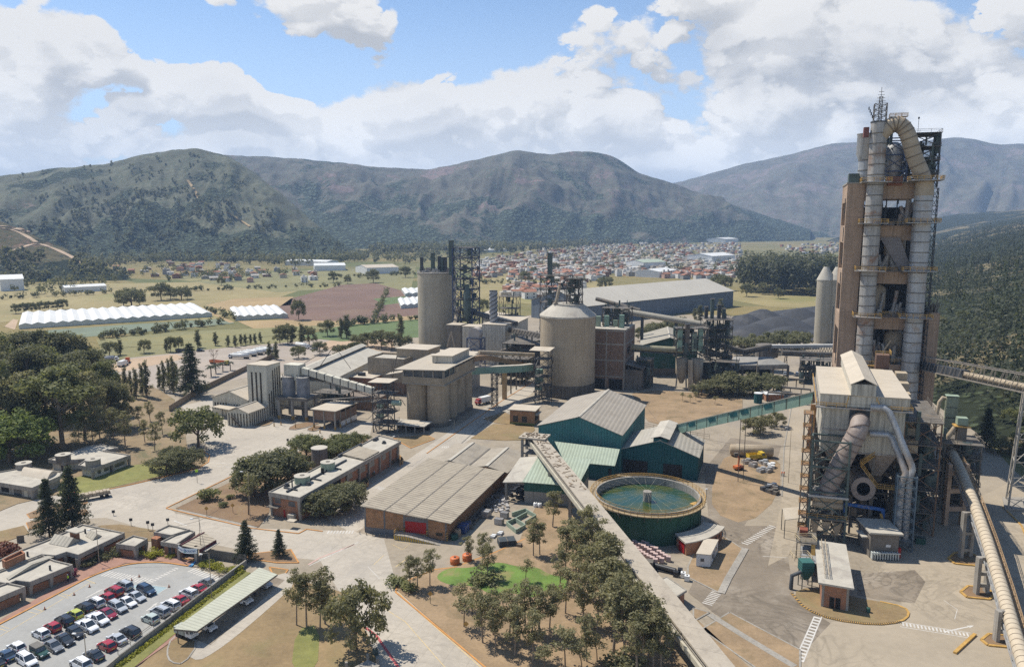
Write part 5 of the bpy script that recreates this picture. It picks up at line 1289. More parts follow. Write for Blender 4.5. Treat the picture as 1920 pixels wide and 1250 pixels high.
# ---------------------------------------------------------------- packing plant on the left
def louvres(t,F,side,a0,a1,n,w,z0,z1,m=None,b=0.0,name='window'):
 for i in range(n):
  c = a0+(a1-a0)*(i+.5)/n
  mb = MB()
  if side == 'f': mb.fbox(F,c-w/2,c+w/2,b-.06,b+.02,z0,z1 if not callable(z1) else z1(c))
  else: mb.fbox(F,b-.02 if side == 'r' else b-.06,b+.06 if side == 'r' else b+.02,c-w/2,c+w/2,z0,z1)
  mb.build(name,m or DARKSTR,t)
def packing():
 A = at(504,785.4); F = Fr(A,E2,E1)     # front corner is the right end of the left face
 ty = A.y
 lf = Fr(A,E2,E1)
 wl,wr = 9.4,9.0
 t = thing('packing_tower','tall pale tower block with dark upright louvre strips in the packing plant','tower',lf(-wl/2,wr/2))
 MB().fbox(lf,-wl,0,0,wr,-.1,22.4).build('wall',WHITE_CL,t)
 MB().fbox(lf,-wl-.2,.2,-.2,wr+.2,22.4,22.65).build('roof',ROOF_L,t)
 for c in (-7.2,-5.1,-3.0): MB().fbox(lf,c-.4,c+.4,-.06,.02,3,19.5).build('louvre_strip',DARKSTR,t)
 for i in range(6): MB().fbox(lf,-.02,.06,.7+i*1.42,1.3+i*1.42,.3 if i > 1 else 1,[10.5,11.5,20,20.5,20.8,21][i]).build('louvre_strip',DARKSTR,t)
 MB().fbox(lf,.02,1.6,4.6,8.3,3.2,8).build('hoist_box',WHITE_CL,t)
 F2 = Fr(lf(-27,-.5),E2,E1)
 t2 = gabled('packing_shed','low pitched pale shed with a row of dark windows left of the striped tower','shed',F2,17.5,24,7.4,10.6,WHITE_CL,ROOF_L,.4)
 louvres(t2,F2,'f',.6,17,12,.7,2.6,lambda c: 5.6 if c < 8 else 5.2)
 P0,P1 = at(427,797.7),at(466.5,800.5); F3,L3 = frAB(P0,P1); F3.ey = (at(499.7,787.6)-P1).normalized()
 t3 = gabled('striped_shed','small gabled shed with dark strips and a stair on its front','shed',F3,L3,11.5,5.6,7.5,WHITE_CL,ROOF_L,.35)
 louvres(t3,F3,'f',.2,L3,7,.45,.3,lambda c: 5.3); louvres(t3,F3,'r',.3,11,8,.45,.3,5.2,b=L3)
 mb = MB(); mb.beam(F3(2.2,-.6,4),F3(6.6,-.9,.1),.9,.12); mb.beam(F3(2.2,-1.0,5),F3(6.6,-1.35,1.1),.08); mb.beam(F3(2.2,-.2,5),F3(6.6,-.45,1.1),.08); mb.build('stair',WOOD,t3)
 t4 = thing('canopy','low pitched canopy on thin posts between the striped shed and the packing shed','canopy',at(420,780)); c0 = [at(397,762,4.6),at(432.7,753,5.2),at(451,760,4.8),at(429,768,4.4)]
 MB().slab(c0,.2).build('roof',ROOF_L,t4)
 for i in (0,3): p = c0[i]; MB().cyl(V(p.x+.3,p.y+.2,0),.14,p.z-.2,8).build('post',STEEL_D,t4)
 MB().cyl(V(c0[0].x+5,c0[0].y-1.5,0),.14,4.1,8).build('post',STEEL_D,t4)
 t5 = thing('silo_table','concrete table on round legs carrying two grey steel silos','silo table',at(550,790)); q0 = at(524,784.5); q1 = at(575,788.5); F5,L5 = frAB(q0,q1)
 MB().fbox(F5,-.6,L5+.8,-.8,9,8.2,9.4).build('deck',CONC_DK,t5)
 for a in (0,L5/2,L5):
  for b in (0,8):
   m_ = MB().cyl(F5(a,b),.65,8.2,14).build('leg',CONC,t5)
   if b == 0: MB().cyl(F5(a,b),.68,1.6,14).build('painted_foot',YEL,m_)
 MB().fbox(F5,0,L5,5,5.3,3,4.0).fbox(F5,0,L5,1,1.3,5,5.6).build('tie_beam',CONC_DK,t5)
 for i,a in enumerate((L5*.21,L5*.74)):
  c = F5(a,3.8,9.4); ts = thing('steel_silo',['left grey steel silo on the concrete table by the striped tower','right grey steel silo on the concrete table below the white conveyor'][i],'silo',c,'pair of grey steel silos')
  MB().cyl(c,2.65,7.8,32).build('shell',mat('grey_silo_steel%d' % i,(.19,.20,.22),var=.35,scale=.5,rough=.5,streak=.4,stain=((.32,.31,.29),.5,.5)),ts); MB().cyl(c+UP*7.8,2.75,.3,32).build('lid',RUSTY,ts)
  mb = MB(); mb.rail([c+V(2.6*math.cos(a_*.785),2.6*math.sin(a_*.785),8.1) for a_ in range(8)],.9,2,.07,True); mb.build('handrail',STEEL_D,ts)
 P0,P1 = at(588,802),at(629,806.4); F6,L6 = frAB(P0,P1); F6.ey = (at(666,788)-P1).normalized(); D6 = 17
 t6 = thing('brick_weigh_house','dusty brick building raised on concrete posts beside the truck lanes','building',F6(L6/2,D6/2))
 MB().fbox(F6,0,L6,.1,D6,3.6,7.3).build('wall',BRICK_D,t6); MB().fbox(F6,L6-.25,L6,4,D6,0,3.6).build('side_wall',BRICK_D,t6)
 MB().fbox(F6,L6-.0,L6+.06,4,D6,.4,2.4).build('painted_dado',WHITE,t6); MB().fbox(F6,L6-.0,L6+.06,4,D6-1,6.1,7.0).build('window',DARK,t6)
 MB().slab([F6(-.8,-.8,7.9),F6(L6+.8,-.8,7.9),F6(L6+.8,D6+.5,7.4),F6(-.8,D6+.5,7.4)],.3).build('roof',ROOF_L,t6)
 for a,b in ((.2,.1),(L6/2,.1),(L6-.1,.1),(L6-.1,4),(L6-.1,8),(L6-.1,12)): m_ = MB().fbox(F6,a-.25,a+.25,b-.25,b+.25,0,7.2).build('post',CONC,t6); MB().fbox(F6,a-.28,a+.28,b-.28,b+.28,0,1.4).build('painted_foot',YEL,m_)
 for (a,b,c,d) in [((468,798),(487,789),(520,786),(500,800)),((536,805),(560,793),(610,790),(560,806)),((572,806),(590,798),(606,800),(590,810))]: island('lane_island',smooth_px([a,b,c,d],1),DRYG2,.2,0,CONC,.25,True,.25)
 for i,(px,py) in enumerate([(514,799),(527,797),(554,802),(586,808),(600,812)]): tt = thing('lane_post',f'yellow footed lane post at the truck lanes, {ordinal(i)} from the left','post',at(px,py),'posts at the truck lanes'); MB().cyl(at(px,py),.12,5.0 if i < 3 else 1.2,8).build('pole',STEEL,tt); MB().cyl(at(px,py),.22,1.3,10).build('painted_foot',YEL,tt)
 t7 = thing('conveyor_gallery','long pale covered conveyor sloping down from the steel silos to the trestle','conveyor',at(640,770))
 g0 = on(568,694,306); g1 = on(702,733,296)
 d = (g1-g0); s = V(-d.y,d.x).normalized()*1.1
 N = 9
 for i in range(N):
  p,q = g0.lerp(g1,i/N),g0.lerp(g1,(i+.86)/N)
  MB().box8([p-s-UP*1.3,q-s-UP*1.3,q+s-UP*1.3,p+s-UP*1.3,p-s+UP*1.3,q-s+UP*1.3,q+s+UP*1.3,p+s+UP*1.3]).build('cladding_panel',WHITE_CL,t7)
 MB().beam(g0,g1,2.0,2.4).build('duct_frame',STEEL_D,t7)
 mb = MB(); k = 26
 lo0,lo1 = g0-UP*2.6,g1-UP*2.6
 for i in range(k):
  p,q = g0.lerp(g1,i/k)-UP*1.3,g0.lerp(g1,(i+1)/k)-UP*1.3; r_ = (p+q)/2-UP*1.3; mb.beam(p,r_,.1); mb.beam(r_,q,.1)
 mb.beam(lo0,lo1,.2); mb.build('under_truss',STEEL,t7)
 hb = g0+V(-5,1.5); MB().box8([V(*(hb+a).xy,z) for z in (g0.z-4,g0.z+2.4) for a in (E2*-2.5+E1*-2,E2*4.5+E1*-2,E2*4.5+E1*3,E2*-2.5+E1*3)]).build('head_house',WHITE_CL,t7)
 MB().beam(g0+V(-1,3,2),g0+V(12,6,9.5),.2).beam(g0+V(12,6,9.5),g0+V(18,9,-1),.2).beam(g0+V(12,6,9.5),g0+V(4,10,-1),.2).build('jib',STEEL,t7)
 za = 12.0; a0,a1 = at(630,708,za),at(701+22,662,za-.5); dirr = (a1-a0).normalized(); n_ = V(-dirr.y,dirr.x)
 F8 = Fr(a0-dirr*6,-n_*-1,dirr); F8 = Fr(a0-dirr*8,dirr,n_); L8 = (a1-a0).length+8
 t8 = thing('ridge_vent_shed','long pale shed roof with raised ridge ventilator behind the white conveyor','shed',F8(L8/2,12))
 F8.o.z = 0
 MB().fbox(F8,0,L8,.2,26,-.1,za-.2).build('wall',WHITE_CL,t8)
 MB().slab([F8(-.3,-.5,za),F8(L8,-.5,za),F8(L8,12,za+3.2),F8(-.3,12,za+3.2)],.2).slab([F8(-.3,14.6,za+3.2),F8(L8,14.6,za+3.2),F8(L8,26.5,za),F8(-.3,26.5,za)],.2).build('roof',mat('pale_shed_roof',(.44,.405,.335),var=.12,scale=.2,panel=('b',5,.1),stain=((.3,.27,.22),.4,.15)),t8)
 MB().fbox(F8,0,L8,11.5,15.2,za+2.8,za+4.0).build('vent_wall',DARKSTR,t8); MB().slab([F8(-.5,10.6,za+4.0),F8(L8+.3,10.6,za+4.0),F8(L8+.3,13.3,za+5),F8(-.5,13.3,za+5)],.15).slab([F8(-.5,13.3,za+5),F8(L8+.3,13.3,za+5),F8(L8+.3,16.2,za+4),F8(-.5,16.2,za+4)],.15).build('vent_roof',CONC_ROOF,t8)
 z9 = 16.5; F9 = Fr(at(691,736),E2,E1); t9 = thing('concrete_block_house','square grey concrete building with open roof rim and brick base behind the trestle','building',F9(6,7))
 MB().fbox(F9,0,19,0,14,6,z9).build('upper_wall',CONC_W,t9); MB().fbox(F9,.1,18.9,.1,13.9,0,6).build('lower_wall',BRICK_D,t9); MB().fbox(F9,.5,18.5,.5,13.5,z9,z9+.05).build('roof',CONC_ROOF,t9)
 mb = MB(); mb.fbox(F9,0,19,0,.4,z9,z9+.9).fbox(F9,0,.4,.4,13.6,z9,z9+.9).fbox(F9,0,19,13.6,14,z9,z9+.9).fbox(F9,18.6,19,.4,13.6,z9,z9+.9); mb.build('parapet',CONC_W,t9)
 MB().fbox(F9,11,27,8,22,z9+.1,z9+4.2).build('penthouse',CONC_W,t9); MB().fbox(F9,10.5,27.5,7.5,22.5,z9+4.2,z9+4.5).build('penthouse_roof',ROOF_L,t9)
 F9b = Fr(at(757,668,17),E2,E1); t9b = thing('grey_annexe','low grey clad annexe at the foot of the far left silo','building',V(F9b.o.x,F9b.o.y,0)); F9b.o.z = 0
 MB().fbox(F9b,0,30,0,22,-.1,17).build('wall',mat('pale_grey_cladding',(.33,.34,.34),var=.15,scale=.2,stripe=('u',1.5,.3)),t9b); MB().fbox(F9b,-.3,30.3,-.3,22.3,17,17.3).build('roof',ROOF_L,t9b); MB().fbox(F9b,22,28,1,6,17.3,20).build('roof_box',WHITE_CL,t9b)
 F10 = Fr(at(655,742),E2,E1); t10 = thing('low_brick_building','low flat roofed brick building tucked behind the white conveyor','building',F10(5,5)); MB().fbox(F10,0,12,0,14,0,9).build('wall',BRICK,t10); MB().fbox(F10,-.4,12.4,-.4,14.4,9,9.3).build('roof',ROOF_L,t10); MB().fbox(F10,3,6,3,5,9.3,10.8).build('roof_unit',STEEL_D,t10)
 F11 = Fr(at(610,775),E2,E1); t11 = thing('dark_conveyor_bridge','dark open truss conveyor bridge below the white gallery','conveyor',F11(8,8)); MB().fbox(F11,0,20,10,18,-.1,6).build('lower_wall',BRICK_D,t11)
 b0,b1 = on(600,757,305),on(702,751,296); mb = MB(); mb.beam(b0,b1,1.6,.3); mb.beam(b0+UP*1.8,b1+UP*1.8,1.6,.2)
 for i in range(16): p,q = b0.lerp(b1,i/16),b0.lerp(b1,(i+1)/16); mb.beam(p-E1*.8,q-E1*.8+UP*1.8,.14); mb.beam(p-E1*.8+UP*1.8,p-E1*.8,.14)
 mb.build('truss',STEEL,t11)
 F12 = Fr(at(700,810),E2,E1); t12 = thing('steel_trestle','dark steel trestle tower with tin roof and platforms at the end of the white conveyor','trestle',F12(3,2)); mb = MB(); mb.lattice(F12,6.5,5,0,19.5,5,.3,.15); mb.build('frame',STEEL_D,t12)
 for z in (4,8,12,15.5): MB().fbox(F12,-.6,8.5,-.6,5.6,z,z+.2).build('platform',STEEL,t12)
 MB().slab([F12(-1.2,-1.2,20),F12(8,-1.2,20.3),F12(8,6,20.6),F12(-1.2,6,20.4)],.15).build('roof',ROOF_L,t12); mb = MB()
 for z in (4.2,8.2,12.2): mb.rail([F12(-.5,-.5,z),F12(8.4,-.5,z),F12(8.4,5.5,z)],1.1,2,.08)
 mb.build('handrail',STEEL,t12); mb = MB(); rr = random.Random(4)
 for i in range(26): p = F12(rr.uniform(0,11),rr.uniform(0,7),rr.uniform(0,16)); q = p+V(rr.uniform(-3,3),rr.uniform(-2,2),rr.uniform(-3,3)); q.z = max(q.z,.1); mb.beam(p,q,rr.uniform(.12,.45))
 mb.build('chutes_and_pipes',STEEL,t12); MB().tube([F12(9,-1,12.6),F12(12.5,-1,12.6)],1.0,12).build('drum',PALE_G,t12)
 c = at(714,795); t13 = thing('bag_filter','slim pale green stacked bag filter standing in front of the trestle','filter',c)
 for i in range(7): MB().box(c+UP*(2.2+i*1.05),2.2+.12*(i % 2),1.8,.92,A2).build('filter_section',PALE_G,t13)
 mb = MB(); mb.box(c,.3,.3,2.2).box(c+E2*.8,.25,.25,2.2).box(c-E2*.8,.25,.25,2.2); mb.build('stand',STEEL_D,t13); MB().tube([c-E2*1.8+UP*1.5,c-E2*1.5+UP*5,c-E2*.6+UP*7.5],.3,8).build('pipe',PALE_G,t13)
 P0,P1 = at(728,809),at(794.6,814.8); F14,L14 = frAB(P0,P1); t14 = thing('low_pavilion','low flat roofed open pavilion with concrete posts at the foot of the silo cluster','pavilion',F14(L14/2,4)); D14 = 7.5
 MB().fbox(F14,-.4,L14+.4,-.4,D14,3.0,3.4).build('roof',CONC_ROOF,t14); MB().fbox(F14,L14*.35,L14*.9,2,5,3.4,3.5).build('roof_upstand',ROOF_L,t14)
 for i in range(5): MB().fbox(F14,L14*i/4-.18,L14*i/4+.18,0,.36,0,3).build('post',CONC,t14)
 MB().fbox(F14,.4,L14-.3,D14-1,D14-.7,0,3).build('back_wall',DARK,t14)
packing()
# ---------------------------------------------------------------- concrete silo cluster
def cluster():
 A = at(770,789.5); B = at(815,801); C = at(881,764)
 F,L = frAB(at(756,789),at(833,803)); F = Fr(V(*at(815,801).xy,0),E2,E1); r = 4.45
 ey = (at(884,765)-at(832,800)).normalized(); F.ey = ey
 t = thing('silo_cluster','cluster of round concrete silos with a glazed room and flat roof on top','silos',F(-4,14))
 zs = 17.2; dd = 8.9
 o = F(-.2,r)      # front right silo centre
 for j in range(4):
  for i in (0,1):
   if i == 1 and j in (1,2): pass
   c = o+F.ey*(dd*j)-F.ex*(8.9*i); mb = MB(); mb.cyl(c-UP*.1,r,zs,40); s_ = mb.build('silo',CONC_W,t)
   if i == 0: MB().cyl(c,r+.35,1.6,40).build('plinth',CONC_DK,s_)
 x0,x1,y0,y1 = -13.6,4.3,-.2,dd*3+2*r
 MB().fbox(F,x0,x1,y0,y1,zs,zs+2.9).build('parapet_wall',CONC_W,t)
 MB().fbox(F,x0+.5,x1-.5,y0+.5,y1-.5,zs+2.9,zs+5.6).build('window_band',GLASS,t)
 for i in range(5): a = x0+.4+(x1-x0-.8)*i/4; MB().fbox(F,a-.2,a+.2,y0+.12,y0+.48,zs+2.9,zs+5.6).build('post',CONC,t)
 for i in range(7): b = y0+1+(y1-y0-2)*i/6; MB().fbox(F,x1-.45,x1-.1,b-.2,b+.2,zs+2.9,zs+5.6).build('post',CONC,t)
 MB().fbox(F,x1-.5,x1-.05,13,33,zs+2.9,zs+5.0).build('upper_panel',CONC_W,t)
 MB().fbox(F,x0-.1,x1+.5,y0-.1,y1+.1,zs-.2,zs+.15).build('ledge',CONC,t)
 MB().slab([F(x0-2.6,y0-1.6,zs+5.8),F(x1+1.2,y0-1.6,zs+6.6),F(x1+1.2,y1+1,zs+6.6),F(x0-2.6,y1+1,zs+5.8)],.3).build('roof',mat('tan_sheet_roof',(.40,.35,.275),var=.12,scale=.2,panel=('a',6,.1),stain=((.3,.25,.2),.4,.2)),t)
 MB().fbox(F,-6.2,2.6,13,33,zs+6.4,zs+9.4).build('roof_monitor',CREAM_CL,t); MB().slab([F(-6.6,12.6,zs+9.4),F(3,12.6,zs+9.7),F(3,33.4,zs+9.7),F(-6.6,33.4,zs+9.4)],.2).build('monitor_roof',ROOF_L,t)
 MB().slab([F(x0-9,3,zs+2.4),F(x0,2,zs+4.2),F(x0,8,zs+4.2),F(x0-9,8,zs+2.4)],.2).build('side_canopy',ROOF_L,t)
 mb = MB(); mb.beam(F(x0-9,2,4),F(x0-5,6,zs+10),.3); mb.beam(F(x0-10,5,8),F(x0-6,5,zs+8),.2); mb.build('strut',STEEL,t)
 return F
CF = cluster()
def bridges():
 t = thing('sage_conveyor_gallery','sage green covered conveyor bridge between the silo cluster and the big round silo','conveyor',at(944,750))
 a,b,c = on(884,695,325),on(978,690.5,334),on(997,688,338)
 for k,(p,q) in enumerate(((a,b),(b,c))):
  MB().beam(p,q,2.4,3.0).build('cladding',SAGE,t); MB().beam(p+UP*1.6,q+UP*1.6,2.6,.16).build('roof',CONC_ROOF,t)
 g = at(946,747.6); MB().box(V(g.x,g.y,0),1.9,1.6,15,A2).build('column',mat('ochre_column',(.40,.28,.15),var=.2,streak=.3),t)
 for (px,py,zz) in ((958,738,15.5),(968,730,15.5),(975,725,16)): g = at(px,py); MB().beam(g,V(g.x,g.y,zz),.5).build('post',STEEL,t)
 Fz = Fr(at(921,762),E2,E1); t3 = thing('steel_trestle','slender dark trestle under the sage green bridge','trestle',Fz(1.2,1)); mb = MB(); mb.lattice(Fz,2.4,2,0,15,6,.22,.12); mb.build('frame',STEEL_D,t3)
 t2 = thing('arched_bridge','brown concrete bridge sloping from the cluster roof down to the trestle','bridge',at(930,740))
 pts = [on(872,676,318),on(893,671,326),on(910,670,332),on(940,675,340),on(985,684,350)]
 for p,q in zip(pts,pts[1:]): MB().beam(p,q,3.0,2.2).build('deck',mat('brown_bridge',(.25,.165,.10),var=.2,streak=.3),t2); MB().beam(p-UP*.9-E1*-1.52,q-UP*.9-E1*-1.52,.2,.5).build('edge_beam',CONC,t2)
 t4 = thing('belt_conveyor','narrow pale covered belt running from the cluster monitor to the frame by the big silo','conveyor',at(950,730))
 p,q = on(898,660,332),on(1002,665,350); MB().tube([p,q],.9,10).build('cover',DUCT,t4); mb = MB()
 for i in range(10): u,v = p.lerp(q,i/10)-UP*1,p.lerp(q,(i+1)/10)-UP*1; w = (u+v)/2-UP*1.5; mb.beam(u,w,.14); mb.beam(w,v,.14)
 mb.beam(p-UP*2.5,q-UP*2.5,.2); mb.build('truss',STEEL,t4)
 Fk = Fr(at(1003,755),E2,E1); t5 = thing('junction_trestle','dark steel junction frame with tin roof at the left foot of the big silo','trestle',Fk(2,2)); mb = MB(); mb.lattice(Fk,6,6,0,24,6,.3,.16); mb.build('frame',STEEL_D,t5)
 for z in (8,12,16,20): MB().fbox(Fk,-.4,6.4,-.4,6.4,z,z+.2).build('platform',STEEL,t5)
 MB().slab([Fk(-2.5,-1,24.2),Fk(7,-1,24.2),Fk(7,7,24.8),Fk(-2.5,7,24.8)],.2).build('roof',ROOF_L,t5); mb = MB(); rr = random.Random(8)
 for i in range(28): p = Fk(rr.uniform(-1,7),rr.uniform(-1,6),rr.uniform(0,18)); q = p+V(rr.uniform(-3,3),rr.uniform(-2,2),rr.uniform(-3,3)); q.z = max(.1,q.z); mb.beam(p,q,rr.uniform(.12,.6))
 mb.build('chutes_and_pipes',STEEL,t5)
 c = at(1011,746); t6 = thing('bag_filter','pale green stacked filter box between the junction frame and the big silo','filter',c)
 for i in range(4): MB().box(c+UP*(4+i*2.5),3.2,2.4,2.3,A2).build('filter_section',SAGE,t6)
 MB().box(c+E2*1.2,.3,.3,4).box(c-E2*1.2,.3,.3,4).build('stand',STEEL_D,t6)
 P0,P1 = at(956,794.7),at(1002,798); Fh,Lh = frAB(P0,P1); th = thing('brick_hut','small brick hut with slab roof and two dark shutters by the road','hut',Fh(Lh/2,4)); Dh = 9
 MB().fbox(Fh,0,Lh,0,Dh,-.1,5.6).build('wall',BRICK_T,th); MB().slab([Fh(-.8,-.8,6.3),Fh(Lh+.6,-.8,6.3),Fh(Lh+.6,Dh+.8,6.0),Fh(-.8,Dh+.8,6.0)],.35).build('roof',ROOF_L,th)
 for a in (1.3,5.0): MB().fbox(Fh,a,a+2.1,-.08,.02,1.2,3.6).build('shutter',DARKSTR,th)
 MB().fbox(Fh,Lh-.02,Lh+.07,1,6.5,1.5,4).build('window',DARK,th); MB().fbox(Fh,Lh+.07,Lh+1.4,.5,7,4.2,4.4).build('awning',ROOF_L,th)
 MB().fbox(Fh,-.05,Lh+.05,-.06,.01,0,.9).build('mossy_base',OLIVE,th)
bridges()
# ---------------------------------------------------------------- the round silos
def steel_mess(name,label,F,a,b,z0,z1,nz,seed,m=STEEL,n=40,cat='steel frame',plat=True,w=.35):
 t = thing(name,label,cat,F(a/2,b/2,0)); mb = MB(); mb.lattice(F,a,b,z0,z1,nz,w,w*.5); mb.build('frame',m,t); rr = random.Random(seed)
 if plat:
  for i in range(1,nz+1):
   z = z0+(z1-z0)*i/nz; MB().fbox(F,-.5,a+.5,-.5,b+.5,z,z+.18).build('platform',STEEL,t); MB().rail([F(-.4,-.4,z+.18),F(a+.4,-.4,z+.18),F(a+.4,b+.4,z+.18)],1.1,3,.09).build('handrail',STEEL,t)
 mb = MB()
 for i in range(n):
  p = F(rr.uniform(0,a),rr.uniform(0,b),rr.uniform(z0,z1-3)); k = rr.random()
  if k < .45: mb.beam(p,p+UP*rr.uniform(2,8),rr.uniform(.25,.9))
  elif k < .8: mb.beam(p,F(rr.uniform(0,a),rr.uniform(0,b),max(z0,p.z+rr.uniform(-4,4))),rr.uniform(.2,.7))
  else: mb.cyl(p,rr.uniform(.5,1.3),rr.uniform(2,5),12)
 mb.build('ducts_and_vessels',STEEL_G,t); return t
def silos():
 c = at(1067,748); c = V(c.x,c.y+12.5,0); r = 13.0
 t = thing('cement_silo','big round tan concrete silo with pale conical top in the middle of the plant','silo',c)
 MB().cyl(c-UP*.1,r,37.4,72,cap=False).build('shell',CONC_SILO,t); MB().cyl(c,r+.12,6.0,72,cap=False).build('dark_base',mat('stained_silo_base',(.145,.125,.10),var=.3,scale=.3,streak=.9,stripe=('u',1.1,.5)),t)
 MB().lathe(c,[(r+.35,37.2),(r+.35,38.0),(7.3,42.6),(7.3,43.2),(.01,43.3)],40,False).build('cone_roof',CONC_ROOF,t)
 MB().rail([c+V(7.1*math.cos(i*math.pi/8),7.1*math.sin(i*math.pi/8),43.2) for i in range(16)],1.1,3,.1,True).build('handrail',STEEL,t)
 Ft = Fr(c+V(-1,-3,0),E2,E1); steel_mess('silo_headframe','steel headframe with chutes standing on the conical top of the big silo',Ft,6,6,43.3,55,3,5,n=26)
 tp = thing('vent_duct','leaning pale vent duct on the left of the big silo top','duct',c+V(-5,-2,43.3)); MB().tube([c+V(-6,-3,43.3),c+V(-5.4,-3,46),c+V(-4,-2,52)],.7,10).build('pipe',DUCT,tp); MB().cyl(c+V(-6,-3,43.2),1.1,.4,12).build('flange',STEEL,tp)
 Fb = Fr(at(1012,690),E2,E1); Fb.o.z = 0
 steel_mess('process_tower','dusty steel process tower rising behind the left of the big silo',Fb,14,12,0,52,7,12,n=70)
 sb = Fb(4,5); tb = thing('dark_stack','dark square stack on the process tower behind the big silo','stack',V(sb.x,sb.y,50)); MB().box(V(sb.x,sb.y,50),2.4,2.2,14,A2).build('casing',STEEL_G,tb); MB().box(V(sb.x,sb.y,64),2.8,2.6,.4,A2).build('cap',STEEL_D,tb)
 Pc = at(1170,731); Fm = Fr(V(Pc.x,Pc.y,0),E2,E1); tm = thing('brick_mill','tall dusty brick mill building with concrete frame beside the big silo','building',Fm(-10,12)); Lm,Dm,zm = 18,24,29.5
 MB().fbox(Fm,-Lm,0,0,Dm,-.1,zm).build('wall',BRICK_D,tm); MB().fbox(Fm,-Lm-.3,.3,-.3,Dm+.3,zm,zm+.3).build('roof',CONC_ROOF,tm)
 mb = MB()
 for a in (-Lm,-Lm/2-.3,-.6): mb.fbox(Fm,a,a+.6,-.12,.02,0,zm)
 for z in (6,14,22,zm-.9): mb.fbox(Fm,-Lm,-.62,-.09,.02,z,z+.7); mb.fbox(Fm,-.02,.12,.1,Dm,z,z+.7)
 for b in (0.05,Dm/2,Dm-.6): mb.fbox(Fm,-.02,.16,b,b+.6,0,zm)
 mb.build('concrete_frame',CONC,tm); MB().fbox(Fm,-7.5,-1.0,-.13,.02,0,5.2).build('gate',DARK,tm); MB().fbox(Fm,-16,-9.5,-.13,.02,0,5).build('gate',DARK,tm); MB().fbox(Fm,-.02,.13,6,10,17,20).build('window',DARK,tm)
 rr = random.Random(3)
 for i in range(4): p = Fm(-15+i*4.0,9+rr.uniform(-3,4),zm+.3); tt = thing('roof_filter',f'small pale green filter unit on the brick mill roof, {ordinal(i)} from the left','filter',p,'filter units on the brick mill roof'); MB().box(p,2.2,2,3.0+rr.random()*4,A2).build('casing',[PALE_G,SAGE][i % 2],tt); MB().box(p+UP*7.2 if False else p-E2*1.6,.5,.5,4).build('pipe',STEEL,tt)
 steel_mess('roof_plant','steel plant and ducts on the back of the brick mill roof',Fr(Fm(-14,12),E2,E1),13,10,zm+.3,zm+9,2,17,n=30)
 Fl = Fr(Fm(.2,-1),E2,E1); tl = thing('lean_to','ramshackle concrete lean-to at the right foot of the brick mill','lean-to',Fl(4,8)); MB().fbox(Fl,0,8,2,14,-.1,10).build('wall',CONC_DK,tl); MB().slab([Fl(0,1,13),Fl(9,1,11),Fl(9,14,11),Fl(0,14,13)],.3).build('roof',STEEL,tl)
 mb = MB()
 for i in range(20): p = Fl(rr.uniform(0,9),rr.uniform(-1,8),rr.uniform(0,9)); mb.beam(p,p+V(rr.uniform(-3,3),rr.uniform(-2,2),rr.uniform(0,4)),rr.uniform(.15,.5))
 mb.build('pipework',STEEL,tl)
 Y = 482.; c2 = on(817,640,Y); c2 = V(c2.x,Y+12.6,0); r2 = 12.7
 t2 = thing('cement_silo','tall grey concrete silo at the far left with dark stacks on its rim','silo',c2)
 zt = hgt(512,Y+12.6); MB().cyl(c2,r2,zt,72).build('shell',CONC_SILO2,t2); MB().cyl(c2+UP*zt,r2+.25,.8,72).build('rim',CONC,t2)
 mb = MB(); rr = random.Random(9)
 for i in range(46): a = rr.random()*6.28; q = r2*math.sqrt(rr.random())*.9; p = c2+V(q*math.cos(a),q*math.sin(a),zt+.8); mb.box(p,rr.uniform(.4,2.2),rr.uniform(.4,2),rr.uniform(.8,3.6),A2)
 mb.rail([c2+V(r2*math.cos(i*math.pi/10),r2*math.sin(i*math.pi/10),zt+.8) for i in range(20)],1.2,4,.14,True); mb.build('roof_machinery',RUSTY,t2)
 for i,(px,y0,y1,w) in enumerate([(791,512,483,1.5),(812,512,475,1.9),(824,512,481,1.5),(829,512,483,1.6),(835.5,512,483,1.6)]):
  p = on(px,y0,Y+9); ts = thing('filter_stack',f'dark green square stack on the rim of the far left silo, {ordinal(i)} from the left','stack',V(p.x,p.y,zt+.8),'dark stacks on the far left silo'); z1 = hgt(y1,Y+9); MB().box(V(p.x,p.y,zt+.8),w*1.15,w,z1-zt-.8,A2).build('casing',[STEEL_D,STEEL_G][i % 2],ts); MB().box(V(p.x,p.y,z1),w*1.4,w*1.2,.3,A2).build('cap',STEEL_D,ts)
 g = on(850,640,470); Fs = Fr(V(g.x,g.y,0),E2,E1); z1 = hgt(464,476)
 steel_mess('elevator_tower','tall blue-black braced steel tower attached to the far left silo',Fs,13,12,0,z1,10,21,STEEL_B,95,'steel tower',w=.55)
 p = on(846.5,500,474); ts = thing('filter_stack','tall dark green stack between the far left silo and its steel tower','stack',V(p.x,p.y,zt)); zz = hgt(452,474); MB().box(V(p.x,p.y,zt),2.6,2.4,zz-zt,A2).build('casing',STEEL_G,ts); MB().box(V(p.x,p.y,zz),3,2.8,.4,A2).build('cap',STEEL_D,ts)
 p = on(876,560,466); ts = thing('green_cyclone','green cyclone vessel hanging inside the blue-black tower','cyclone',p); MB().lathe(V(p.x,p.y,0),[(.6,p.z-14),(2.4,p.z-9),(2.4,p.z+4),(1.3,p.z+6),(1.3,p.z+9)],18).build('vessel',STEEL_G,ts); MB().cyl(V(p.x,p.y,p.z-.5),2.55,.5,18).build('flange',STEEL_D,ts)
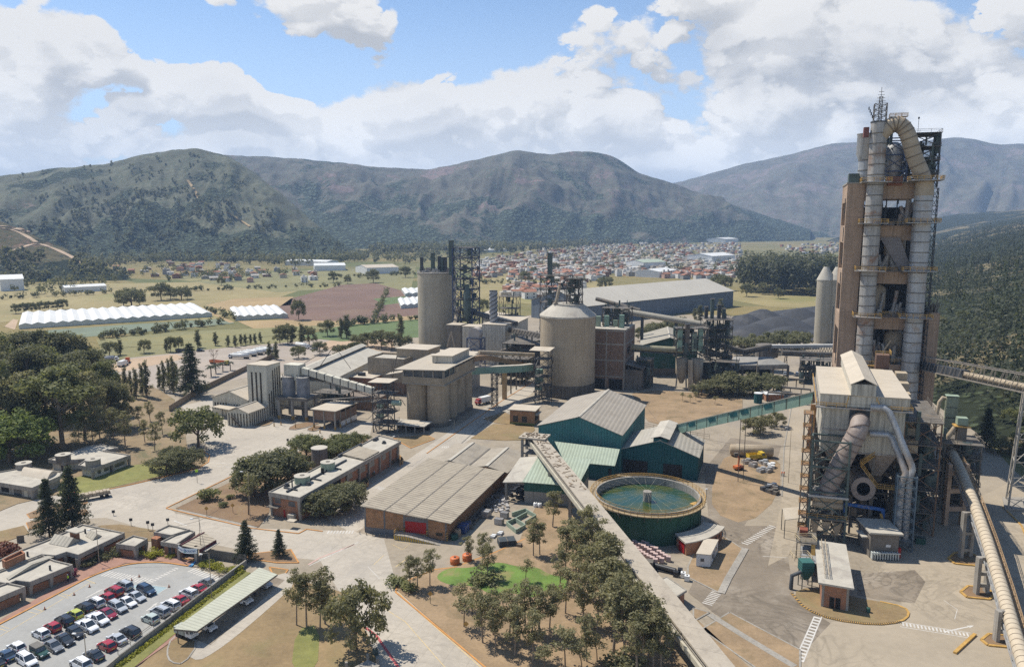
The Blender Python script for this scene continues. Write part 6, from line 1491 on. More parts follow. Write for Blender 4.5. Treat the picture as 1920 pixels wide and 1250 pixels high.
 c3 = on(925.5,645,432); c3.z = 0; tc = thing('spiral_chimney','slim grey chimney wrapped with a dark spiral strake','chimney',c3); z3 = hgt(546,432); MB().cyl(c3,2.3,z3,24).build('shaft',mat('chimney_grey',(.33,.335,.34),var=.2,scale=.3,streak=.4),tc); MB().cyl(c3+UP*z3,2.4,.5,24).build('rim',STEEL_D,tc)
 for ph in (0,2.09,4.19): MB().tube([c3+V(2.38*math.cos(ph+i*.35),2.38*math.sin(ph+i*.35),16+(z3-17)*i/60) for i in range(61)],.24,5).build('strake',STEEL_D,tc)
 for (px,py,Yb,w,d,ztop,m,nm,lb) in [(867,655,440,12,10,612,CREAM_CL,'beige_block','beige clad block between the hopper and the far left silo'),(904,660,425,14,10,608,CREAM_CL,'beige_block','beige clad block standing behind the spiral chimney'),(838,660,455,9,9,609,CONC_DK,'grey_block','grey concrete block at the foot of the steel tower')]:
  g = on(px,py,Yb); Fq = Fr(V(g.x,g.y,0),E2,E1); z_ = hgt(ztop,Yb); tt = thing(nm,lb,'building',Fq(w/2,d/2)); MB().fbox(Fq,0,w,0,d,-.1,z_).build('wall',m,tt); MB().fbox(Fq,-.3,w+.3,-.3,d+.3,z_,z_+.3).build('roof',ROOF_L,tt)
 g = on(876,672,405); Fq = Fr(V(g.x,g.y,0),E2,E1); th = thing('blue_hopper','rounded dusty hopper standing in a blue steel frame','hopper',Fq(4,3)); mb = MB(); mb.lattice(Fq,8,6,0,hgt(634,405),3,.5,.2); mb.build('frame',STEEL_B,th); c = Fq(4,3); zz = hgt(634,405)
 MB().tube([c+E2*-.2-E1*2.5+UP*(zz+2.5),c+E2*-.2+E1*2.5+UP*(zz+2.5)],3.4,20).box(c+UP*(zz-6),5.5,5,8,A2).build('hopper_body',mat('dusty_hopper',(.38,.34,.30),var=.15,scale=.3),th)
 z = 21.; Rq = [on(900,590,505),on(916,582,530),on(993,594,490),on(970,605,462)]; ts = thing('tilted_roof_shed','pale sheet roofed transfer house behind the spiral chimney','shed',V(Rq[3].x,Rq[3].y,0)); MB().slab(Rq,.3).build('roof',ROOF_L,ts); q = inset([V(p.x,p.y,0) for p in Rq],1.0); MB().prism([(p.x,p.y) for p in q],-.1,min(p.z for p in Rq)-.6).build('wall',CREAM_CL,ts)
 steel_mess('process_plant','low dusty steel frames and ducts right of the spiral chimney',Fr(V(*on(943,680,395).xy,0),E2,E1),24,22,0,17,3,33,n=80)
 steel_mess('process_plant','steel frames and ducts behind the spiral chimney',Fr(V(*on(930,660,455).xy,0),E2,E1),22,16,0,11,2,34,n=60)
 steel_mess('process_plant','small steel frame with green filter right of the blue-black tower',Fr(V(*on(936,600,500).xy,0),E2,E1),12,8,0,32,4,36,n=30)
 for i,(a,b,lb) in enumerate([(on(885,585,470),on(968,607,440),'dark enclosed conveyor from the blue-black tower past the chimney'),(on(955,618,430),on(1018,630,380),'dark conveyor ending at the left of the big silo'),(on(852,612,468),on(862,575,474),'steep pale bucket conveyor at the foot of the blue-black tower'),(on(940,660,400),on(1016,640,400),'low concrete conveyor bridge left of the big silo')]):
  tt = thing('conveyor_bridge',lb,'conveyor',(a+b)/2); MB().beam(a,b,2.6,2.6 if i != 2 else 2.0).build('casing',[STEEL_D,STEEL,DUCT,CONC_DK][i],tt); mb = MB(); s = (b-a).cross(UP).normalized()*1.35
  for j in range(12): p,q = a.lerp(b,j/12),a.lerp(b,(j+1)/12); mb.beam(p+s-UP*1.4,q+s+UP*1.4,.22); mb.beam(p-s-UP*1.4,q-s+UP*1.4,.22)
  mb.build('side_truss',STEEL,tt)
  for f in (.25,.7):
   if i in (0,1,3): p = a.lerp(b,f); MB().beam(V(p.x,p.y,0),p-UP*1.3,.7).build('column',CONC_DK,tt)
 a,b = on(842,640,415),on(846,622,415); tt = thing('vent_pipe','thin pale A shaped pipe frame before the far left silo','pipe',a); MB().beam(on(838,650,415),b,.6).build('leg',DUCT,tt); MB().beam(on(852,650,415),b,.6).build('leg',DUCT,tt)
silos()
# ---------------------------------------------------------------- teal sheds and thickener tank
def teal():
 ze = 12.5
 A,B,C = at(1009.6,798,ze),at(1165,816,ze),at(1209.6,760,ze)
 F = Fr(V(A.x,A.y,0),B-A,C-B); L,D = (B-A).length,(C-B).length
 t = gabled('teal_shed','large teal clad shed with low grey gable roof behind the thickener tank','shed',F,L,D,ze,17.0,TEAL,mat('grey_gable_roof',(.315,.28,.23),var=.14,scale=.2,stripe=('a',1.3,.2),stain=((.28,.24,.19),.5,.15)),.5)
 P = [at(1040,827,8.6),at(1162,841.6,8.6),at(1153,873,5.2),at(1058,864,5.2)]
 t2 = thing('lean_to','pale green sheet roofed lean-to along the front of the teal shed','lean-to',V(P[0].x,P[0].y,0)); MB().slab(P,.18).build('roof',ROOF_GN,t2); q = inset([V(p.x,p.y,0) for p in P],.5); MB().prism([(p.x,p.y) for p in q],-.1,5.0).build('wall',TEAL_D,t2); MB().beam(V(P[2].x-1,P[2].y+.55,2),V(P[3].x+9,P[3].y+.5,2),.3,3.8).build('opening',DARK,t2)
 z3 = 7.6; A,B,C = at(1161.6,838,z3+.9),at(1309,857.6,z3),at(1318,826,z3); B2 = B
 A = at(1163,842,z3); ex = B-A; F3 = Fr(V(A.x,A.y,0),ex,(at(1322,818,z3)-B)); L3 = ex.length; D3 = 20.0
 t3 = gabled('dark_green_shed','dark blue-green shed with raised ridge vent and open bays beside the tank','shed',F3,L3,D3,z3,11.8,TEAL_D,mat('pale_gable_roof',(.345,.32,.27),var=.12,scale=.2,stripe=('a',1.3,.15),stain=((.3,.27,.22),.5,.15)),.5,rf=.52)
 MB().fbox(F3,L3*.52-2.2,L3*.52+2.2,-.4,D3+.4,11.0,12.6).build('vent_wall',TEAL_D,t3); MB().slab([F3(L3*.52-3,-.7,12.7),F3(L3*.52,-.7,13.5),F3(L3*.52,D3+.6,13.5),F3(L3*.52-3,D3+.6,12.7)],.15).slab([F3(L3*.52,-.7,13.5),F3(L3*.52+3,-.7,12.7),F3(L3*.52+3,D3+.6,12.7),F3(L3*.52,D3+.6,13.5)],.15).build('vent_roof',CONC_ROOF,t3)
 MB().fbox(F3,1,9,-.08,.02,0,4.5).build('opening',DARK,t3); MB().fbox(F3,14,20,-.08,.02,0,4.5).build('opening',DARK,t3)
 P0,P1 = at(983,942),at(1052,947.6); F4,L4 = frAB(P0,P1); F4.ey = (at(1008,873,7.5)-at(983,901,6.3)).normalized(); D4 = 13
 t4 = thing('green_shed','small shed of green cladding over a concrete wall under the conveyor tower','shed',F4(L4/2,D4/2)); MB().fbox(F4,0,L4+4,0,D4,-.1,3.6).build('lower_wall',CONC,t4); MB().fbox(F4,-.05,L4+4.05,-.05,D4,3.6,6.3).build('upper_wall',GREEN,t4); MB().slab([F4(-.4,-.6,6.5),F4(L4+5,-.6,6.5),F4(L4+5,D4,9.0),F4(-.4,D4,9.0)],.18).build('roof',ROOF_GN,t4)
 t5 = thing('open_lean_to','open lean-to with grey roof on concrete posts full of scrap beside the brick warehouse','lean-to',F4(-3,4)); MB().slab([F4(-6.2,-.6,6.0),F4(-.45,-.6,6.5),F4(-.45,D4,8.8),F4(-6.2,D4,8.0)],.2).build('roof',CONC_ROOF,t5)
 for b in (.2,D4-1): MB().fbox(F4,-5.9,-5.2,b,b+.7,0,6).build('post',CONC,t5)
 MB().fbox(F4,-5.5,-.2,D4-.5,D4-.2,0,6).build('back_wall',DARK,t5); MB().beam(F4(-5.7,.3,5.6),F4(-.2,.3,5.9),.4,.5).build('lintel',CONC,t5)
 mb = MB(); rr = random.Random(5)
 for i in range(60): p = F4(rr.uniform(-5,-.6),rr.uniform(1,11),rr.uniform(0,1.6)); mb.box(p,rr.uniform(.3,1.3),rr.uniform(.3,1.2),rr.uniform(.3,.9),rr.random()*3)
 o = single('scrap_heap',mb,BLACKM,'dark heap of scrap inside the open lean-to','scrap heap')
teal()
def tank():
 c = V(36.3,192.0,0); r = 14.0; h = 8.3
 t = thing('thickener_tank','large round dark green open tank with yellow railed walkway and green water','tank',c)
 MB().lathe(c,[(r,-.1),(r,h-.4)],96).build('outer_wall',GREEN_T,t)
 MB().lathe(c,[(r+.02,h-.4),(r+.02,h+.3),(r-.55,h+.3),(r-.55,h-4)],96,False).build('concrete_rim',CONC,t)
 MB().lathe(c,[(r+.05,h-.7),(r+1.2,h-.5),(r+1.2,h-.25),(r+.05,h-.25)],96,False).build('walkway',mat('walkway_ochre',(.30,.225,.13),var=.25,scale=.5),t)
 for rr_ in (r+1.15,):
  pts = [c+V(rr_*math.cos(i*2*math.pi/56),rr_*math.sin(i*2*math.pi/56),h-.25) for i in range(56)]
  MB().rail(pts,1.15,3,.10,True).build('handrail',YEL,t)
 pts = [c+V((r-.2)*math.cos(i*2*math.pi/40),(r-.2)*math.sin(i*2*math.pi/40),h+.3) for i in range(40)]
 MB().rail(pts,.8,3,.07,True).build('inner_rail',YEL,t)
 for i in range(44):
  pass
 mb = MB()
 for i in range(28): a = i*2*math.pi/28; d = V(math.cos(a),math.sin(a)); mb.beam(c+d*(r+.05)+UP*(h-2.0),c+d*(r+1.4)+UP*(h-.6),.12)
 mb.build('bracket',STEEL,t)
 for i in range(20): a = i*2*math.pi/20+.1; d = V(math.cos(a),math.sin(a)); MB().box(c+d*(r+.08),.35,.18,h-.8,a+math.pi/2).build('stiffener',GREEN_T,t)
 m = bpy.data.materials.new('tank_water'); m.use_nodes = True; k = NT(m.node_tree); bs = k.n['Principled BSDF']; bs.inputs['Roughness'].default_value = .10; bs.inputs['Specular IOR Level'].default_value = .4
 pos = k.node('ShaderNodeNewGeometry').outputs['Position']; n = k.noise(pos,.18,4); k.l.new(k.mix(k.ramp(n,.4,.6),(.016,.052,.034),(.050,.066,.018)),bs.inputs['Base Color'])
 b = k.node('ShaderNodeBump'); b.inputs['Strength'].default_value = .12; b.inputs['Distance'].default_value = .05; k.put(b.inputs['Height'],k.noise(pos,1.3,3)); k.l.new(b.outputs[0],bs.inputs['Normal'])
 w = MB().add([c+V((r-.56)*math.cos(i*2*math.pi/64),(r-.56)*math.sin(i*2*math.pi/64),h-1.7) for i in range(64)],[tuple(range(64))]).build('water',m,t)
 MB().cyl(c+UP*(h-4),1.15,5.0,18).build('centre_well',CONC,t)
 mb = MB()
 for i in range(26): a = i*2*math.pi/26; d = V(math.cos(a),math.sin(a)); mb.beam(c+d*1.1+UP*(h+.9),c+d*(r-.4)+UP*(h+.25),.015)
 mb.build('cable_net',mat('pale_cable',(.55,.5,.38),var=.1),t)
 p = c+V(10.2,-6.6,h); MB().box(p+V(1,.5,-.2),2.2,1.4,.2,.6).build('platform',YEL,t)
 tp = thing('lamp_post','lamp post on the right side of the tank walkway','lamp',c+V(15,-3.5,h)); p = c+V(14.9,-3.5,h-.2); MB().beam(p,p+UP*3,.12).build('pole',STEEL,tp); MB().box(p+UP*3,.5,.3,.2).build('lamp',WHITE,tp)
 t2 = thing('curved_pump_house','curved red brick pump house hugging the front right of the tank','pump house',c+V(6,-18,0)); prof_o,prof_i = r+6.2,r+1.6; a0,a1 = R(-72),R(-30)
 MB().lathe(c,[(prof_o,-.1),(prof_o,3.2),(prof_i,3.2)],18,False,a0,a1).add([c+V(q*math.cos(a0),q*math.sin(a0),z) for q,z in ((prof_i,-.1),(prof_o,-.1),(prof_o,3.2),(prof_i,3.2))],[(0,1,2,3)]).add([c+V(q*math.cos(a1),q*math.sin(a1),z) for q,z in ((prof_i,-.1),(prof_o,-.1),(prof_o,3.2),(prof_i,3.2))],[(3,2,1,0)]).build('wall',BRICK,t2)
 MB().lathe(c,[(prof_i-.3,3.5),(prof_i-.3,3.3),(prof_o+.5,3.22),(prof_o+.5,3.5),(prof_i-.3,3.75)],18,False,a0-.03,a1+.03).build('roof',CONC_ROOF,t2)
 for f in (.45,.58,.71,.84): a = a0+(a1-a0)*f; MB().box(c+V(prof_o*math.cos(a),prof_o*math.sin(a),1.6),.7,.12,.7,a+math.pi/2).build('window',DARK,t2)
 MB().box(c+V((prof_i+2.6)*math.cos(a0-.005),(prof_i+2.6)*math.sin(a0-.005),.1),2.6,.12,2.6,a0).build('door',RED,t2)
tank()
for nm,px,lb in [('pump_house',[(1262,1118),(1290,1100),(1262,1080),(1236,1090)],'small brick pump house with grey slab roof beside the gallery')]:
 flat_building(nm,lb,'pump house',[(1220,1094),(1262,1122),(1288,1106),(1250,1080)],3.2,BRICK,CONC_ROOF,.4,.4,wins=[(1,.3,.6,.2,2.3,DARKSTR)],parapet=.06)
P0 = at(1305,1062); P1 = at(1330,1066); Fc = Fr(P0,V(math.cos(R(-12)),math.sin(R(-12))),V(math.cos(R(64)),math.sin(R(64)))); tc = thing('site_cabin','white portable site cabin standing on dry grass beside the curved pump house','cabin',Fc(1.5,4))
MB().fbox(Fc,0,3.2,0,9.4,.25,3.2).build('wall',plain('cabin_white',(.58,.6,.6),rough=.5),tc); MB().fbox(Fc,-.1,3.3,-.1,9.5,3.2,3.36).build('roof',ROOF_L,tc)
for b in (2,6.4): MB().fbox(Fc,3.18,3.26,b,b+1,1.4,2.4).build('window',GLASS,tc)
MB().fbox(Fc,3.18,3.26,3.8,4.7,.4,2.5).build('door',STEEL_D,tc); MB().fbox(Fc,1.0,1.8,-.08,.02,1.5,2.2).build('window',GLASS,tc); MB().fbox(Fc,.3,2.9,.3,9.1,0,.25).build('skid',STEEL_D,tc)
rr = random.Random(12); PINK = mat('pink_sack',(.46,.34,.31),var=.45,scale=2.5)
dr = []
for i in range(14):
 for j in range(3):
  a = at(1160,1010); b = at(1232,1058); p = a.lerp(b,i/13)+E2*(j*1.5-.5)*.9+E1*(j*1.3)
  q = thing('wrapped_pallet',f"pinkish wrapped pallet below the tank, {ordinal(i)} along the {['front', 'middle', 'back'][j]} line",'pallet',p,'wrapped pallets stacked below the tank')
  MB().box(p,1.25,1.15,.15,A2).build('pallet',WOOD,q); MB().box(p+UP*.15,1.1,1.0,1.0+.4*rr.random(),A2).build('load',PINK,q)
for i,(px,py) in enumerate([(1267,1080),(1281,1082),(1275,1075),(1288,1088)]):
 p = at(px,py); q = thing('cube_tank',f'caged plastic cube tank by the small pump house, {ordinal(i)} from the left','tank',p,'cube tanks by the pump house'); MB().box(p+UP*.15,1.1,1.1,1.15,A2).build('bottle',WHITE if i % 2 else BLACKM,q); MB().box(p,1.2,1.2,.15,A2).build('pallet',STEEL,q); MB().cyl(p+UP*1.3,.2,.1,10).build('cap',BLACKM,q)
p = at(1240,1070); q = thing('pump_skid','dark horizontal filter press on a skid beside the gallery','machine',p); MB().tube([p+UP*1+E2*-3+E1*1,p+UP*1+E2*3.4-E1*1],.6,12).build('vessel',BLACKM,q); MB().box(p+E2*-3,2.2,2,2.2,A2).build('motor_block',STEEL,q); MB().box(p,6,1.4,.35,A2-.2).build('skid',STEEL_D,q)
# ---------------------------------------------------------------- concrete conveyor gallery and its head tower
CREAM_B = mat('cream_concrete_beam',(.44,.40,.31),var=.15,scale=.3,streak=.4)
def gallery():
 lf = [(997,822,13.3),(1052,919,12.6),(1120,1002,11.6),(1250,1164,10.0),(1330,1262,9.2)]
 rt = [(1025,824,13.3),(1098,951,12.4),(1163,1016,11.6),(1285,1150,10.2),(1400,1272,9.2)]
 a = at(1010,823,13.3); b = at(1348,1246,5.5); d = (b-a); s = V(-d.y,d.x,0).normalized()*2.25; N = 9
 t = thing('conveyor_gallery','long dusty concrete conveyor gallery crossing over the eucalyptus wood to the bottom edge','conveyor',V(b.x,b.y,0))
 a2 = a-d*.01; b2 = a+d*1.10
 MB().box8([a2-s-UP*.1,b2-s-UP*.1,b2+s-UP*.1,a2+s-UP*.1,a2-s+UP*.35,b2-s+UP*.35,b2+s+UP*.35,a2+s+UP*.35][::1]).build('deck',GALLERY,t)
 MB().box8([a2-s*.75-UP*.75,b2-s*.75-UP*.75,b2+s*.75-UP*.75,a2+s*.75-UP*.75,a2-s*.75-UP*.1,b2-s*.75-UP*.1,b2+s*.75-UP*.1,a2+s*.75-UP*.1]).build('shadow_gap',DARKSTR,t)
 for sg,nm in ((-1,'side_beam'),(1,'side_beam')):
  k = s*sg
  MB().box8([a2+k*.72-UP*2.3,b2+k*.72-UP*2.3,b2+k*.98-UP*2.3,a2+k*.98-UP*2.3,a2+k*.72-UP*.75,b2+k*.72-UP*.75,b2+k*.98-UP*.75,a2+k*.98-UP*.75] if sg > 0 else [a2+k*.98-UP*2.3,b2+k*.98-UP*2.3,b2+k*.72-UP*2.3,a2+k*.72-UP*2.3,a2+k*.98-UP*.75,b2+k*.98-UP*.75,b2+k*.72-UP*.75,a2+k*.72-UP*.75]).build(nm,CONC,t)
 k = -s; MB().box8([a2+k*1.38-UP*1.5,b2+k*1.38-UP*1.5,b2+k*1.16-UP*1.5,a2+k*1.16-UP*1.5,a2+k*1.38-UP*.45,b2+k*1.38-UP*.45,b2+k*1.16-UP*.45,a2+k*1.16-UP*.45]).build('edge_beam',CREAM_B,t)
 MB().box8([a2+k*1.16-UP*1.5,b2+k*1.16-UP*1.5,b2+k*.98-UP*1.5,a2+k*.98-UP*1.5,a2+k*1.16-UP*1.3,b2+k*1.16-UP*1.3,b2+k*.98-UP*1.3,a2+k*.98-UP*1.3]).build('painted_gap_shade',DARK,t)  # black strip standing in for the shadow between deck and edge beam
 for f in (.16,.33,.50,.68,.86):
  p = a.lerp(b,f); mb = MB()
  for k in (-1,1): q = p+s*k*.8; mb.beam(V(q.x,q.y,0),q-UP*1.5,.8)
  mb.beam(V(*(p-s*.8).xy,p.z*.5),V(*(p+s*.8).xy,p.z*.5),.6); mb.build('support',CONC,t)
 mb = MB(); r = random.Random(6)
 for i in range(80):
  f = r.random()**1.3; p = a.lerp(b,.02+f*.34)+s*r.uniform(-.8,.8)+UP*.35; mb.box(p,r.uniform(.4,1.6),r.uniform(.15,.45),r.uniform(.04,.16),r.random()*6)
 o = mb.build('dust_clods',WOOD,t); o['kind'] = 'stuff'
 c = at(1003,817,14.0); Fh = Fr(V(c.x,c.y,0),E2,E1); th = thing('gallery_head_tower','open concrete frame tower at the head of the long gallery','tower',Fh(0,0))
 for x in (-3.4,3.0):
  for y in (-2.2,2.2): MB().fbox(Fh,x-.35,x+.35,y-.35,y+.35,0,13.2).build('column',CONC,th)
 for z in (8.6,11): MB().fbox(Fh,-3.6,3.2,-2.4,2.4,z,z+.35).build('floor_slab',CONC,th)
 MB().fbox(Fh,-4.4,4.2,-3,3,13.6,14.1).build('top_slab',GALLERY,th); MB().fbox(Fh,-2.6,2.4,-1.5,1.5,11.4,13).build('machine_box',STEEL_D,th)
 mb = MB()
 for i in range(40): mb.box(Fh(r.uniform(-3.5,3.6),r.uniform(-2.4,2.4),14.1),r.uniform(.2,1.2),r.uniform(.2,.5),r.uniform(.08,.35),r.random()*6)
 o = mb.build('debris',WOOD,th); o['kind'] = 'stuff'
gallery()
# ---------------------------------------------------------------- teal inclined gallery
def incl():
 a,b = on(1258,807,250),on(1530,744,207)
 t = thing('teal_conveyor_gallery','long teal clad conveyor rising from the dark green shed to the filter house','conveyor',V((a.x+b.x)/2,(a.y+b.y)/2,0)); N = 13
 d = (b-a); s = V(-d.y,d.x,0).normalized()*1.3
 for i in range(N):
  p,q = a.lerp(b,i/N),a.lerp(b,(i+.93)/N); MB().box8([p-s-UP*1.7,q-s-UP*1.7,q+s-UP*1.7,p+s-UP*1.7,p-s+UP*1.6,q-s+UP*1.6,q+s+UP*1.6,p+s+UP*1.6]).build('cladding_panel',SAGE,t)
  if i in (2,4,6,7,9): u,v = p.lerp(q,.15)-s*1.03+UP*.5,p.lerp(q,.85)-s*1.03+UP*.5; MB().beam(u,v,.1,1.3).build('window',TEAL_D,t)
 MB().beam(a,b,2.2,2.8).build('frame',mat('rust_frame',(.20,.11,.07),var=.3),t); MB().box8([a-s*1.15+UP*1.62,b-s*1.15+UP*1.62,b+s*1.15+UP*1.62,a+s*1.15+UP*1.62,a-s*1.15+UP*1.85,b-s*1.15+UP*1.85,b+s*1.15+UP*1.85,a+s*1.15+UP*1.85]).build('roof',CONC_ROOF,t)
 for f in (.14,.55):
  p = a.lerp(b,f); mb = MB()
  for k in (-1,1): mb.beam(V(*(p+s*k).xy,0),p+s*k-UP*1.3,.2)
  mb.build('support',STEEL,t)
incl()
# ---------------------------------------------------------------- filter house over the kiln head
FH = Fr(V(80.0,187.6,0),V(math.cos(R(-17)),math.sin(R(-17))),V(math.cos(R(69.5)),math.sin(R(69.5)))); FH.ex = FH.ex*.92
def filter_house():
 F = FH; L = 21.0; D = 38.0; z0,z1,z2 = 22.0,33.6,37.0
 t = thing('filter_house','big cream clad filter house on steel legs with roof monitor and yellow walkways','filter house',F(L/2,D/2))
 MB().fbox(F,0,L,0,D,z0,z1).build('wall',CREAM_CL,t)
 MB().fbox(F,-.8,L+.8,-.9,D+.6,z1+.6,z2).build('upper_fascia',CREAM_CL,t); MB().fbox(F,-.9,L+.9,-1.0,D+.7,z2,z2+.3).build('roof',ROOF_L,t)
 MB().fbox(F,7.0,13.2,-1.2,D+6,z2+.3,z2+3.2).build('roof_monitor',CREAM_CL,t); MB().slab([F(6.7,-1.5,z2+3.2),F(10.1,-1.5,z2+4.8),F(10.1,D+6.3,z2+4.8),F(6.7,D+6.3,z2+3.2)],.2).slab([F(10.1,-1.5,z2+4.8),F(13.5,-1.5,z2+3.2),F(13.5,D+6.3,z2+3.2),F(10.1,D+6.3,z2+4.8)],.2).build('monitor_roof',ROOF_L,t)
 mb = MB(); mb.fbox(F,-1.8,L+1.6,-1.8,-.1,z1+.1,z1+.4).fbox(F,-1.8,0,0,D,z1+.1,z1+.4).fbox(F,L,L+1.6,0,D,z1+.1,z1+.4); mb.build('walkway',RUSTY,t)
 mb = MB(); mb.rail([F(-1.7,-1.7,z1+.4),F(6,-1.7,z1+.4),F(6.4,-1.7,z1+2.6)],1.1,2,.13); mb.rail([F(13.4,-1.7,z1+2.6),F(14.5,-1.7,z1+.4),F(L+1.5,-1.7,z1+.4),F(L+1.5,D,z1+.4)],1.1,2,.13); mb.rail([F(-1.7,-1.7,z1+.4),F(-1.7,D,z1+.4)],1.1,2,.13); mb.build('handrail',YEL,t)
 mb = MB(); mb.fbox(F,0,L,-.1,.02,z0+5.7,z0+6.1).fbox(F,0,L,-.1,.02,z0-.1,z0+.3); mb.build('wall_band',RUSTY,t)
 mb = MB()
 for i in range(7): b = i*3.2; mb.beam(F(-2.2,b,z1+.4 if i < 1 else z1-2.6*i),F(-2.2,b+3.2,max(2,z1-2.6*(i+1))),1.4,.2); mb.beam(F(-2.9,b,z1+1.5-2.6*i),F(-2.9,b+3.2,z1+1.5-2.6*(i+1)),.14)
 mb.build('stair',mat('orange_rust_stair',(.33,.185,.09),var=.3),t)
 for (a0,a1) in ((1,10),(11.5,20)):
  mb = MB(); am = (a0+a1)/2; mb.box8([F(am-1,5,z0-7),F(am+1,5,z0-7),F(am+1,7,z0-7),F(am-1,7,z0-7),F(a0,1,z0),F(a1,1,z0),F(a1,12,z0),F(a0,12,z0)]); mb.build('hopper',mat('dusty_hopper_plate',(.33,.28,.24),var=.2,scale=.3,streak=.4),t)
 mb = MB()
 for a in (0,7,14,21):
  for b in (.5,12,24,36): mb.beam(F(a,b,0),F(a,b,z0),.7)
 for a in (0,7,14):
  for b in (12,24): mb.beam(F(a,b,2),F(a+7,b,z0-2),.3); mb.beam(F(a+7,b,2),F(a,b,z0-2),.3)
 for z in (8,15):
  for b in (12,24,36): mb.beam(F(0,b,z),F(21,b,z),.5)
  for a in (0,7,21): mb.beam(F(a,8,z),F(a,36,z),.5)
 mb.build('leg_frame',STEEL,t)
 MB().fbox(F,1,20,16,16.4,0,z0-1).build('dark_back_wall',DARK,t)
 mb = MB(); rr = random.Random(2)
 for i in range(70):
  p = F(rr.uniform(0,20),rr.uniform(9,15),rr.uniform(0,z0-4)); k = rr.random()
  if k < .6: mb.beam(p,p+V(rr.uniform(-5,5),rr.uniform(-2,2),rr.uniform(-3,5)),rr.uniform(.15,.7))
  else: mb.box(p,rr.uniform(.6,2.5),rr.uniform(.6,2),rr.uniform(.6,3),rr.random())
 mb.build('machinery',STEEL,t)
 mb = MB(); pts = [F(10.5,-.6,19.5),F(14,-.8,22),F(10.6,-1,19.2),F(15.2,-1.2,13.8),F(20.5,-1.2,13.8)]
 for p,q in zip(pts,pts[1:]): mb.beam(p,q,1.0,.15); mb.rail([p-F.ey*.5,q-F.ey*.5],1.1,1.6,.11)
 mb.build('yellow_stair',YEL,t)
 w = thing('bent_duct','large brown-grey ringed duct bending out of the filter house wall down to the left','duct',F(9,-4));
 path = [F(9.5,.5,30.5),F(9.6,-2.2,30.6),F(9.3,-3.7,29.6),F(8.6,-4.3,27.8),F(5.3,-4.6,20.5),F(2.6,-4.8,14.2),F(2.4,-4.8,13.2)]
 MB().tube(path,2.25,28).build('pipe',DUCT_B,w)
 mb = MB(); full = [path[3].lerp(path[5],i/8) for i in range(9)]
 dr_ = (path[5]-path[3]).normalized()
 for p in full: mb.tube([p-dr_*.13,p+dr_*.13],2.42,28)
 for p,dd in ((path[1],-F.ey),(path[2],V(0,-.5,-.7))): dd = dd.normalized(); mb.tube([p-dd*.12,p+dd*.12],2.42,28)
 mb.build('ring',mat('dark_ring',(.17,.13,.11),var=.3),w); MB().cyl(F(2.4,-4.8,12.6),2.9,.8,28).build('base_flange',RUSTY,w)
 MB().fbox(F,7,12.2,-.14,.02,27.8,33.3).build('collar',STEEL_D,w)
 kz = 13.2; kc = F(11.7,5,kz); kd = F.ey; tk = thing('kiln_hood','round kiln end with thick pale rim and dark mouth under the filter house','kiln',V(kc.x,kc.y,0)); f0 = F(11.7,-1.5,kz); f1 = F(11.7,9,kz)
 ring = lambda c,rr_: [c+F.ex*math.cos(i*math.pi/18)*rr_+UP*math.sin(i*math.pi/18)*rr_ for i in range(36)]
 def annulus(mb,c0,r0,c1,r1):
  A_,B_ = ring(c0,r0),ring(c1,r1); mb.add(A_+B_,[(i,(i+1) % 36,(i+1) % 36+36,i+36) for i in range(36)],False)
 mb = MB(); annulus(mb,f0,3.0,f1,3.0); mb.build('shell',mat('kiln_shell',(.22,.19,.165),var=.25,scale=.4,streak=.2),tk)
 mb = MB(); annulus(mb,f0-kd*.05,1.75,f0-kd*.05,3.1); annulus(mb,f0-kd*.05,3.1,f0+kd*.7,3.12); mb.build('mouth_ring',DUCT_B,tk)
 mb = MB(); annulus(mb,f0-kd*.04,1.76,f0+kd*4,1.76); mb.add(ring(f0+kd*4,1.8),[tuple(range(36))]); mb.build('mouth',DARK,tk)
 for a in (9.0,14.4): MB().beam(F(a,1,0),F(a,1,10.6),.5).build('stand',STEEL,tk)
 MB().beam(F(8,.8,10.4),F(15.5,.8,10.4),.6,.4).build('cradle_beam',STEEL,tk)
 tb = thing('blue_gantry','worn blue gantry frame standing below the kiln mouth','gantry',F(11,-1)); mb = MB(); BLW = mat('worn_blue_paint',(.04,.12,.33),var=.3,scale=1,stain=((.3,.25,.2),.8,.8)); mb.beam(F(7.4,-2,0),F(7.4,-2,9.2),.8).beam(F(17,-2,0),F(17,-2,8.6),.8).beam(F(7.2,-2,9.0),F(17.2,-2,8.4),.7); mb.build('frame',BLW,tb); MB().beam(F(16.4,-2.5,7.5),F(17.4,-2.6,4.5),.6).build('arm',YEL,tb)
 Ft = Fr(F(-2.2,-7.5),F.ex,F.ey); tt = thing('duct_trestle','tall green-grey braced steel frame carrying the bent duct and fans','trestle',Ft(4,3)); mb = MB(); mb.lattice(Ft,8.6,6.5,0,26.5,4,.5,.22); mb.build('frame',STEEL_G,tt); MB().fbox(Ft,-.4,9.0,-.4,6.9,12.0,12.5).build('duct_deck',GALV,tt); MB().fbox(Ft,-.4,9.0,-.4,6.9,6.2,6.5).build('lower_deck',STEEL,tt)
 mb = MB(); mb.tube([Ft(.8,2,9.4),Ft(7.8,2,9.4)],.9,12).tube([Ft(.8,2,11.0),Ft(7.8,2,11.0)],.8,12); mb.build('fan_drum',DUCT,tt); mb = MB()
 for i in range(30): p = Ft(rr.uniform(0,8.5),rr.uniform(1,6.5),rr.uniform(0,11)); mb.beam(p,p+V(rr.uniform(-2,2),rr.uniform(-1,1),rr.uniform(-2.5,3)),rr.uniform(.15,.7))
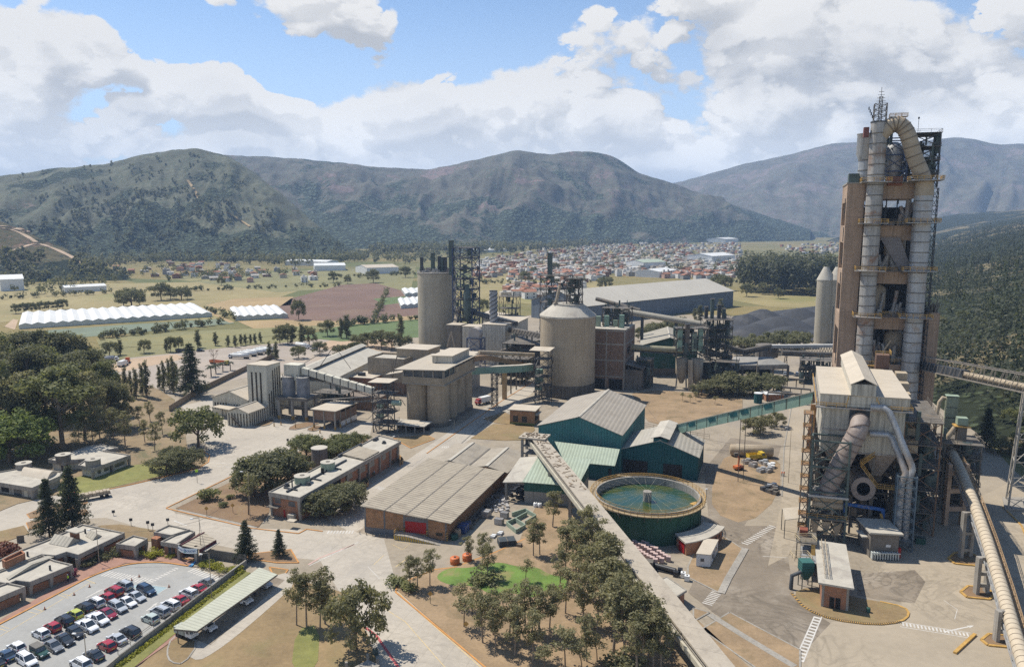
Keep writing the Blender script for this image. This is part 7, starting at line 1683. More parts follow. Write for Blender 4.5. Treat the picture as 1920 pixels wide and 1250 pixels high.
 for i in range(3): mb.box8([Ft(1.2+i*2.6,1,2),Ft(2+i*2.6,1,2),Ft(2+i*2.6,2,2),Ft(1.2+i*2.6,2,2),Ft(.6+i*2.6,.5,5.5),Ft(2.8+i*2.6,.5,5.5),Ft(2.8+i*2.6,3,5.5),Ft(.6+i*2.6,3,5.5)])
 mb.build('chutes',DUCT,tt); mb = MB(); mb.rail([Ft(-.3,-.3,6.5),Ft(8.9,-.3,6.5)],1.1,2,.09); mb.build('handrail',YEL,tt)
 Fs = Fr(F(-4.6,-6.5),F.ex,F.ey); ts = thing('stair_tower','narrow rusty stair tower on the left of the filter house','stair tower',Fs(1,1)); mb = MB(); mb.lattice(Fs,1.8,3,0,33,10,.25,.14,cross=False); mb.build('frame',STEEL,ts); mb = MB()
 for i in range(10): mb.fbox(Fs,-.3,2.1,-.3,3.3,3.3*(i+1)-.1,3.3*(i+1)+.06)
 mb.build('landing',mat('rusty_orange',(.29,.17,.09),var=.3),ts); mb = MB()
 for i in range(10): mb.rail([Fs(-.3,-.3,3.3*(i+1)),Fs(2.1,-.3,3.3*(i+1))],1.0,1.2,.1)
 mb.build('handrail',YEL,ts)
 td = thing('twin_ducts','pair of slim pale ducts running over the filter house wall and down a lattice mast','ducts',F(21,-5))
 p1 = [F(12.2,-1.2,34.6),F(15.4,-2.0,34.8),F(16.6,-2.3,34.0),F(22.6,-5.2,21.6),F(22.9,-5.4,20.4),F(22.3,-5.6,18.5),F(22.3,-5.6,2.5)]
 p2 = [F(12.4,-.9,27.6),F(16.8,-1.6,27.9),F(17.8,-1.9,27.2),F(21.2,-5.2,19.9),F(21.3,-5.5,19.0),F(20.5,-5.6,17.4),F(20.5,-5.6,2.5)]
 for p in (p1,p2): MB().tube(p,.78,14).build('pipe',GALV,td)
 Fm = Fr(F(19.3,-7),F.ex,F.ey); tm = thing('lattice_mast','blue-grey lattice mast holding the twin ducts','mast',Fm(2,1.5)); mb = MB(); mb.lattice(Fm,4.3,2.8,0,19,7,.28,.14); mb.build('frame',mat('blue_grey_steel',(.10,.135,.16),var=.3),tm)
 Fr2 = Fr(F(21.8,5),F.ex,F.ey); steel_mess('cooler_plant','rust brown steel frames, decks and ducts on the right flank of the filter house',Fr2,8.5,26,0,30,5,44,mat('rust_brown_steel',(.19,.115,.07),var=.4),110)
 tn = thing('duct_boxes','row of dusty stepped duct boxes along the right roof edge of the filter house','ducts',F(24,20)); mb = MB()
 for i in range(7): MB().fbox(F,22.4,25.6,32-i*4.4,35.6-i*4.4,33-i*1.9,37.6-i*2.1).build('duct_box',DUCT,tn)
 Fk = Fr(F(17.2,39),F.ex,F.ey); tp = thing('roof_stair_house','small brown clad box with yellow rail behind the filter house roof','roof house',Fk(2,2)); MB().fbox(Fk,0,3.6,0,4,34,41.5).build('wall',mat('brown_clad',(.15,.09,.065),var=.3,stripe=('u',.8,.3)),tp); MB().rail([Fk(-.3,-.3,41.5),Fk(3.9,-.3,41.5),Fk(3.9,4.3,41.5)],1.2,1.5,.15).build('handrail',YEL,tp)
 mb = MB(); mb.fbox(F,10,22,46,47,36.5,37).rail([F(10,46,37),F(22,46,37)],1.3,1.6,.16); single('yellow_platform',mb,YEL,'yellow railed platform between the filter house and the tall tower','platform')
 P0,P1 = at(1630,1045),at(1683,1047); Fe,Le = frAB(P0,P1); te = thing('transformer_house','small grey block transformer house with white radiator rack in front','building',Fe(Le/2,4)); De = 8
 MB().fbox(Fe,0,Le,0,De,-.1,6.2).build('wall',CONC_DK,te); MB().slab([Fe(-.5,-.7,6.7),Fe(Le+.7,-.7,6.5),Fe(Le+.7,De+.4,6.6),Fe(-.5,De+.4,6.8)],.4).build('roof',CONC_ROOF,te); MB().fbox(Fe,Le*.55,Le*.72,-.1,.02,2.9,3.5).build('vent',WHITE,te); MB().fbox(Fe,-1.6,-.3,1,5,4.6,4.9).build('awning',CONC_ROOF,te)
 mb = MB()
 for i in range(11): mb.fbox(Fe,.1+i*Le/11,.35+i*Le/11,-1.3,-.3,.2,1.9)
 mb.fbox(Fe,0,Le,-1.45,-1.3,1.7,1.95); mb.build('radiator_rack',plain('radiator_pale',(.45,.48,.46)),te); MB().fbox(Fe,Le+.1,Le+.9,.5,1.6,0,2.4).build('red_cabinet',RED,te)
 P0,P1 = at(1539,1137),at(1590,1146); Fb,Lb = frAB(P0,P1); Fb.ey = V(math.cos(R(70)),math.sin(R(70))); tb2 = thing('brick_switch_room','brick switch room with pale slab roof and two dark doors on the striped kerb island','building',Fb(2.7,8)); Db = 22
 MB().fbox(Fb,0,Lb,0,Db,-.1,5.2).build('wall',BRICK,tb2); MB().fbox(Fb,-.8,Lb+.8,-.6,Db+.3,5.2,5.6).build('roof',CONC_ROOF,tb2)
 for a in (0,Lb-.5): MB().fbox(Fb,a,a+.5,-.06,.02,0,5.2).build('corner_post',CONC,tb2)
 for a in (1.6,2.75): MB().fbox(Fb,a,a+.95,-.08,.02,.2,2.6).build('door',DARK,tb2)
 mb = MB(); mb.rail([Fb(.6,2,5.6),Fb(.6,21,5.6)],1.0,2,.1); mb.rail([Fb(1.4,2,5.6),Fb(1.4,21,5.6)],1.0,2,.1); mb.build('pipe_rack',DUCT,tb2)
 for i in range(3): MB().fbox(Fb,Lb-.02,Lb+.07,3+i*4.5,4+i*4.5,3.6,4.3).build('window',DARK,tb2)
 cH = at(1509,1100); th = thing('dust_hopper','small teal dust collector hopper on legs at the corner of the switch room','hopper',cH); MB().box8([cH+V(x,y,z) for z,w in ((2.0,.5),(4.0,1.3)) for x,y in ((-w,-w),(w,-w),(w,w),(-w,w))]).box(cH+UP*4,2.7,2.5,2.3,0).build('casing',mat('teal_hopper',(.035,.115,.10),var=.3,stripe=('z',.6,.4)),th)
 mb = MB()
 for x,y in ((-1.1,-1.1),(1.1,-1.1),(1.1,1.1),(-1.1,1.1)): mb.beam(cH+V(x,y,0),cH+V(x,y,4),.2)
 mb.build('leg_frame',STEEL_G,th); MB().tube([cH+V(-1.3,-.8,4),cH+V(-3.4,-1,3.2),cH+V(-3.5,-1,.2)],.45,10).build('duct',STEEL_D,th)
 mb = MB()
 for (px,py,z) in ((1500,1078,4.2),(1508,1062,6.5)): p = at(px,py); mb.rail([p+V(x,y,z) for x,y in ((-2,-1.5),(2,-1.5),(2,1.5),(-2,1.5))],1.1,1.3,.1,True)
 Fp = Fr(at(1500,1085),F.ex,F.ey); tpw = thing('access_platforms','pale railed access platforms and ladders between the trestle and the brick switch room','platform',Fp(2,3)); MB().fbox(Fp,0,4.4,0,9,4.0,4.2).build('lower_deck',GALV,tpw); MB().fbox(Fp,-1,3.4,5,12,6.5,6.7).build('upper_deck',STEEL,tpw); mb.build('handrail',mat('cream_rail',(.5,.4,.24),var=.2),tpw)
 mb = MB()
 for x,y,z in ((.2,.2,4),(4.2,.2,4),(.2,8.6,4),(4.2,8.6,4),(-.8,11.6,6.5),(3.2,11.6,6.5)): mb.beam(Fp(x,y,0),Fp(x,y,z),.22)
 mb.build('post',STEEL,tpw); MB().fbox(Fp,-.4,1.4,9,11,6.7,8.2).build('red_drive',mat('rust_red_box',(.23,.07,.04),var=.3),tpw); mb = MB(); mb.beam(Fp(2.6,5.2,6.5),Fp(2.6,3,.2),.9,.15); mb.build('ladder',YEL,tpw); MB().fbox(Fp,0,3,6,12,0,3.6).build('plinth_room',CONC_DK,tpw)
 Rr = [at(1467,952,6),at(1519,948,6),at(1521,968,5),at(1472,974,5)]; tr = thing('tin_roof_shelter','small pale tin roofed shelter left of the duct trestle','shelter',V(Rr[3].x,Rr[3].y,0)); MB().slab(Rr,.15).build('roof',ROOF_L,tr)
 for p in Rr: MB().beam(V(p.x,p.y,0),p-UP*.15,.2).build('post',STEEL,tr)
 p = at(1725,1018); tg = thing('green_bin','green steel bin at the foot of the lattice mast','bin',p); MB().box(p,2.2,1.6,1.5,A2).build('body',GREEN,tg); MB().box(p+UP*1.5,2.3,1.7,.15,A2).build('lid',STEEL_G,tg)
filter_house()
# ---------------------------------------------------------------- preheater tower
def preheater():
 Y = 262.; o = on(1586,400,Y); ex = V(math.cos(R(-17)),math.sin(R(-17))); ey = V(math.cos(R(70)),math.sin(R(70)))
 F = Fr(V(o.x,o.y,0),ex,ey); L,D = 26.0,24.0; zt = 93.8
 t = thing('preheater_tower','very tall brown concrete preheater tower with open floors','tower',F(L/2,D/2))
 floors = [24,42.5,56.5,71,84.5]
 beams = [(28,31.5),(43.8,48.6),(59.7,63.9),(74.6,79.6),(88.6,zt)]
 MB().fbox(F,0,5.6,0,2.6,-.1,zt).build('front_pier',TOWER_C,t); MB().fbox(F,L-2.4,L,.4,2.8,-.1,44).build('front_pier',TOWER_C,t)
 MB().fbox(F,0,2.6,D-3.2,D,-.1,zt).build('rear_pier',TOWER_C,t); MB().fbox(F,L-2.6,L,D-3.2,D,-.1,88).build('rear_pier',TOWER_C,t); MB().fbox(F,L-2.4,L-.1,3.4,5.6,44,88).build('upper_pier',TOWER_C,t)
 for (z0,z1) in beams: MB().fbox(F,5.6,L-2.5,.5,1.7,z0,z1).build('front_beam',TOWER_C,t); MB().fbox(F,0.05,2.2,2.6,D-3.2,z0-1,z1).build('side_beam',TOWER_C,t); MB().fbox(F,2.7,L-2.7,D-1.6,D-.4,z0,z1).build('rear_beam',TOWER_C,t)
 for z in [b[1]-1.2 for b in beams[:-1]]: MB().fbox(F,2.3,L-2.6,2.8,D-1.8,z,z+.6).build('floor_slab',CONC_DK,t)
 MB().fbox(F,-.2,L-2,-.2,D+.2,zt,zt+.5).build('top_slab',CONC,t); MB().fbox(F,.3,3.6,.5,6,zt+.5,zt+3.5).build('roof_house',STEEL_G,t)
 for z in (30,38,50,58,66,74,84): MB().fbox(F,-.05,.08,5,8,z,z+5).build('window',DARK,t)
 mb = MB(); rr = random.Random(31)
 for i in range(150):
  p = F(rr.uniform(6,L-4),rr.uniform(3,13),rr.uniform(24,88)); k = rr.random()
  if k < .6: mb.beam(p,p+V(rr.uniform(-4,4),rr.uniform(-2,2),rr.uniform(-5,5)),rr.uniform(.15,.6))
  elif k < .85: mb.beam(p,p+UP*rr.uniform(3,11),rr.uniform(.2,.7))
  else: mb.box(p,rr.uniform(1,4),rr.uniform(1,3),rr.uniform(1,3),rr.random())
 mb.build('inner_steelwork',STEEL_D,t)
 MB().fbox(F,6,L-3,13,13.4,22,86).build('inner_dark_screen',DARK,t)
 m2 = MB()
 for z in (32.2,48.7,64.0,79.7):
  mb = MB()
  for b in (.6,3.5): m2.rail([F(6,b,z),F(L-3,b,z)],1.2,2,.14)
  for i in range(7): a = rr.uniform(6,L-5); mb.tube([F(a,rr.uniform(1.5,4),z),F(a+rr.uniform(-3,3),rr.uniform(1.5,4),z+rr.uniform(3,9))],rr.uniform(.3,.9),10)
  for i in range(5): mb.box(F(rr.uniform(6,L-5),rr.uniform(1,4),z),rr.uniform(1,3),1.5,rr.uniform(1,3.2),A2)
  mb.build('floor_equipment',RUSTY,t)
 m2.build('gallery_rail',YEL,t)
 for i,(a,z,r0) in enumerate([(17,73,3.4),(12,54,3.2),(19,38,3.4),(13,30,3.0)]):
  c = F(a,7.5); MB().lathe(V(c.x,c.y,0),[(.8,z-9),(r0,z-3),(r0,z+3.5),(r0*.5,z+5)],22).build('cyclone',DUCT,t)
 pl = [F(9,1.2,66),F(14,.6,73),F(19,.6,73),F(22,1,62),F(17,.6,62)]
 MB().slab([F(11.5,-.3,75.5),F(17.5,-.3,75.5),F(21.2,-.9,66),F(18.8,-.9,63.5)],.4).build('sloping_chute',mat('grid_plate',(.20,.18,.17),var=.2,panel=('z',1.2,.1)),t)
 MB().beam(F(7,1,22),F(17,0,40),.5).beam(F(15,.3,20),F(9,.3,44),.7).build('raking_strut',DUCT,t)
 def riser(label,a,b,r0,z0,z1,m,seed,bands=True):
  c = F(a,b); tt = thing('riser_duct',label,'duct',V(c.x,c.y,z0)); MB().cyl(V(c.x,c.y,z0),r0,z1-z0,30).build('shell',m,tt); mb = MB(); z = z0+3
  while z < z1-1: mb.cyl(V(c.x,c.y,z),r0+.14,.28,30); z += 3.4
  mb.build('band',STEEL,tt); return tt,c
 t1,c1 = riser('tall rust streaked silvery riser duct on the left front of the tower',8.4,-2.6,2.6,22,113.6,RUSTY,1)
 MB().cyl(V(c1.x,c1.y,113.6),2.75,.4,30).build('cap',STEEL_D,t1)
 t2,c2 = riser('thick grey riser duct on the right front of the tower',23.4,-2.2,2.85,20,91,GALV,2)
 t3,c3 = riser('shorter silvery duct standing behind the left riser above the tower',6.0,6.0,2.6,92,111,GALV,3)
 MB().lathe(V(c3.x,c3.y,0),[(2.6,102),(3.5,104),(3.5,110.5),(3.7,111)],26).build('bulge',GALV,t3)
 ta = thing('arched_downcomer','fat tan ringed duct arching from the left riser top down to the right riser','duct',c1+UP*110)
 T1,T2 = V(c1.x,c1.y,113),V(c2.x,c2.y,91)
 path = [T1+ex*0+UP*-1.0,T1+ex*2.6+UP*1.3,T1+ex*4.8+UP*1.4,T1.lerp(T2,.45)+UP*7.2-UP*.4,T1.lerp(T2,.62)+UP*5.2,T1.lerp(T2,.80)+UP*2.6,T1.lerp(T2,.95)+UP*1.0,T2+UP*-1.5]
 def bez(ps,n=5):
  out = []
  for i in range(len(ps)-1):
   p0,p1,p2,p3 = ps[max(0,i-1)],ps[i],ps[i+1],ps[min(len(ps)-1,i+2)]
   for j in range(n): u = j/n; out.append(((p1*2)+(p2-p0)*u+(p0*2-p1*5+p2*4-p3)*u*u+(p1*3-p0-p2*3+p3)*u**3)*.5)
  return out+[ps[-1]]
 pts = bez([c1+UP*109.5+ex*.5,c1+UP*112.6+ex*3.5,c1+UP*112.6+ex*6.4,c1+UP*109.4+ex*8.8,F(19.6,-2.4,102.5),F(22.7,-2.3,95.5),F(23.4,-2.2,91.5)])
 MB().tube(pts,2.5,26).build('pipe',DUCT,ta); mb = MB()
 for i in range(4,len(pts)-1,2): d = (pts[i+1]-pts[i-1]).normalized(); mb.tube([pts[i]-d*.16,pts[i]+d*.16],2.66,26)
 mb.build('ring',mat('brown_ring',(.20,.155,.11),var=.3),ta); MB().lathe(V(c2.x,c2.y,0),[(3.0,89.5),(3.0,91),(2.6,94.5)],26).build('collar',DUCT,ta)
 mb = MB(); p = c1+UP*115.4; mb.rail([p+ex*3,p+ex*8.5],1.1,1.4,.12); mb.rail([p+ex*3+ey*2,p+ex*8.5+ey*2],1.1,1.4,.12); mb.beam(p+ex*3+ey,p+ex*8.5+ey,2.2,.15); mb.build('crown_walkway',YEL,ta)
 for i,(cc,zz,r0) in enumerate([(c1,93.9,4.6),(c2,94.2,5.0),(c1,80.2,4.4),(c2,80.4,5.0),(c1,64.2,4.6),(c2,64.4,5.0),(c1,48.4,4.4),(c2,48.6,5.0)]):
  tt = thing('ring_platform',f"yellow railed platform round the {'left' if cc is c1 else 'right'} riser duct, {ordinal(i//2)} from the top",'platform',V(cc.x,cc.y,zz),'yellow platforms on the tower'); ww = r0
  MB().fbox(Fr(V(cc.x,cc.y,zz),ex,ey),-ww,ww,-ww,ww*.5,0,.25).build('deck',RUSTY,tt); MB().rail([Fr(V(cc.x,cc.y,zz+.25),ex,ey)(x,y) for x,y in ((-ww,ww*.5),(-ww,-ww),(ww,-ww),(ww,ww*.5))],1.3,1.8,.16).build('handrail',YEL,tt)
  if not i % 2: MB().fbox(Fr(V(cc.x,cc.y,zz),ex,ey),ww,10.6,-.5,2,0,.2).build('link_deck',STEEL,tt); MB().rail([Fr(V(cc.x,cc.y,zz+.2),ex,ey)(x,y) for x,y in ((ww,-.5),(10.4,-.5))],1.3,2,.13).build('link_rail',STEEL,tt)
 Fx = Fr(F(18.6,4),ex,ey); steel_mess('crown_steelwork','dark steel framework with lift crown at the top right of the tower',Fx,9.5,12,92.5,110.5,4,61,STEEL_D,40,w=.5); mb = MB(); MB().fbox(Fx,-5,10,-.6,12.5,113,113.5)
 Fy = Fr(F(10.5,3),ex,ey); steel_mess('steel_cage','blue braced steel cage between the two riser ducts above the tower roof',Fy,8,9,92.5,109,3,63,STEEL_B,24,plat=False,w=.45); c = F(14.5,7); tv = thing('top_cyclone','grey cyclone inside the blue cage on top of the tower','cyclone',V(c.x,c.y,93)); MB().lathe(V(c.x,c.y,0),[(1.0,92.5),(2.8,98),(2.8,106),(1.2,108)],20).build('vessel',GALV,tv)
 MB_ = MB().fbox(F,12.5,17,-.3,2,93.0,96); single('brick_box',MB_,mat('rust_box',(.24,.10,.06),var=.3),'small rust red box on the tower roof between the risers','roof box')
 Fl = Fr(F(L+.6,.2),ex,ey); tl = thing('ladder_cage','dark zigzag stair running the full height of the tower on its right edge','stair tower',Fl(1,1)); mb = MB(); mb.lattice(Fl,1.6,2.6,16,92,26,.22,.14,cross=False);
 for i in range(26): mb.fbox(Fl,-.2,1.8,-.2,2.8,16+i*2.92,16.15+i*2.92)
 mb.build('frame',STEEL_D,tl)
 c = V(c1.x,c1.y,114.0); Fa = Fr(c-ex*1.9-ey*1.9,ex,ey); tm = thing('antenna_mast','open lattice antenna mast with dishes on the highest riser','antenna',c); mb = MB(); mb.lattice(Fa,3.8,3.8,0,5.6,3,.18,.12); mb.lattice(Fr(c-ex*.5-ey*.5,ex,ey),1.0,1.0,0,8,5,.12,.09); mb.beam(c+UP*8,c+UP*11,.14)
 for z,w in ((6.6,1.4),(7.6,1.2),(8.6,1.0),(9.6,.8)): mb.beam(c+UP*z-ex*w,c+UP*z+ex*w,.12)
 mb.build('lattice',STEEL,tm); mb = MB()
 for i in range(4): p = c-ex*(2.3+.4*i)+UP*(1.5+.9*i)-ey*1.5; mb.tube([p,p-ex*.25],.55,12)
 mb.build('dish',STEEL_D,tm); p = c-ex*3.9; MB().box(p-UP*5,1.6,2,3.2,A2).build('red_cabin',mat('faded_red_cabin',(.16,.065,.055),var=.3),tm)
 p = F(21.5,7,110.5); single('wind_vane',MB().beam(p,p+UP*5.5,.12).box(p+UP*5,.5,.2,.7),STEEL_D,'thin weather vane pole on the top right frame of the tower','weather vane')
 Pp = Fr(F(L+1.6,1.2),ex,ey); tq = thing('lift_pier','brown concrete pier at the right foot of the tower with steel on top','tower',Pp(1.5,2)); MB().fbox(Pp,0,4.2,0,5,-.1,50).build('wall',TOWER_C,tq); mb = MB(); r2 = random.Random(7)
 for i in range(26): p = Pp(r2.uniform(0,4),r2.uniform(0,5),50); mb.beam(p,p+V(r2.uniform(-1,1),r2.uniform(-1,1),r2.uniform(1,5)),r2.uniform(.15,.4))
 mb.build('steel_crown',STEEL,tq)
 g = on(1541,640,505); z1 = hgt(525,505)
 for i,dx in enumerate((0,7.2)):
  c = V(g.x+dx,505-i*1.5,0); ts = thing('raw_meal_silo',['pale round silo with cone top half hidden behind the tower, left one','pale round silo tucked right against the tower, behind its brown edge'][i],'silo',c,'pale silos left of the tower'); MB().cyl(c,5.4,z1,40).build('shell',CONC_SILO2,ts); MB().lathe(c,[(5.6,z1-.2),(5.6,z1+.4),(1.5,z1+9)],30,False).build('cone_roof',CONC_ROOF,ts)
  if i == 0: MB().box(c+V(4,-5.6,0),.6,.6,z1*.6,0).build('ladder',STEEL_D,ts)
preheater()
# ---------------------------------------------------------------- right conveyors, mast, bucket elevator
def right_side():
 pts = [on(1779,838,206),on(1786,850,202),on(1802,882,190),on(1826,942,174.5),on(1850,1010,160),on(1878,1100,143.5),on(1900,1178,131),on(1926,1262,119)]
 t = thing('tube_conveyor','long round covered conveyor with side walkway descending to the bottom right corner','conveyor',V(pts[4].x,pts[4].y,0))
 MB().tube(pts,1.25,20).build('cover',mat('cream_conveyor_cover',(.47,.395,.29),var=.12,scale=.3,stain=((.33,.26,.18),.4,.3)),t); mb = MB(); full = []
 for p,q in zip(pts,pts[1:]):
  k = max(2,int((q-p).length/1.5))
  full += [(p.lerp(q,i/k),(q-p).normalized()) for i in range(k)]
 for p,d in full: mb.tube([p-d*.05,p+d*.05],1.31,20,cap=False)
 mb.build('seam',mat('cover_seam',(.27,.21,.15),var=.2),t)
 s = V(1,.22,0).normalized(); mb = MB()
 for p,q in zip(pts,pts[1:]): mb.beam(p-UP*1.2-s*1.3,q-UP*1.2-s*1.3,.35); mb.beam(p-UP*2.4-s*1.3,q-UP*2.4-s*1.3,.25); mb.beam(p-UP*1.3+s*1.3,q-UP*1.3+s*1.3,.35)
 for i,(p,d) in enumerate(full): mb.beam(p-UP*1.2-s*1.3,p-UP*2.4-s*1.3+d*(.75 if i % 2 else -.75),.14)
 mb.build('truss',GALV,t); mb = MB()
 for p,q in zip(pts,pts[1:]): mb.beam(p-UP*1.1+s*2.2,q-UP*1.1+s*2.2,1.3,.15); mb.rail([p-UP*1.0+s*2.9,q-UP*1.0+s*2.9],1.1,2,.1); mb.rail([p-UP*1.0+s*1.6,q-UP*1.0+s*1.6],1.0,2,.08)
 mb.build('walkway',mat('ochre_walkway',(.33,.22,.12),var=.3),t)
 for i,(px,py,k) in enumerate([(1800,1044,3.7),(1829,1112,4.75),(1866,1200,6.1)]):
  g = at(px,py); zt = max(3.5,[11.6,8.6,6.4][i]); mb = MB()
  for a in (-1.3,1.3): mb.box(g+V(a+1.2,.25*a),.75,1.2,zt,0)
  for z in (1.6,zt*.5,zt-.8): mb.box(g+V(1.2,0,z),2.4,.8,.7,0)
  mb.build('support',CONC,t)
 g = on(1780,806,212); Fb = Fr(V(g.x,g.y,0),E2,E1); te = thing('bucket_elevator','pale green panelled bucket elevator with bent pipe right of the tower','elevator',Fb(1,1)); z1 = hgt(742,212)
 for i in range(8): MB().fbox(Fb,-1.5,1.5,-1.1,1.1,6+i*(z1-6)/8,6+(i+.92)*(z1-6)/8).build('casing_section',mat('elevator_green',(.24,.265,.19),var=.2,scale=.5,streak=.5) if i == 0 else MATS['elevator_green'],te)
 MB().fbox(Fb,-1.3,1.3,-.9,.9,0,z1).build('core',STEEL_D,te); MB().tube([Fb(-1.2,0,z1-1),Fb(-2.4,0,z1-.6),Fb(-3.2,0,z1-2),Fb(-3.6,0,z1-6),Fb(-4.4,-.4,10)],.5,12).build('pipe',DUCT,te); MB().fbox(Fb,-1.7,1.7,-1.3,1.3,z1,z1+.2).build('cap',PALE_G,te)
 Fg = Fr(V(*on(1770,860,202).xy,0),E2,E1); steel_mess('transfer_tower','cluttered rusty transfer tower with yellow decks at the head of the tube conveyor',Fg,9,10,0,19.5,5,71,STEEL,70);
 p = on(1803,795,205); tb = thing('drive_house','small pale drive box on the transfer tower','machine',p); MB().box(p,2.6,2.4,2.0,A2).build('casing',PALE_G,tb); MB().box(p-UP*.6,4,3.4,.3,A2).build('deck',YEL,tb); MB().tube([p-E2*1.5-UP*1,p-E2*3.2-UP*4,p-E2*2.6-UP*8],.7,10).build('chute',DUCT,tb); MB().box(V(p.x,p.y,0),2.4,2.4,p.z-.6,A2).build('tower_core',STEEL,tb)
 Fq = Fr(V(*at(1770,985).xy,0),V(1,0),V(0,1)); tq = thing('concrete_support_frame','tall open concrete support frame under the transfer tower','support',Fq(2,2)); mb = MB()
 for a in (0,4.6): mb.fbox(Fq,a,a+1,0,1.4,0,17)
 for z in (4,9,14): mb.fbox(Fq,1,4.6,.1,1.3,z,z+1.2)
 mb.build('frame',TOWER_C,tq)
 a,b = on(1722,683,258),on(1930,726,190); tt = thing('truss_conveyor','high dark enclosed truss conveyor leaving the tower to the right edge','conveyor',V((a.x+b.x)/2,(a.y+b.y)/2,0)); m_ = a.lerp(b,.5)
 MB().beam(a,m_,2.2,2.4).build('dark_casing',STEEL_D,tt); MB().tube([m_,b+(b-a)*.1],.85,14).build('pale_cover',DUCT,tt); mb = MB(); b2 = b+(b-a)*.12; s = V(-(b-a).y,(b-a).x,0).normalized()*1.4; N = 26
 for k in (-1,1): mb.beam(a+s*k-UP*1.4,b2+s*k-UP*1.4,.3); mb.beam(a+s*k+UP*3.2,b2+s*k+UP*3.2,.2)
 for i in range(N):
  p,q = a.lerp(b2,i/N),a.lerp(b2,(i+1)/N)
  for k in (-1,1): mb.beam(p+s*k-UP*1.4,q+s*k+UP*3.2 if i % 2 else p.lerp(q,.5)+s*k+UP*3.2,.14)
  mb.beam(p+s-UP*1.4,p-s-UP*1.4,.18); mb.beam(p+s+UP*3.2,p-s+UP*3.2,.12)
 mb.build('truss',mat('pale_truss',(.24,.21,.175),var=.3),tt)
 g = at(1890,955); top = on(1917,733,g.y+2); Fm = Fr(V(g.x,g.y,0),V(1,0),V(.5,.87)); tm = thing('lattice_mast','tall pale four legged lattice mast carrying the truss conveyor at the right edge','mast',g+V(4,3)); mb = MB(); zt = top.z
 for (x0,y0,x1,y1) in ((0,0,1.6,2),(9,0,6,2),(9,9,6,6),(0,9,1.6,6)): mb.beam(Fm(x0,y0,0),Fm(x1,y1,zt),.42)
 for i in range(5):
  f0,f1 = i/5,(i+1)/5; X = lambda x0,x1,f: x0+(x1-x0)*f
  for (p,q) in (((0,0,1.6,2),(9,0,6,2)),((9,0,6,2),(9,9,6,6)),((0,9,1.6,6),(0,0,1.6,2)),((9,9,6,6),(0,9,1.6,6))):
   P = lambda c,f: Fm(X(c[0],c[2],f),X(c[1],c[3],f),zt*f)
   mb.beam(P(p,f0),P(q,f1),.17); mb.beam(P(p,f1),P(q,f1),.17)
 mb.build('frame',mat('pale_mast_steel',(.36,.33,.28),var=.25),tm); MB().fbox(Fm,-1,10,-1,10,0,.5).build('footing',CONC,tm)
right_side()
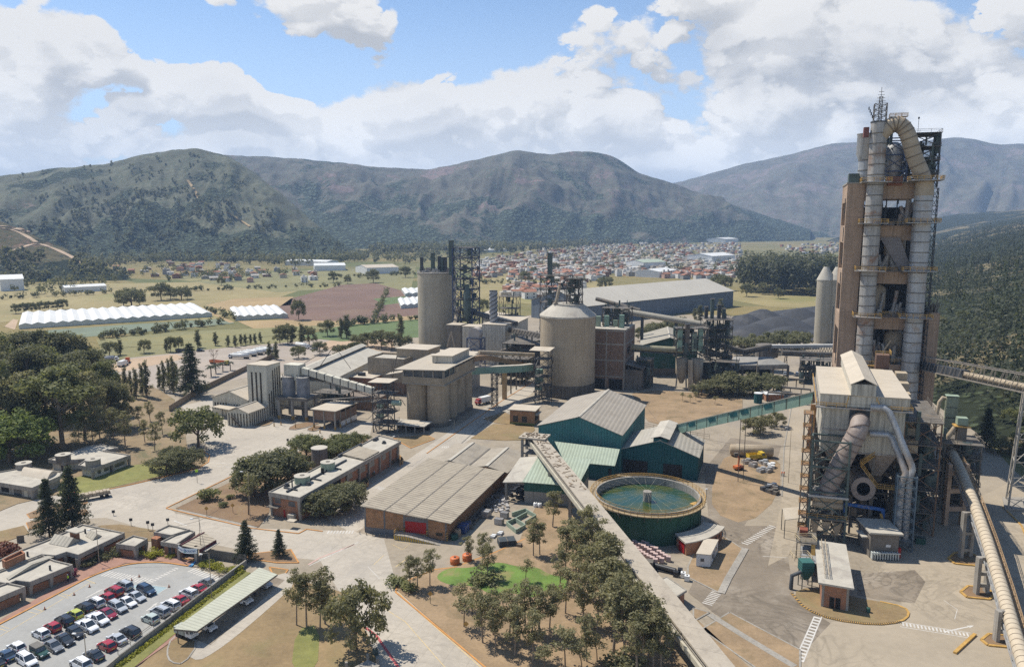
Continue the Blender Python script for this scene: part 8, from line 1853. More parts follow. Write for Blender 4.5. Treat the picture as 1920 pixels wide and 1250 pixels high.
# ---------------------------------------------------------------- behind the filter house: grey canopies, truss belt, barn
def rear_right():
 P0,P1 = at(1214,703),at(1262,704); ze = 17.0; A,B = on(1203,643,392),on(1308,646,392); F = Fr(V(A.x,392,0),V(1,0,0),V(.18,1,0)); L = B.x-A.x; D = 42
 t = gabled('green_barn','weathered green barn with grey gable roof behind the pipe conveyor','barn',F,L,D,16.3,20.4,GREEN,mat('old_barn_roof',(.30,.275,.225),var=.2,scale=.2,stain=((.2,.175,.14),.5,.15)),.8); MB().fbox(F,-.05,L,-.06,.01,0,4).build('concrete_base',CONC_DK,t)
 a,b = on(1184,651,366),on(1290,657,360); tt = thing('pipe_conveyor','olive round conveyor from the brick mill to the twin silos','conveyor',(a+b)/2); MB().tube([a,b],1.5,14).build('cover',mat('olive_duct',(.25,.235,.16),var=.2,scale=.3),tt); MB().beam(a-UP*1.8,b-UP*1.8,2,.5).build('belt_frame',STEEL_D,tt)
 c0 = at(1277,727); c1 = at(1305,729)
 for i,c in enumerate((c0,c1)):
  c = V(c.x,c.y,0); ts = thing('hopper_silo',['left grey hopper silo on raking legs behind the dry field','right grey hopper silo on raking legs behind the dry field'][i],'silo',c,'twin grey hopper silos'); MB().lathe(c,[(.9,2.5),(3.0,7.5),(3.0,15.2),(.2,15.3)],26).build('shell',CONC_W,ts); mb = MB()
  for k in range(4): a_ = k*math.pi/2+.5; mb.beam(c+V(3.6*math.cos(a_),3.6*math.sin(a_),0),c+V(2.8*math.cos(a_),2.8*math.sin(a_),8),.4)
  mb.build('leg',CONC,ts)
 Fp = Fr(V(c0.x-3.5,c0.y-3.5,0),V(1,0),V(0,1)); steel_mess('filter_plant','green and dusty filters and decks on top of the twin hopper silos',Fp,15,7,15.3,30,3,81,STEEL,46);
 for i,(x,m,h) in enumerate([(1.5,SAGE,11),(5,STEEL,13),(8.5,PALE_G,9),(11.5,SAGE,11)]): p = Fp(x,1,19); tb = thing('bag_filter',f'boxy filter on the twin hopper silos, {ordinal(i)} from the left','filter',p,'filters on the twin hopper silos'); MB().box(p,2.2,2,h,0).build('casing',m,tb); MB().box(p+UP*h,2.4,2.2,.3,0).build('cap',STEEL_D,tb)
 a = Fp(6.4,-3.6); mb = MB(); mb.beam(V(a.x,a.y,0),V(a.x,a.y+2,15),2.2,.4)
 for i in range(16): mb.beam(V(a.x-1.2,a.y+2*i/16-.3,.9*i),V(a.x+1.2,a.y+2*i/16-.3,.9*i),.2)
 single('steep_stair',mb,DUCT,'steep pale stair leaning against the twin hopper silos','stair')
 Fd = Fr(V(*on(1322,700,372).xy,0),V(1,0),V(0,1)); steel_mess('crusher_tower','dense dark crusher tower of steel decks and chutes left of the grey canopy',Fd,13,12,0,hgt(600,372),7,91,STEEL,130); p = Fd(6,5,hgt(600,372));
 for i,(x,h) in enumerate([(1,6),(4,10),(7.5,7),(10,5)]): q = Fd(x,6,hgt(600,372)); ts = thing('dark_duct',f'upright dark duct on the crusher tower, {ordinal(i)} from the left','duct',q,'ducts on the crusher tower'); MB().box(q,1.6,1.5,h,0).build('casing',[STEEL_D,STEEL_G][i % 2],ts); MB().box(q+UP*h,1.9,1.8,.25,0).build('cap',STEEL,ts)
 A,B,= at(1165,601),at(1374,574); F = Fr(A-(B-A).normalized()*40,B-A,at(1323,528,22)-at(1374,545.6,15)); L = (B-A).length+40; D = 95
 ex = (B-A).normalized(); F = Fr(A-ex*42,ex,V(-ex.y,ex.x)); t = gabled('storage_hall','huge long grey storage hall with pale roof behind the plant','storage hall',F,L+2,66,15.2,25.5,GREY_CL,mat('long_hall_roof',(.42,.39,.33),var=.08,scale=.05,panel=('u',9,.3)),.8,ridge='a',cap=False)
 a,b = on(1150,580,420),on(1322,609,395); tt = thing('long_pipe_conveyor','long straight dusty pipe conveyor crossing before the grey storage hall','conveyor',(a+b)/2); MB().tube([a,b],1.7,14).build('cover',mat('dusty_cover',(.31,.285,.23),var=.15,scale=.3),tt); MB().tube([on(1118,560,440),on(1200,582,425)],1.2,10).build('upper_pipe',STEEL,tt)
 for f in (.33,.7): p = a.lerp(b,f); MB().beam(V(p.x,p.y,0),p-UP*1.5,1.5).build('column',STEEL_D,tt)
 z = 9.; R1 = [at(1365,684,8),at(1420,684,8),at(1422,669,10),at(1377,668,10)]; R2 = [at(1421,684,8.6),at(1478,683,8),at(1446,669,11),at(1422,669,11)]
 for i,q in enumerate((R1,R2)):
  tt = thing('grey_canopy',['wide grey roofed open canopy with concrete beam behind the bushes','second grey canopy at the right with a sloping edge'][i],'canopy',V(q[0].x,q[0].y,0)); MB().slab(q,.4).build('roof',mat('grey_canopy_roof%d' % i,(.29,.275,.245),var=.15,scale=.2),tt); MB().beam(q[0]-UP*1.4,q[1]-UP*1.4,.6,2.0).build('edge_beam',CONC,tt)
  for p in (q[0],q[1],q[0].lerp(q[1],.5)): MB().box(V(p.x,p.y,0),1,1,p.z-.5).build('post',CONC_DK,tt)
  MB().beam(V(q[3].x,q[3].y,3.5),V(q[2].x,q[2].y,3.5),.5,6).build('back_wall',DARK,tt)
 c = at(1437,668,8); single('round_bin',MB().cyl(V(c.x,c.y,8),6,6.5,24),CONC_DK,'squat round grey bin between the two canopies','bin')
 a,b = on(1444,649,400),on(1566,648,400); tt = thing('truss_belt','dusty white topped belt on a long truss running to the tall tower','conveyor',(a+b)/2); MB().beam(a,b,3,1.6).build('cover',mat('white_dust_cover',(.42,.41,.38),var=.15),tt); mb = MB(); N = 24
 for i in range(N): p,q = a.lerp(b,i/N)-UP*1,a.lerp(b,(i+1)/N)-UP*1; mb.beam(p,(p+q)/2-UP*2.6,.25); mb.beam((p+q)/2-UP*2.6,q,.25)
 mb.beam(a-UP*3.6,b-UP*3.6,.3)
 for f in (.25,.5,.8): p = a.lerp(b,f); mb.beam(V(p.x-1.5,p.y,0),p-UP*3,.4); mb.beam(V(p.x+1.5,p.y,0),p-UP*3,.4); mb.beam(V(p.x-1.5,p.y,2),p-UP*4+V(1.5,0),.2)
 mb.build('truss',STEEL,tt)
 for (p,q,lb) in [(on(1320,640,385),on(1395,658,385),'dusty belt sloping from the crusher tower to the canopies'),(on(1395,658,385),on(1445,648,390),'dusty belt rising from the low point to the round bin'),(on(1318,656,375),on(1372,670,375),'olive pipe from the crusher tower down to the canopy'),(on(1466,660,395),on(1560,664,395),'dark pipe bridge behind the filter house')]:
  tt = thing('belt_conveyor',lb,'conveyor',(p+q)/2); MB().tube([p,q],1.2,10).build('cover',STEEL,tt); MB().beam(p-UP*1.6,q-UP*1.6,1.8,.4).build('frame',STEEL_D,tt); m_ = p.lerp(q,.6); MB().beam(V(m_.x,m_.y,0),m_-UP*1.6,.6).build('post',STEEL_D,tt)
 Fb = Fr(at(1436,752),V(1,0),V(0,1)); tb = thing('small_white_roof_block','small brick block with white roof behind the teal conveyor','building',Fb(3,3)); MB().fbox(Fb,0,8,0,6,0,3).build('wall',BRICK,tb); MB().fbox(Fb,-.3,8.3,-.3,6.3,3,3.4).build('roof',WHITE,tb)
 g = at(1421,755); tb = thing('green_tank','small dark green tank with white lid beside the white roofed block','tank',g); MB().cyl(g,1.8,4.4,18).build('drum',TEAL_D,tb); MB().cyl(g+UP*4.4,1.9,.3,18).build('lid',WHITE,tb)
 for i,(p,q) in enumerate([((1460,708),(1508,712)),((1462,725),(1520,730)),((1440,735),(1515,740))]): a_,b_ = at(*p,4.5),at(*q,4.5); tt = thing('pipe_bridge',f'low pipe bridge behind the teal conveyor, {ordinal(i)} from the back','pipe bridge',(a_+b_)/2,'low pipe bridges'); MB().beam(a_,b_,1.2,.7).build('pipes',STEEL,tt); mb = MB(); [mb.beam(V(*a_.lerp(b_,f).xy,0),a_.lerp(b_,f),.4) for f in (0,.35,.7,1)]; mb.build('post',STEEL_D,tt)
rear_right()
for nm,lb,px,Y,a,b,zt,nz,sd in [('pipe_rack','dusty pipe rack and ducts between the grey canopies and the tall tower',(1500,700),372,14,10,12,3,101),('process_plant','low dark machinery and ducts at the left foot of the crusher tower',(1300,712),368,8,8,12,3,102),('process_plant','steel stairs and ducts at the right foot of the brick mill',(1192,722),362,7,8,14,3,103),('process_plant','blue grey vessels and steel at the right of the twin hopper silos',(1342,715),362,10,8,13,3,104),('process_plant','steel frames and pipes behind the arched bridge',(930,700),372,16,12,13,3,105),('process_plant','dark steelwork under the white conveyor by the steel silos',(590,770),312,14,8,9,2,106)]: p = on(px[0],px[1],Y); steel_mess(nm,lb,Fr(V(p.x,p.y,0),E2,E1),a,b,0,zt,nz,sd,STEEL,60)
for i,(p,q,z0,z1) in enumerate([((1208,800),(1283,890),9,9),((1283,890),(1478,905),9,12),((1318,870),(1478,905),9,12),((749,868),(852,805),9,8),((186,1055),(378,1050),8,10),((378,1050),(469,968),10,10),((397,1122),(378,1050),9,10)]):
 a,b = at(*p)+UP*z0,at(*q)+UP*z1; pts = [a.lerp(b,f/10)-UP*(1.2*math.sin(math.pi*f/10)) for f in range(11)]; single('overhead_cable',MB().tube(pts,.035,4),BLACKM,['thin cable over the dry field edge','thin cable from the road lamp across the dirt yard','thin cable from the dark green shed corner to the road pole','thin cable along the sloping road','thin cable over the pavement to the entrance pole','thin cable from the entrance pole to the grass pole','thin cable from the hedge lamp to the entrance pole'][i],'cable')
# ---------------------------------------------------------------- greenhouses, sheds and houses of the valley
def greenhouse(label,A,B,C,n,ze=3.2,zr=4.6):
 A,B,C = at(*A),at(*B),at(*C); ex = (B-A)/n; ey = C-B; t = thing('greenhouse',label,'greenhouse',A)
 for i in range(n):
  a,b = A+ex*i,A+ex*(i+1); m = (a+b)/2; Q = [a+UP*ze,m+UP*zr,b+UP*ze]; K = [q+ey for q in Q]
  MB().add(Q+K,[(0,1,4,3),(1,2,5,4)]).build('film_roof',PLASTIC,t)
 q = [A,B,B+ey,A+ey]; mb = MB()
 for i in range(4): mb.beam(q[i]+UP*ze/2,q[(i+1) % 4]+UP*ze/2,.12,ze-.1)
 for i in range(n): a,b = A+ex*i,A+ex*(i+1); mb.add([a+UP*ze,b+UP*ze,(a+b)/2+UP*(zr-.05)],[(0,1,2)])
 mb.build('side_film',PLASTIC_S,t)
greenhouse('very long white greenhouse of many peaked spans beyond the left forest',(36,617),(398,594),(364,575),17)
greenhouse('shorter white greenhouse of six peaked spans beside the ploughed field',(442,601),(540,596),(520,579),6)
greenhouse('white greenhouse half hidden by the far left silo, lower one',(752,579),(800,575),(790,562),4)
greenhouse('white greenhouse half hidden by the far left silo, upper one',(760,556),(800,555),(790,545),3)
def shed(label,A,B,d,h,m=WHITE,r=PLASTIC,nm='factory_shed'):
 F,L = frAB(at(*A),at(*B)); return gabled(nm,label,'shed',F,L,d,h,h*1.35,m,r,.4,ridge='a',cap=False)
for lb,A,B,d,h in [('long low white shed among trees at the far left',(122,549),(200,545),22,6),('white house block with grey base at the left edge',(2,546),(46,544),24,14),('white roofed sheds below the left mountain',(534,497),(612,499),40,8),('pale sheds behind the brown building site',(590,508),(648,507),50,9),('cream roofed hangar left of the far left silo',(688,514),(748,512),60,10),('white greenhouse sheds under the middle mountain',(684,462),(732,461),160,10),('small white sheds at the end of the left mountain spur',(634,458),(664,460),120,9),('white nursery roof between far woods',(900,474),(958,471),120,7),('white roofed factory at the right of the town',(1335,493),(1378,490),60,14),('blue-white market hall in the town',(1236,521),(1268,517),40,9),('green arched market roof in the town',(1206,505),(1250,503),45,12),('white factory row by the foot of the right hill',(1360,455),(1384,454),90,16),('pale roofs far off right of the tall tower',(1765,484),(1815,482),60,10)]: shed(lb,A,B,d,h,r=ROOF_GN if 'green arched' in lb else PLASTIC if 'cream' not in lb else ROOF_L)
HCOL = {k: mat('house_'+k.replace(' ','_'),c,var=.2,scale=.2) for k,c in {'white': (.66,.64,.60),'cream': (.50,.43,.33),'brick red': (.31,.165,.105),'grey': (.30,.29,.27),'pink': (.48,.31,.25),'blue': (.30,.36,.42)}.items()}
ROOFS = [mat('tile_roof',(.30,.14,.085),var=.3,scale=.3),mat('cement_sheet_roof',(.36,.33,.29),var=.25,scale=.3),mat('pale_flat_roof',(.48,.45,.40),var=.2,scale=.3)]
HP = []
def house_proto(i):
 w,d,h,f = [(8,10,5.5,1),(7,9,8,0),(10,9,3.4,1),(9,14,6,0),(12,9,6.5,1)][i]; mb = MB(); F = Fr(V(0,0,0),V(1,0),V(0,1)); mb.fbox(F,-w/2,w/2,-d/2,d/2,-.5,h)
 for k in range(int(h//2.8)):
  for x in (-w*.28,w*.28): mb.fbox(F,x-.6,x+.6,-d/2-.06,-d/2+.02,.9+2.8*k,2.3+2.8*k)
 n0 = 6; n1 = len(mb.f)
 if f: mb.add([V(-w/2-.4,-d/2-.4,h),V(w/2+.4,-d/2-.4,h),V(w/2+.4,d/2+.4,h),V(-w/2-.4,d/2+.4,h),V(-w/2-.4,0,h+1.8),V(w/2+.4,0,h+1.8)],[(0,1,5,4),(2,3,4,5),(1,2,5),(3,0,4)])
 else: mb.fbox(F,-w/2+.2,w/2-.2,-d/2+.2,d/2-.2,h,h+.15).fbox(F,-w*.2,w*.1,0,d*.3,h+.15,h+2.2)
 o = mb.build('house',HCOL['white'],local=True); me = o.data; me.materials.append(ROOFS[[0,2,1,2,0][i]]); me.materials.append(DARK); ix = np.zeros(len(me.polygons),int); ix[n0:n1] = 2; ix[n1:] = 1; me.polygons.foreach_set('material_index',ix); HP.append([o,False])
for i in range(5): house_proto(i)
_hr = random.Random(77); HPOS = []
def in_poly(x,y,P):
 c = False
 for i in range(len(P)):
  (x0,y0),(x1,y1) = P[i-1],P[i]
  if (y0 > y) != (y1 > y) and x < (x1-x0)*(y-y0)/(y1-y0)+x0: c = not c
 return c
def scatter(P,n,gap):
 xs = [p[0] for p in P]; ys = [p[1] for p in P]; out = []; tries = 0; cell = {}
 while len(out) < n and tries < n*60:
  tries += 1; x,y = _hr.uniform(min(xs),max(xs)),_hr.uniform(min(ys),max(ys))
  if not in_poly(x,y,P): continue
  g = at(x,y); u,v = g.x*.94+g.y*.34,-g.x*.34+g.y*.94
  if (u % 62) < 9 or (v % 48) < 8: continue
  k = (int(g.x//gap),int(g.y//gap))
  if any((k[0]+i,k[1]+j) in cell and (cell[(k[0]+i,k[1]+j)]-g).length < gap for i in (-1,0,1) for j in (-1,0,1)): continue
  cell[k] = g; out.append(g)
 return out
TOWN = scatter([(885,508),(900,488),(960,480),(1010,468),(1180,455),(1390,456),(1385,520),(1290,524),(1180,518),(1100,520),(960,512)],1500,9.0)+scatter([(940,556),(960,538),(1090,536),(1088,548),(1000,560)],55,9.5)+scatter([(880,514),(1010,506),(1130,520),(1100,532),(900,522)],70,11)+scatter([(1460,462),(1570,455),(1570,475),(1480,478)],60,14)
VILL = scatter([(205,492),(330,486),(470,502),(640,512),(600,530),(440,532),(300,520),(220,515)],64,14)
def put_house(g,lab,grp):
 i = _hr.randrange(5); c = _hr.choices(list(HCOL),[6.5,3,2.4,2,1.5,.7])[0]; p = HP[i]
 if p[1]: o = p[0].copy(); COL.objects.link(o)
 else: o = p[0]; p[1] = True
 o.location = g; s = _hr.uniform(.8,1.25); o.scale = (s,s,_hr.uniform(.8,1.2)); o.rotation_euler = (0,0,R(20)+_hr.choice([0,math.pi/2])+_hr.uniform(-.06,.06)); o.material_slots[0].link = 'OBJECT'; o.material_slots[0].material = HCOL[c]
 tag(o,f"{c} {['tile roofed', 'two storey flat roofed', 'low sheet roofed', 'long flat roofed', 'wide tile roofed'][i]} house {lab}",'house',f"{c} {['tile roofed', 'two storey', 'low', 'long flat roofed', 'wide tile roofed'][i]} houses {grp}")
for g in VILL: put_house(g,'in the village under the left mountain','in the left village')
TOWN.sort(key=lambda g: g.y)
for g in TOWN[:236]: put_house(g,'on the near side of the valley town','in the town')
def town_mass(G):
 mb = MB()
 for g in G: mb.box(g,_hr.uniform(6,12),_hr.uniform(6,12),_hr.uniform(3,8),R(20))
 return mb
rest = TOWN[236:]
for i,m in enumerate([HCOL['white'],HCOL['cream'],ROOFS[0],ROOFS[1]]): struct('town_houses',town_mass(rest[i::4]),m,'stuff',['white houses','cream houses','tile red houses','grey houses'][i]+' of the dense far side of the valley town')
# ---------------------------------------------------------------- far woods
def wood_pts(P,n,keep=None):
 out = []
 xs = [p[0] for p in P]; ys = [p[1] for p in P]
 while len(out) < n:
  x,y = _hr.uniform(min(xs),max(xs)),_hr.uniform(min(ys),max(ys))
  if in_poly(x,y,P): g = at(x,y); out.append((g.x,g.y,0))
 return out
def far_wood(nm,P,n,h0,h1,w,lm,label,q=34,leaf=2.4,seed=0,cone=False):
 pts = wood_pts(P,n); r = np.random.default_rng(seed); H = r.uniform(h0,h1,n); wood(nm,pts,H,H*w*r.uniform(.8,1.2,n),lm,label,q,leaf,seed,cone)
far_wood('eucalyptus_wood',[(1380,548),(1386,538),(1480,532),(1568,540),(1568,556),(1470,553)],330,36,52,.16,L_FARE,'dense dark eucalyptus wood left of the tall tower',70,2.6,1)
far_wood('hill_foot_wood',[(0,497),(240,486),(440,486),(600,486),(690,478),(690,490),(560,500),(330,492),(220,500),(120,520),(0,530)],620,12,24,.32,L_FAR,'dark wood along the foot of the left mountain',30,3.2,2)
far_wood('hill_foot_wood',[(690,470),(900,462),(1000,466),(1120,456),(1480,446),(1480,452),(1200,456),(1000,474),(860,478),(700,480)],520,18,34,.3,L_FAR,'dark wood along the foot of the middle mountain',26,5.0,3)
far_wood('valley_wood',[(630,478),(780,474),(900,480),(900,490),(760,496),(640,490)],170,10,20,.4,L_FAR,'scattered dark wood between the far white sheds',30,3.0,4)
far_wood('valley_wood',[(885,470),(1380,455),(1380,515),(900,500)],210,7,15,.4,L_FAR,'garden trees scattered through the valley town',26,2.2,6)
far_wood('valley_wood',[(0,540),(70,520),(230,500),(560,515),(560,530),(250,530),(60,560)],110,8,18,.42,L_FAR,'hedgerow trees round the left village',40,2.0,5)
for i,(P,n) in enumerate([([(380,582),(445,603),(448,600),(384,579)],14),([(640,610),(800,596),(800,598),(640,613)],40),([(0,560),(380,540),(380,542),(0,563)],46),([(300,545),(640,536),(640,538),(300,548)],50),([(620,520),(780,512),(780,516),(620,524)],40),([(885,530),(1130,528),(1130,531),(885,533)],46),([(180,634),(420,606),(425,608),(185,638)],50),([(700,600),(730,540),(733,540),(704,600)],30)]): far_wood('field_hedge',P,n,3,8,.5,L_FAR,f'scrubby hedge line between the fields, {ordinal(i)} of the hedges',40,1.3,40+i)
rc = random.Random(3); mb = MB()
for (px,py,r,h) in [(1400,605,16,7),(1430,600,22,9),(1465,612,26,8),(1500,600,24,10),(1535,610,20,7),(1420,622,18,6),(1480,628,22,6),(1390,632,14,5)]:
 c = at(px,py); mb.lathe(c,[(r,0),(r*.75,h*.35),(r*.42,h*.75),(r*.15,h),(.01,h*1.02)],14,False)
mb = mb.build('coal_heaps',COALM); mb['kind'] = 'stuff'; mb['label'] = 'dark coal heaps spread over the yard left of the tower'
def slope_wood():
 r = np.random.default_rng(12); pts = []
 while len(pts) < 3400:
  y = 165+r.random()**1.8*1985; x = float(foot_x(y))+6+r.random()**1.15*700
  if y > 420 and vnoise(np.array([x/33.]),np.array([y/33.]))[0] < .30: continue
  f = y*.9895+11; px = 960+FPX*x/f
  if px > 2350 or px < 1600: continue
  z = float(slope_z(x,y))
  py = 625-FPX*((y*math.sin(TH)+(z-CH)*math.cos(TH))/(y*math.cos(TH)-(z-CH)*math.sin(TH)))
  if in_poly(px,py,[(1765,745),(1830,722),(1838,752),(1800,775)]): continue
  pts.append((x,y,z))
 P = np.array(pts); H = r.uniform(8,17,len(pts))*np.where(P[:,1] < 700,1.75,1.1)*r.uniform(.7,1.2,len(pts)); k = r.random(len(pts)) < .35; P = np.array(pts)
 wood('slope_wood',P[k],H[k]*1.25,H[k]*.20,L_PINE,'dark conifers of the wooded slope right of the tower',64,1.3,21,True); wood('slope_wood',P[~k],H[~k],H[~k]*.34,L_SLOPE,'leafy woodland covering the slope right of the tower',74,1.25,22)
slope_wood()
for hill,P,n,sd in [(ML,[(0,400),(330,350),(500,400),(690,482),(640,488),(300,492),(120,512),(0,500)],620,51),(ML,[(0,332),(380,285),(560,420),(300,400),(0,400)],170,52),(QH,[(0,470),(140,480),(240,518),(0,525)],150,53)]:
 pts = []; r = np.random.default_rng(sd); t_ = 0
 while len(pts) < n and t_ < n*30:
  t_ += 1; x,y = _hr.uniform(0,690),_hr.uniform(280,525)
  if not in_poly(x,y,P) or vnoise(np.array([x/38.+sd]),np.array([y/22.]))[0] < .42: continue
  p = on_mesh(hill,x,y)
  if p: pts.append(tuple(p))
 H = r.uniform(7,17,len(pts))*(.8 if hill is QH else 1); wood('hill_wood',pts,H,H*.34,L_FAR,f'dark trees dotted over the {"quarry hill" if hill is QH else "left mountain"}, '+['lower slope','upper slope','foot'][sd-51],26,3.4,sd)
# ---------------------------------------------------------------- trees one can tell apart
r_ = random.Random(19)
big = [(12,748,628),(45,742,622),(80,738,618),(112,736,622),(145,732,630),(168,730,640),(20,790,660),(62,790,648),(102,780,650),(140,790,662),(178,765,655),(195,780,680),(8,840,700),(48,835,700),(90,835,705),(160,826,700),(205,805,712),(225,800,720),(-18,770,640),(-20,820,680)]
grove('big',big,'tall dark tree of the left forest','tall trees of the left forest',1.05)
grove('big',[(118,840,690)],'wide crowned grey-green giant tree at the front of the left forest',None,1.35)
grove('broad',[(18,868,778,1.1),(50,866,782),(-12,860,770)],'bright green leafy tree at the left edge of the forest','bright green trees',1.0,L_BRI)
grove('euc',[(190,838,760),(215,836,762),(235,838,770),(240,805,752),(262,800,760),(205,770,725),(282,790,752),(150,850,790),(176,842,780),(290,845,790),(272,830,785),(305,815,770)],'loose airy tree at the front fringe of the left forest','fringe trees of the left forest',1.1)
grove('column',[(226,742,700),(236,745,688),(246,740,695),(256,748,690),(268,742,682),(276,746,676),(300,730,685),(308,735,676),(318,730,672),(326,738,668),(332,728,680)],'narrow ragged dark cypress right of the left forest','ragged cypresses',.9)
grove('conifer',[(360,742,640)],'broad dark conifer standing before the gravel yard',None,1.15)
grove('conifer',[(93,1006,893),(136,990,868)],'tall dark conifer by the road behind the offices','pair of tall conifers',.95)
grove('conifer',[(462,1050,972),(524,1042,990)],'small dark conifer right of the gatehouse','small conifers',1.05)
grove('conifer',[(1848,842,762)],'dark conifer on the bank beside the tube conveyor',None,1.1)
grove('broad',[(372,838,762,1.0)],'lone leafy green tree at the road bend',None,1.0,L_MID)
grove('broad',[(312,890,850,1.2),(340,884,852,1.3),(358,880,840,1.1),(325,872,836),(300,884,858)],'low dark rounded tree in the bungalow garden','garden trees',1.1,L_DARK)
grove('broad',[(476,928,870),(498,925,850),(520,918,845),(540,908,852),(560,900,862)],'dark olive tree beside the near end of the office block','olive trees by the office block',1.15,L_DARK)
grove('broad',[(575,862,815),(585,866,822),(612,862,822),(632,856,815),(652,850,812),(670,842,812),(640,868,828)],'green leafy tree behind the office block','leafy trees behind the office block',1.1,L_MID)
grove('broad',[(598,968,922,1.2),(622,966,916,1.2),(645,958,908,1.2),(660,948,904,1.1)],'dark glossy tree along the front of the office block','glossy trees along the office block',1.2,L_DARK)
grove('slim',[(466,965,890)],'slender tree with thin trunk at the corner of the brown grass',None,1.2)
grove('euc',[(556,1172,1066,.9),(575,1176,1075),(610,1170,1062),(600,1178,1085)],'tall eucalyptus of the clump beside the main road','roadside eucalyptus clump',1.1)
grove('broad',[(668,1218,1098,.75)],'large grey-green spreading tree at the bottom beside the red line',None,.85,L_EUC)
grove('euc',[(806,1098,1030),(770,1106,1040),(783,1102,1045,1.3)],'eucalyptus at the road corner of the dry wood','corner eucalyptus',1.15)
dry = [(880,1052,1012),(905,1062,1010),(915,1085,1030),(1036,988,930),(1000,1042,985),(1012,1040,988),(1104,1040,962),(1075,1060,985),(1060,1072,1000),(1085,1085,1000),(1110,1075,985),(1130,1090,1010),(1050,1102,1042),(1088,1110,1035),(1108,1130,1040),(1140,1128,1020),(1150,1118,1025),(1060,1150,1078),(1095,1172,1090),(1120,1178,1075),(1145,1172,1065),(1165,1160,1072),(1175,1195,1095),(1195,1208,1110),(1150,1222,1100),(1172,1235,1120),(1205,1242,1130),(1225,1255,1150),(1030,1185,1110),(1012,1195,1118),(985,1185,1105),(955,1200,1120),(930,1215,1140),(925,1190,1118),(905,1205,1125),(965,1230,1150),(1000,1240,1160),(1240,1262,1170),(1195,1268,1165),(1100,1240,1165)]
grove('euc',dry,'airy eucalyptus of the dry wood beside the long gallery','eucalyptus trees of the dry wood',1.15,hs=1.2)
grove('slim',[(860,1140,1092),(885,1150,1100),(945,1150,1108),(985,1092,1050),(870,1175,1115),(1120,1240,1190),(1020,1262,1205),(1060,1258,1180),(1092,1262,1205)],'thin scrubby young tree in the dry wood','young trees of the dry wood',1.5)
grove('bush',[(905,1090,1072),(912,1098,1080),(1035,1120,1104),(1165,1262,1240),(1180,1245,1225),(745,1092,1075),(760,1110,1094)],'green bush in the dry wood','bushes of the dry wood',1.6)
grove('broad',[(1395,742,708),(1412,738,702),(1432,738,700),(1450,735,702),(1330,740,712),(1346,742,710),(1375,740,700),(1315,742,716),(1362,738,698),(1440,742,712)],'dense dark bush-like tree before the grey canopies','dense trees before the grey canopies',1.25,L_DARK)
grove('slim',[(1280,752,735),(1294,755,738),(1305,752,735),(1340,758,742)],'small sapling on the dry field','saplings on the dry field',1.5)
grove('broad',[(1412,815,782),(1425,812,776),(1455,800,772)],'leafy tree under the teal conveyor','trees under the teal conveyor',1.1,L_EUC)
grove('broad',[(1210,640,612),(1232,636,604),(1255,630,600),(1275,628,596),(1395,668,632),(1420,664,628),(1445,660,622),(1470,655,620),(1490,662,626),(1372,660,630),(1345,640,610),(1500,650,620)],'round tree behind the crusher and barn','trees behind the crusher and barn',1.2,L_DARK)
grove('column',[(1312,604,572),(1302,600,578),(1350,590,560)],'dark tree before the grey storage hall','trees before the storage hall',1.8)
grove('column',[(428,650,628),(441,651,628),(452,648,626),(460,646,626),(470,645,626),(478,645,625),(404,648,622),(371,652,618),(488,642,622),(312,660,636),(226,665,636)],'narrow poplar in the row behind the gravel yard','poplars behind the gravel yard',1.6)
grove('broad',[(335,656,630,.6),(320,660,630,.6),(540,645,606,.7),(525,645,612,.7),(580,648,612,.7),(270,662,636,.8),(205,668,640),(614,630,600,.8),(560,600,560,.6),(672,655,628),(690,650,622),(715,652,618),(735,655,622),(760,655,630),(600,665,640),(640,672,646),(665,664,640),(560,672,648)],'field tree around the gravel yard and ploughed land','field trees round the gravel yard',1.0,L_DARK)
grove('palm',[(405,700,680),(418,696,677),(432,694,676),(396,706,682)],'small palm along the brown wall by the gravel yard','palms by the brown wall',1.0)
grove('column',[(566,648,606),(548,646,612),(650,634,590,1.6),(640,634,596),(752,640,594,1.4),(505,672,640,1.4),(518,674,640,1.4)],'tall leafy tree between the gravel yard and the fields','tall field trees',1.3)
grove('bare',[(402,688,654)],'leafless tree behind the striped tower',None)
far_t = [(247,576,540,1.2),(232,574,542),(262,572,548),(302,563,530,.9),(320,560,538),(340,562,538,1.3),(352,560,545),(30,588,570),(45,587,567),(60,586,566),(75,584,565),(92,582,564),(108,581,562),(118,580,560),(415,535,518),(652,532,517),(625,530,509),(700,530,505),(760,520,498),(1000,516,500),(985,530,508),(1040,512,492),(1135,540,518,1.1),(1128,542,522),(1000,540,525),(900,528,518),(905,585,560),(1430,552,530),(1520,555,536),(1540,556,535),(1400,556,530),(1460,560,540),(1345,540,512),(1360,545,515)]
grove('broad',far_t,'far field tree beyond the plant','far field trees',.8,L_DARK)
slp = [(1762,800,745),(1790,900,838),(1852,800,735),(1872,855,775),(1890,880,800),(1905,850,772),(1880,800,728),(1912,905,832),(1862,760,700),(1900,780,706),(1918,810,735),(1870,905,850),(1840,700,640),(1870,690,626),(1908,720,650),(1780,690,640),(1800,660,610),(1760,660,615),(1830,650,600),(1890,650,590)]
for i,s in enumerate(slp):
 Y = 235+(905-s[1])*1.0+20; d = ray(s[0],s[1])
 for _ in range(200):
  p = d*(Y/d.y)+V(0,0,CH)
  if p.z <= float(slope_z(p.x,p.y)): break
  Y += 3
 p.z = float(slope_z(p.x,p.y)); place('broad' if i % 3 else 'euc',p,max(6,hgt(s[2],p.y)-p.z),f"leafy tree on the right bank beside the mast and tube conveyor, {ordinal(i)} in the bank",'trees on the right bank',1.15,[L_EUC,L_MID,L_EUC][i % 3])
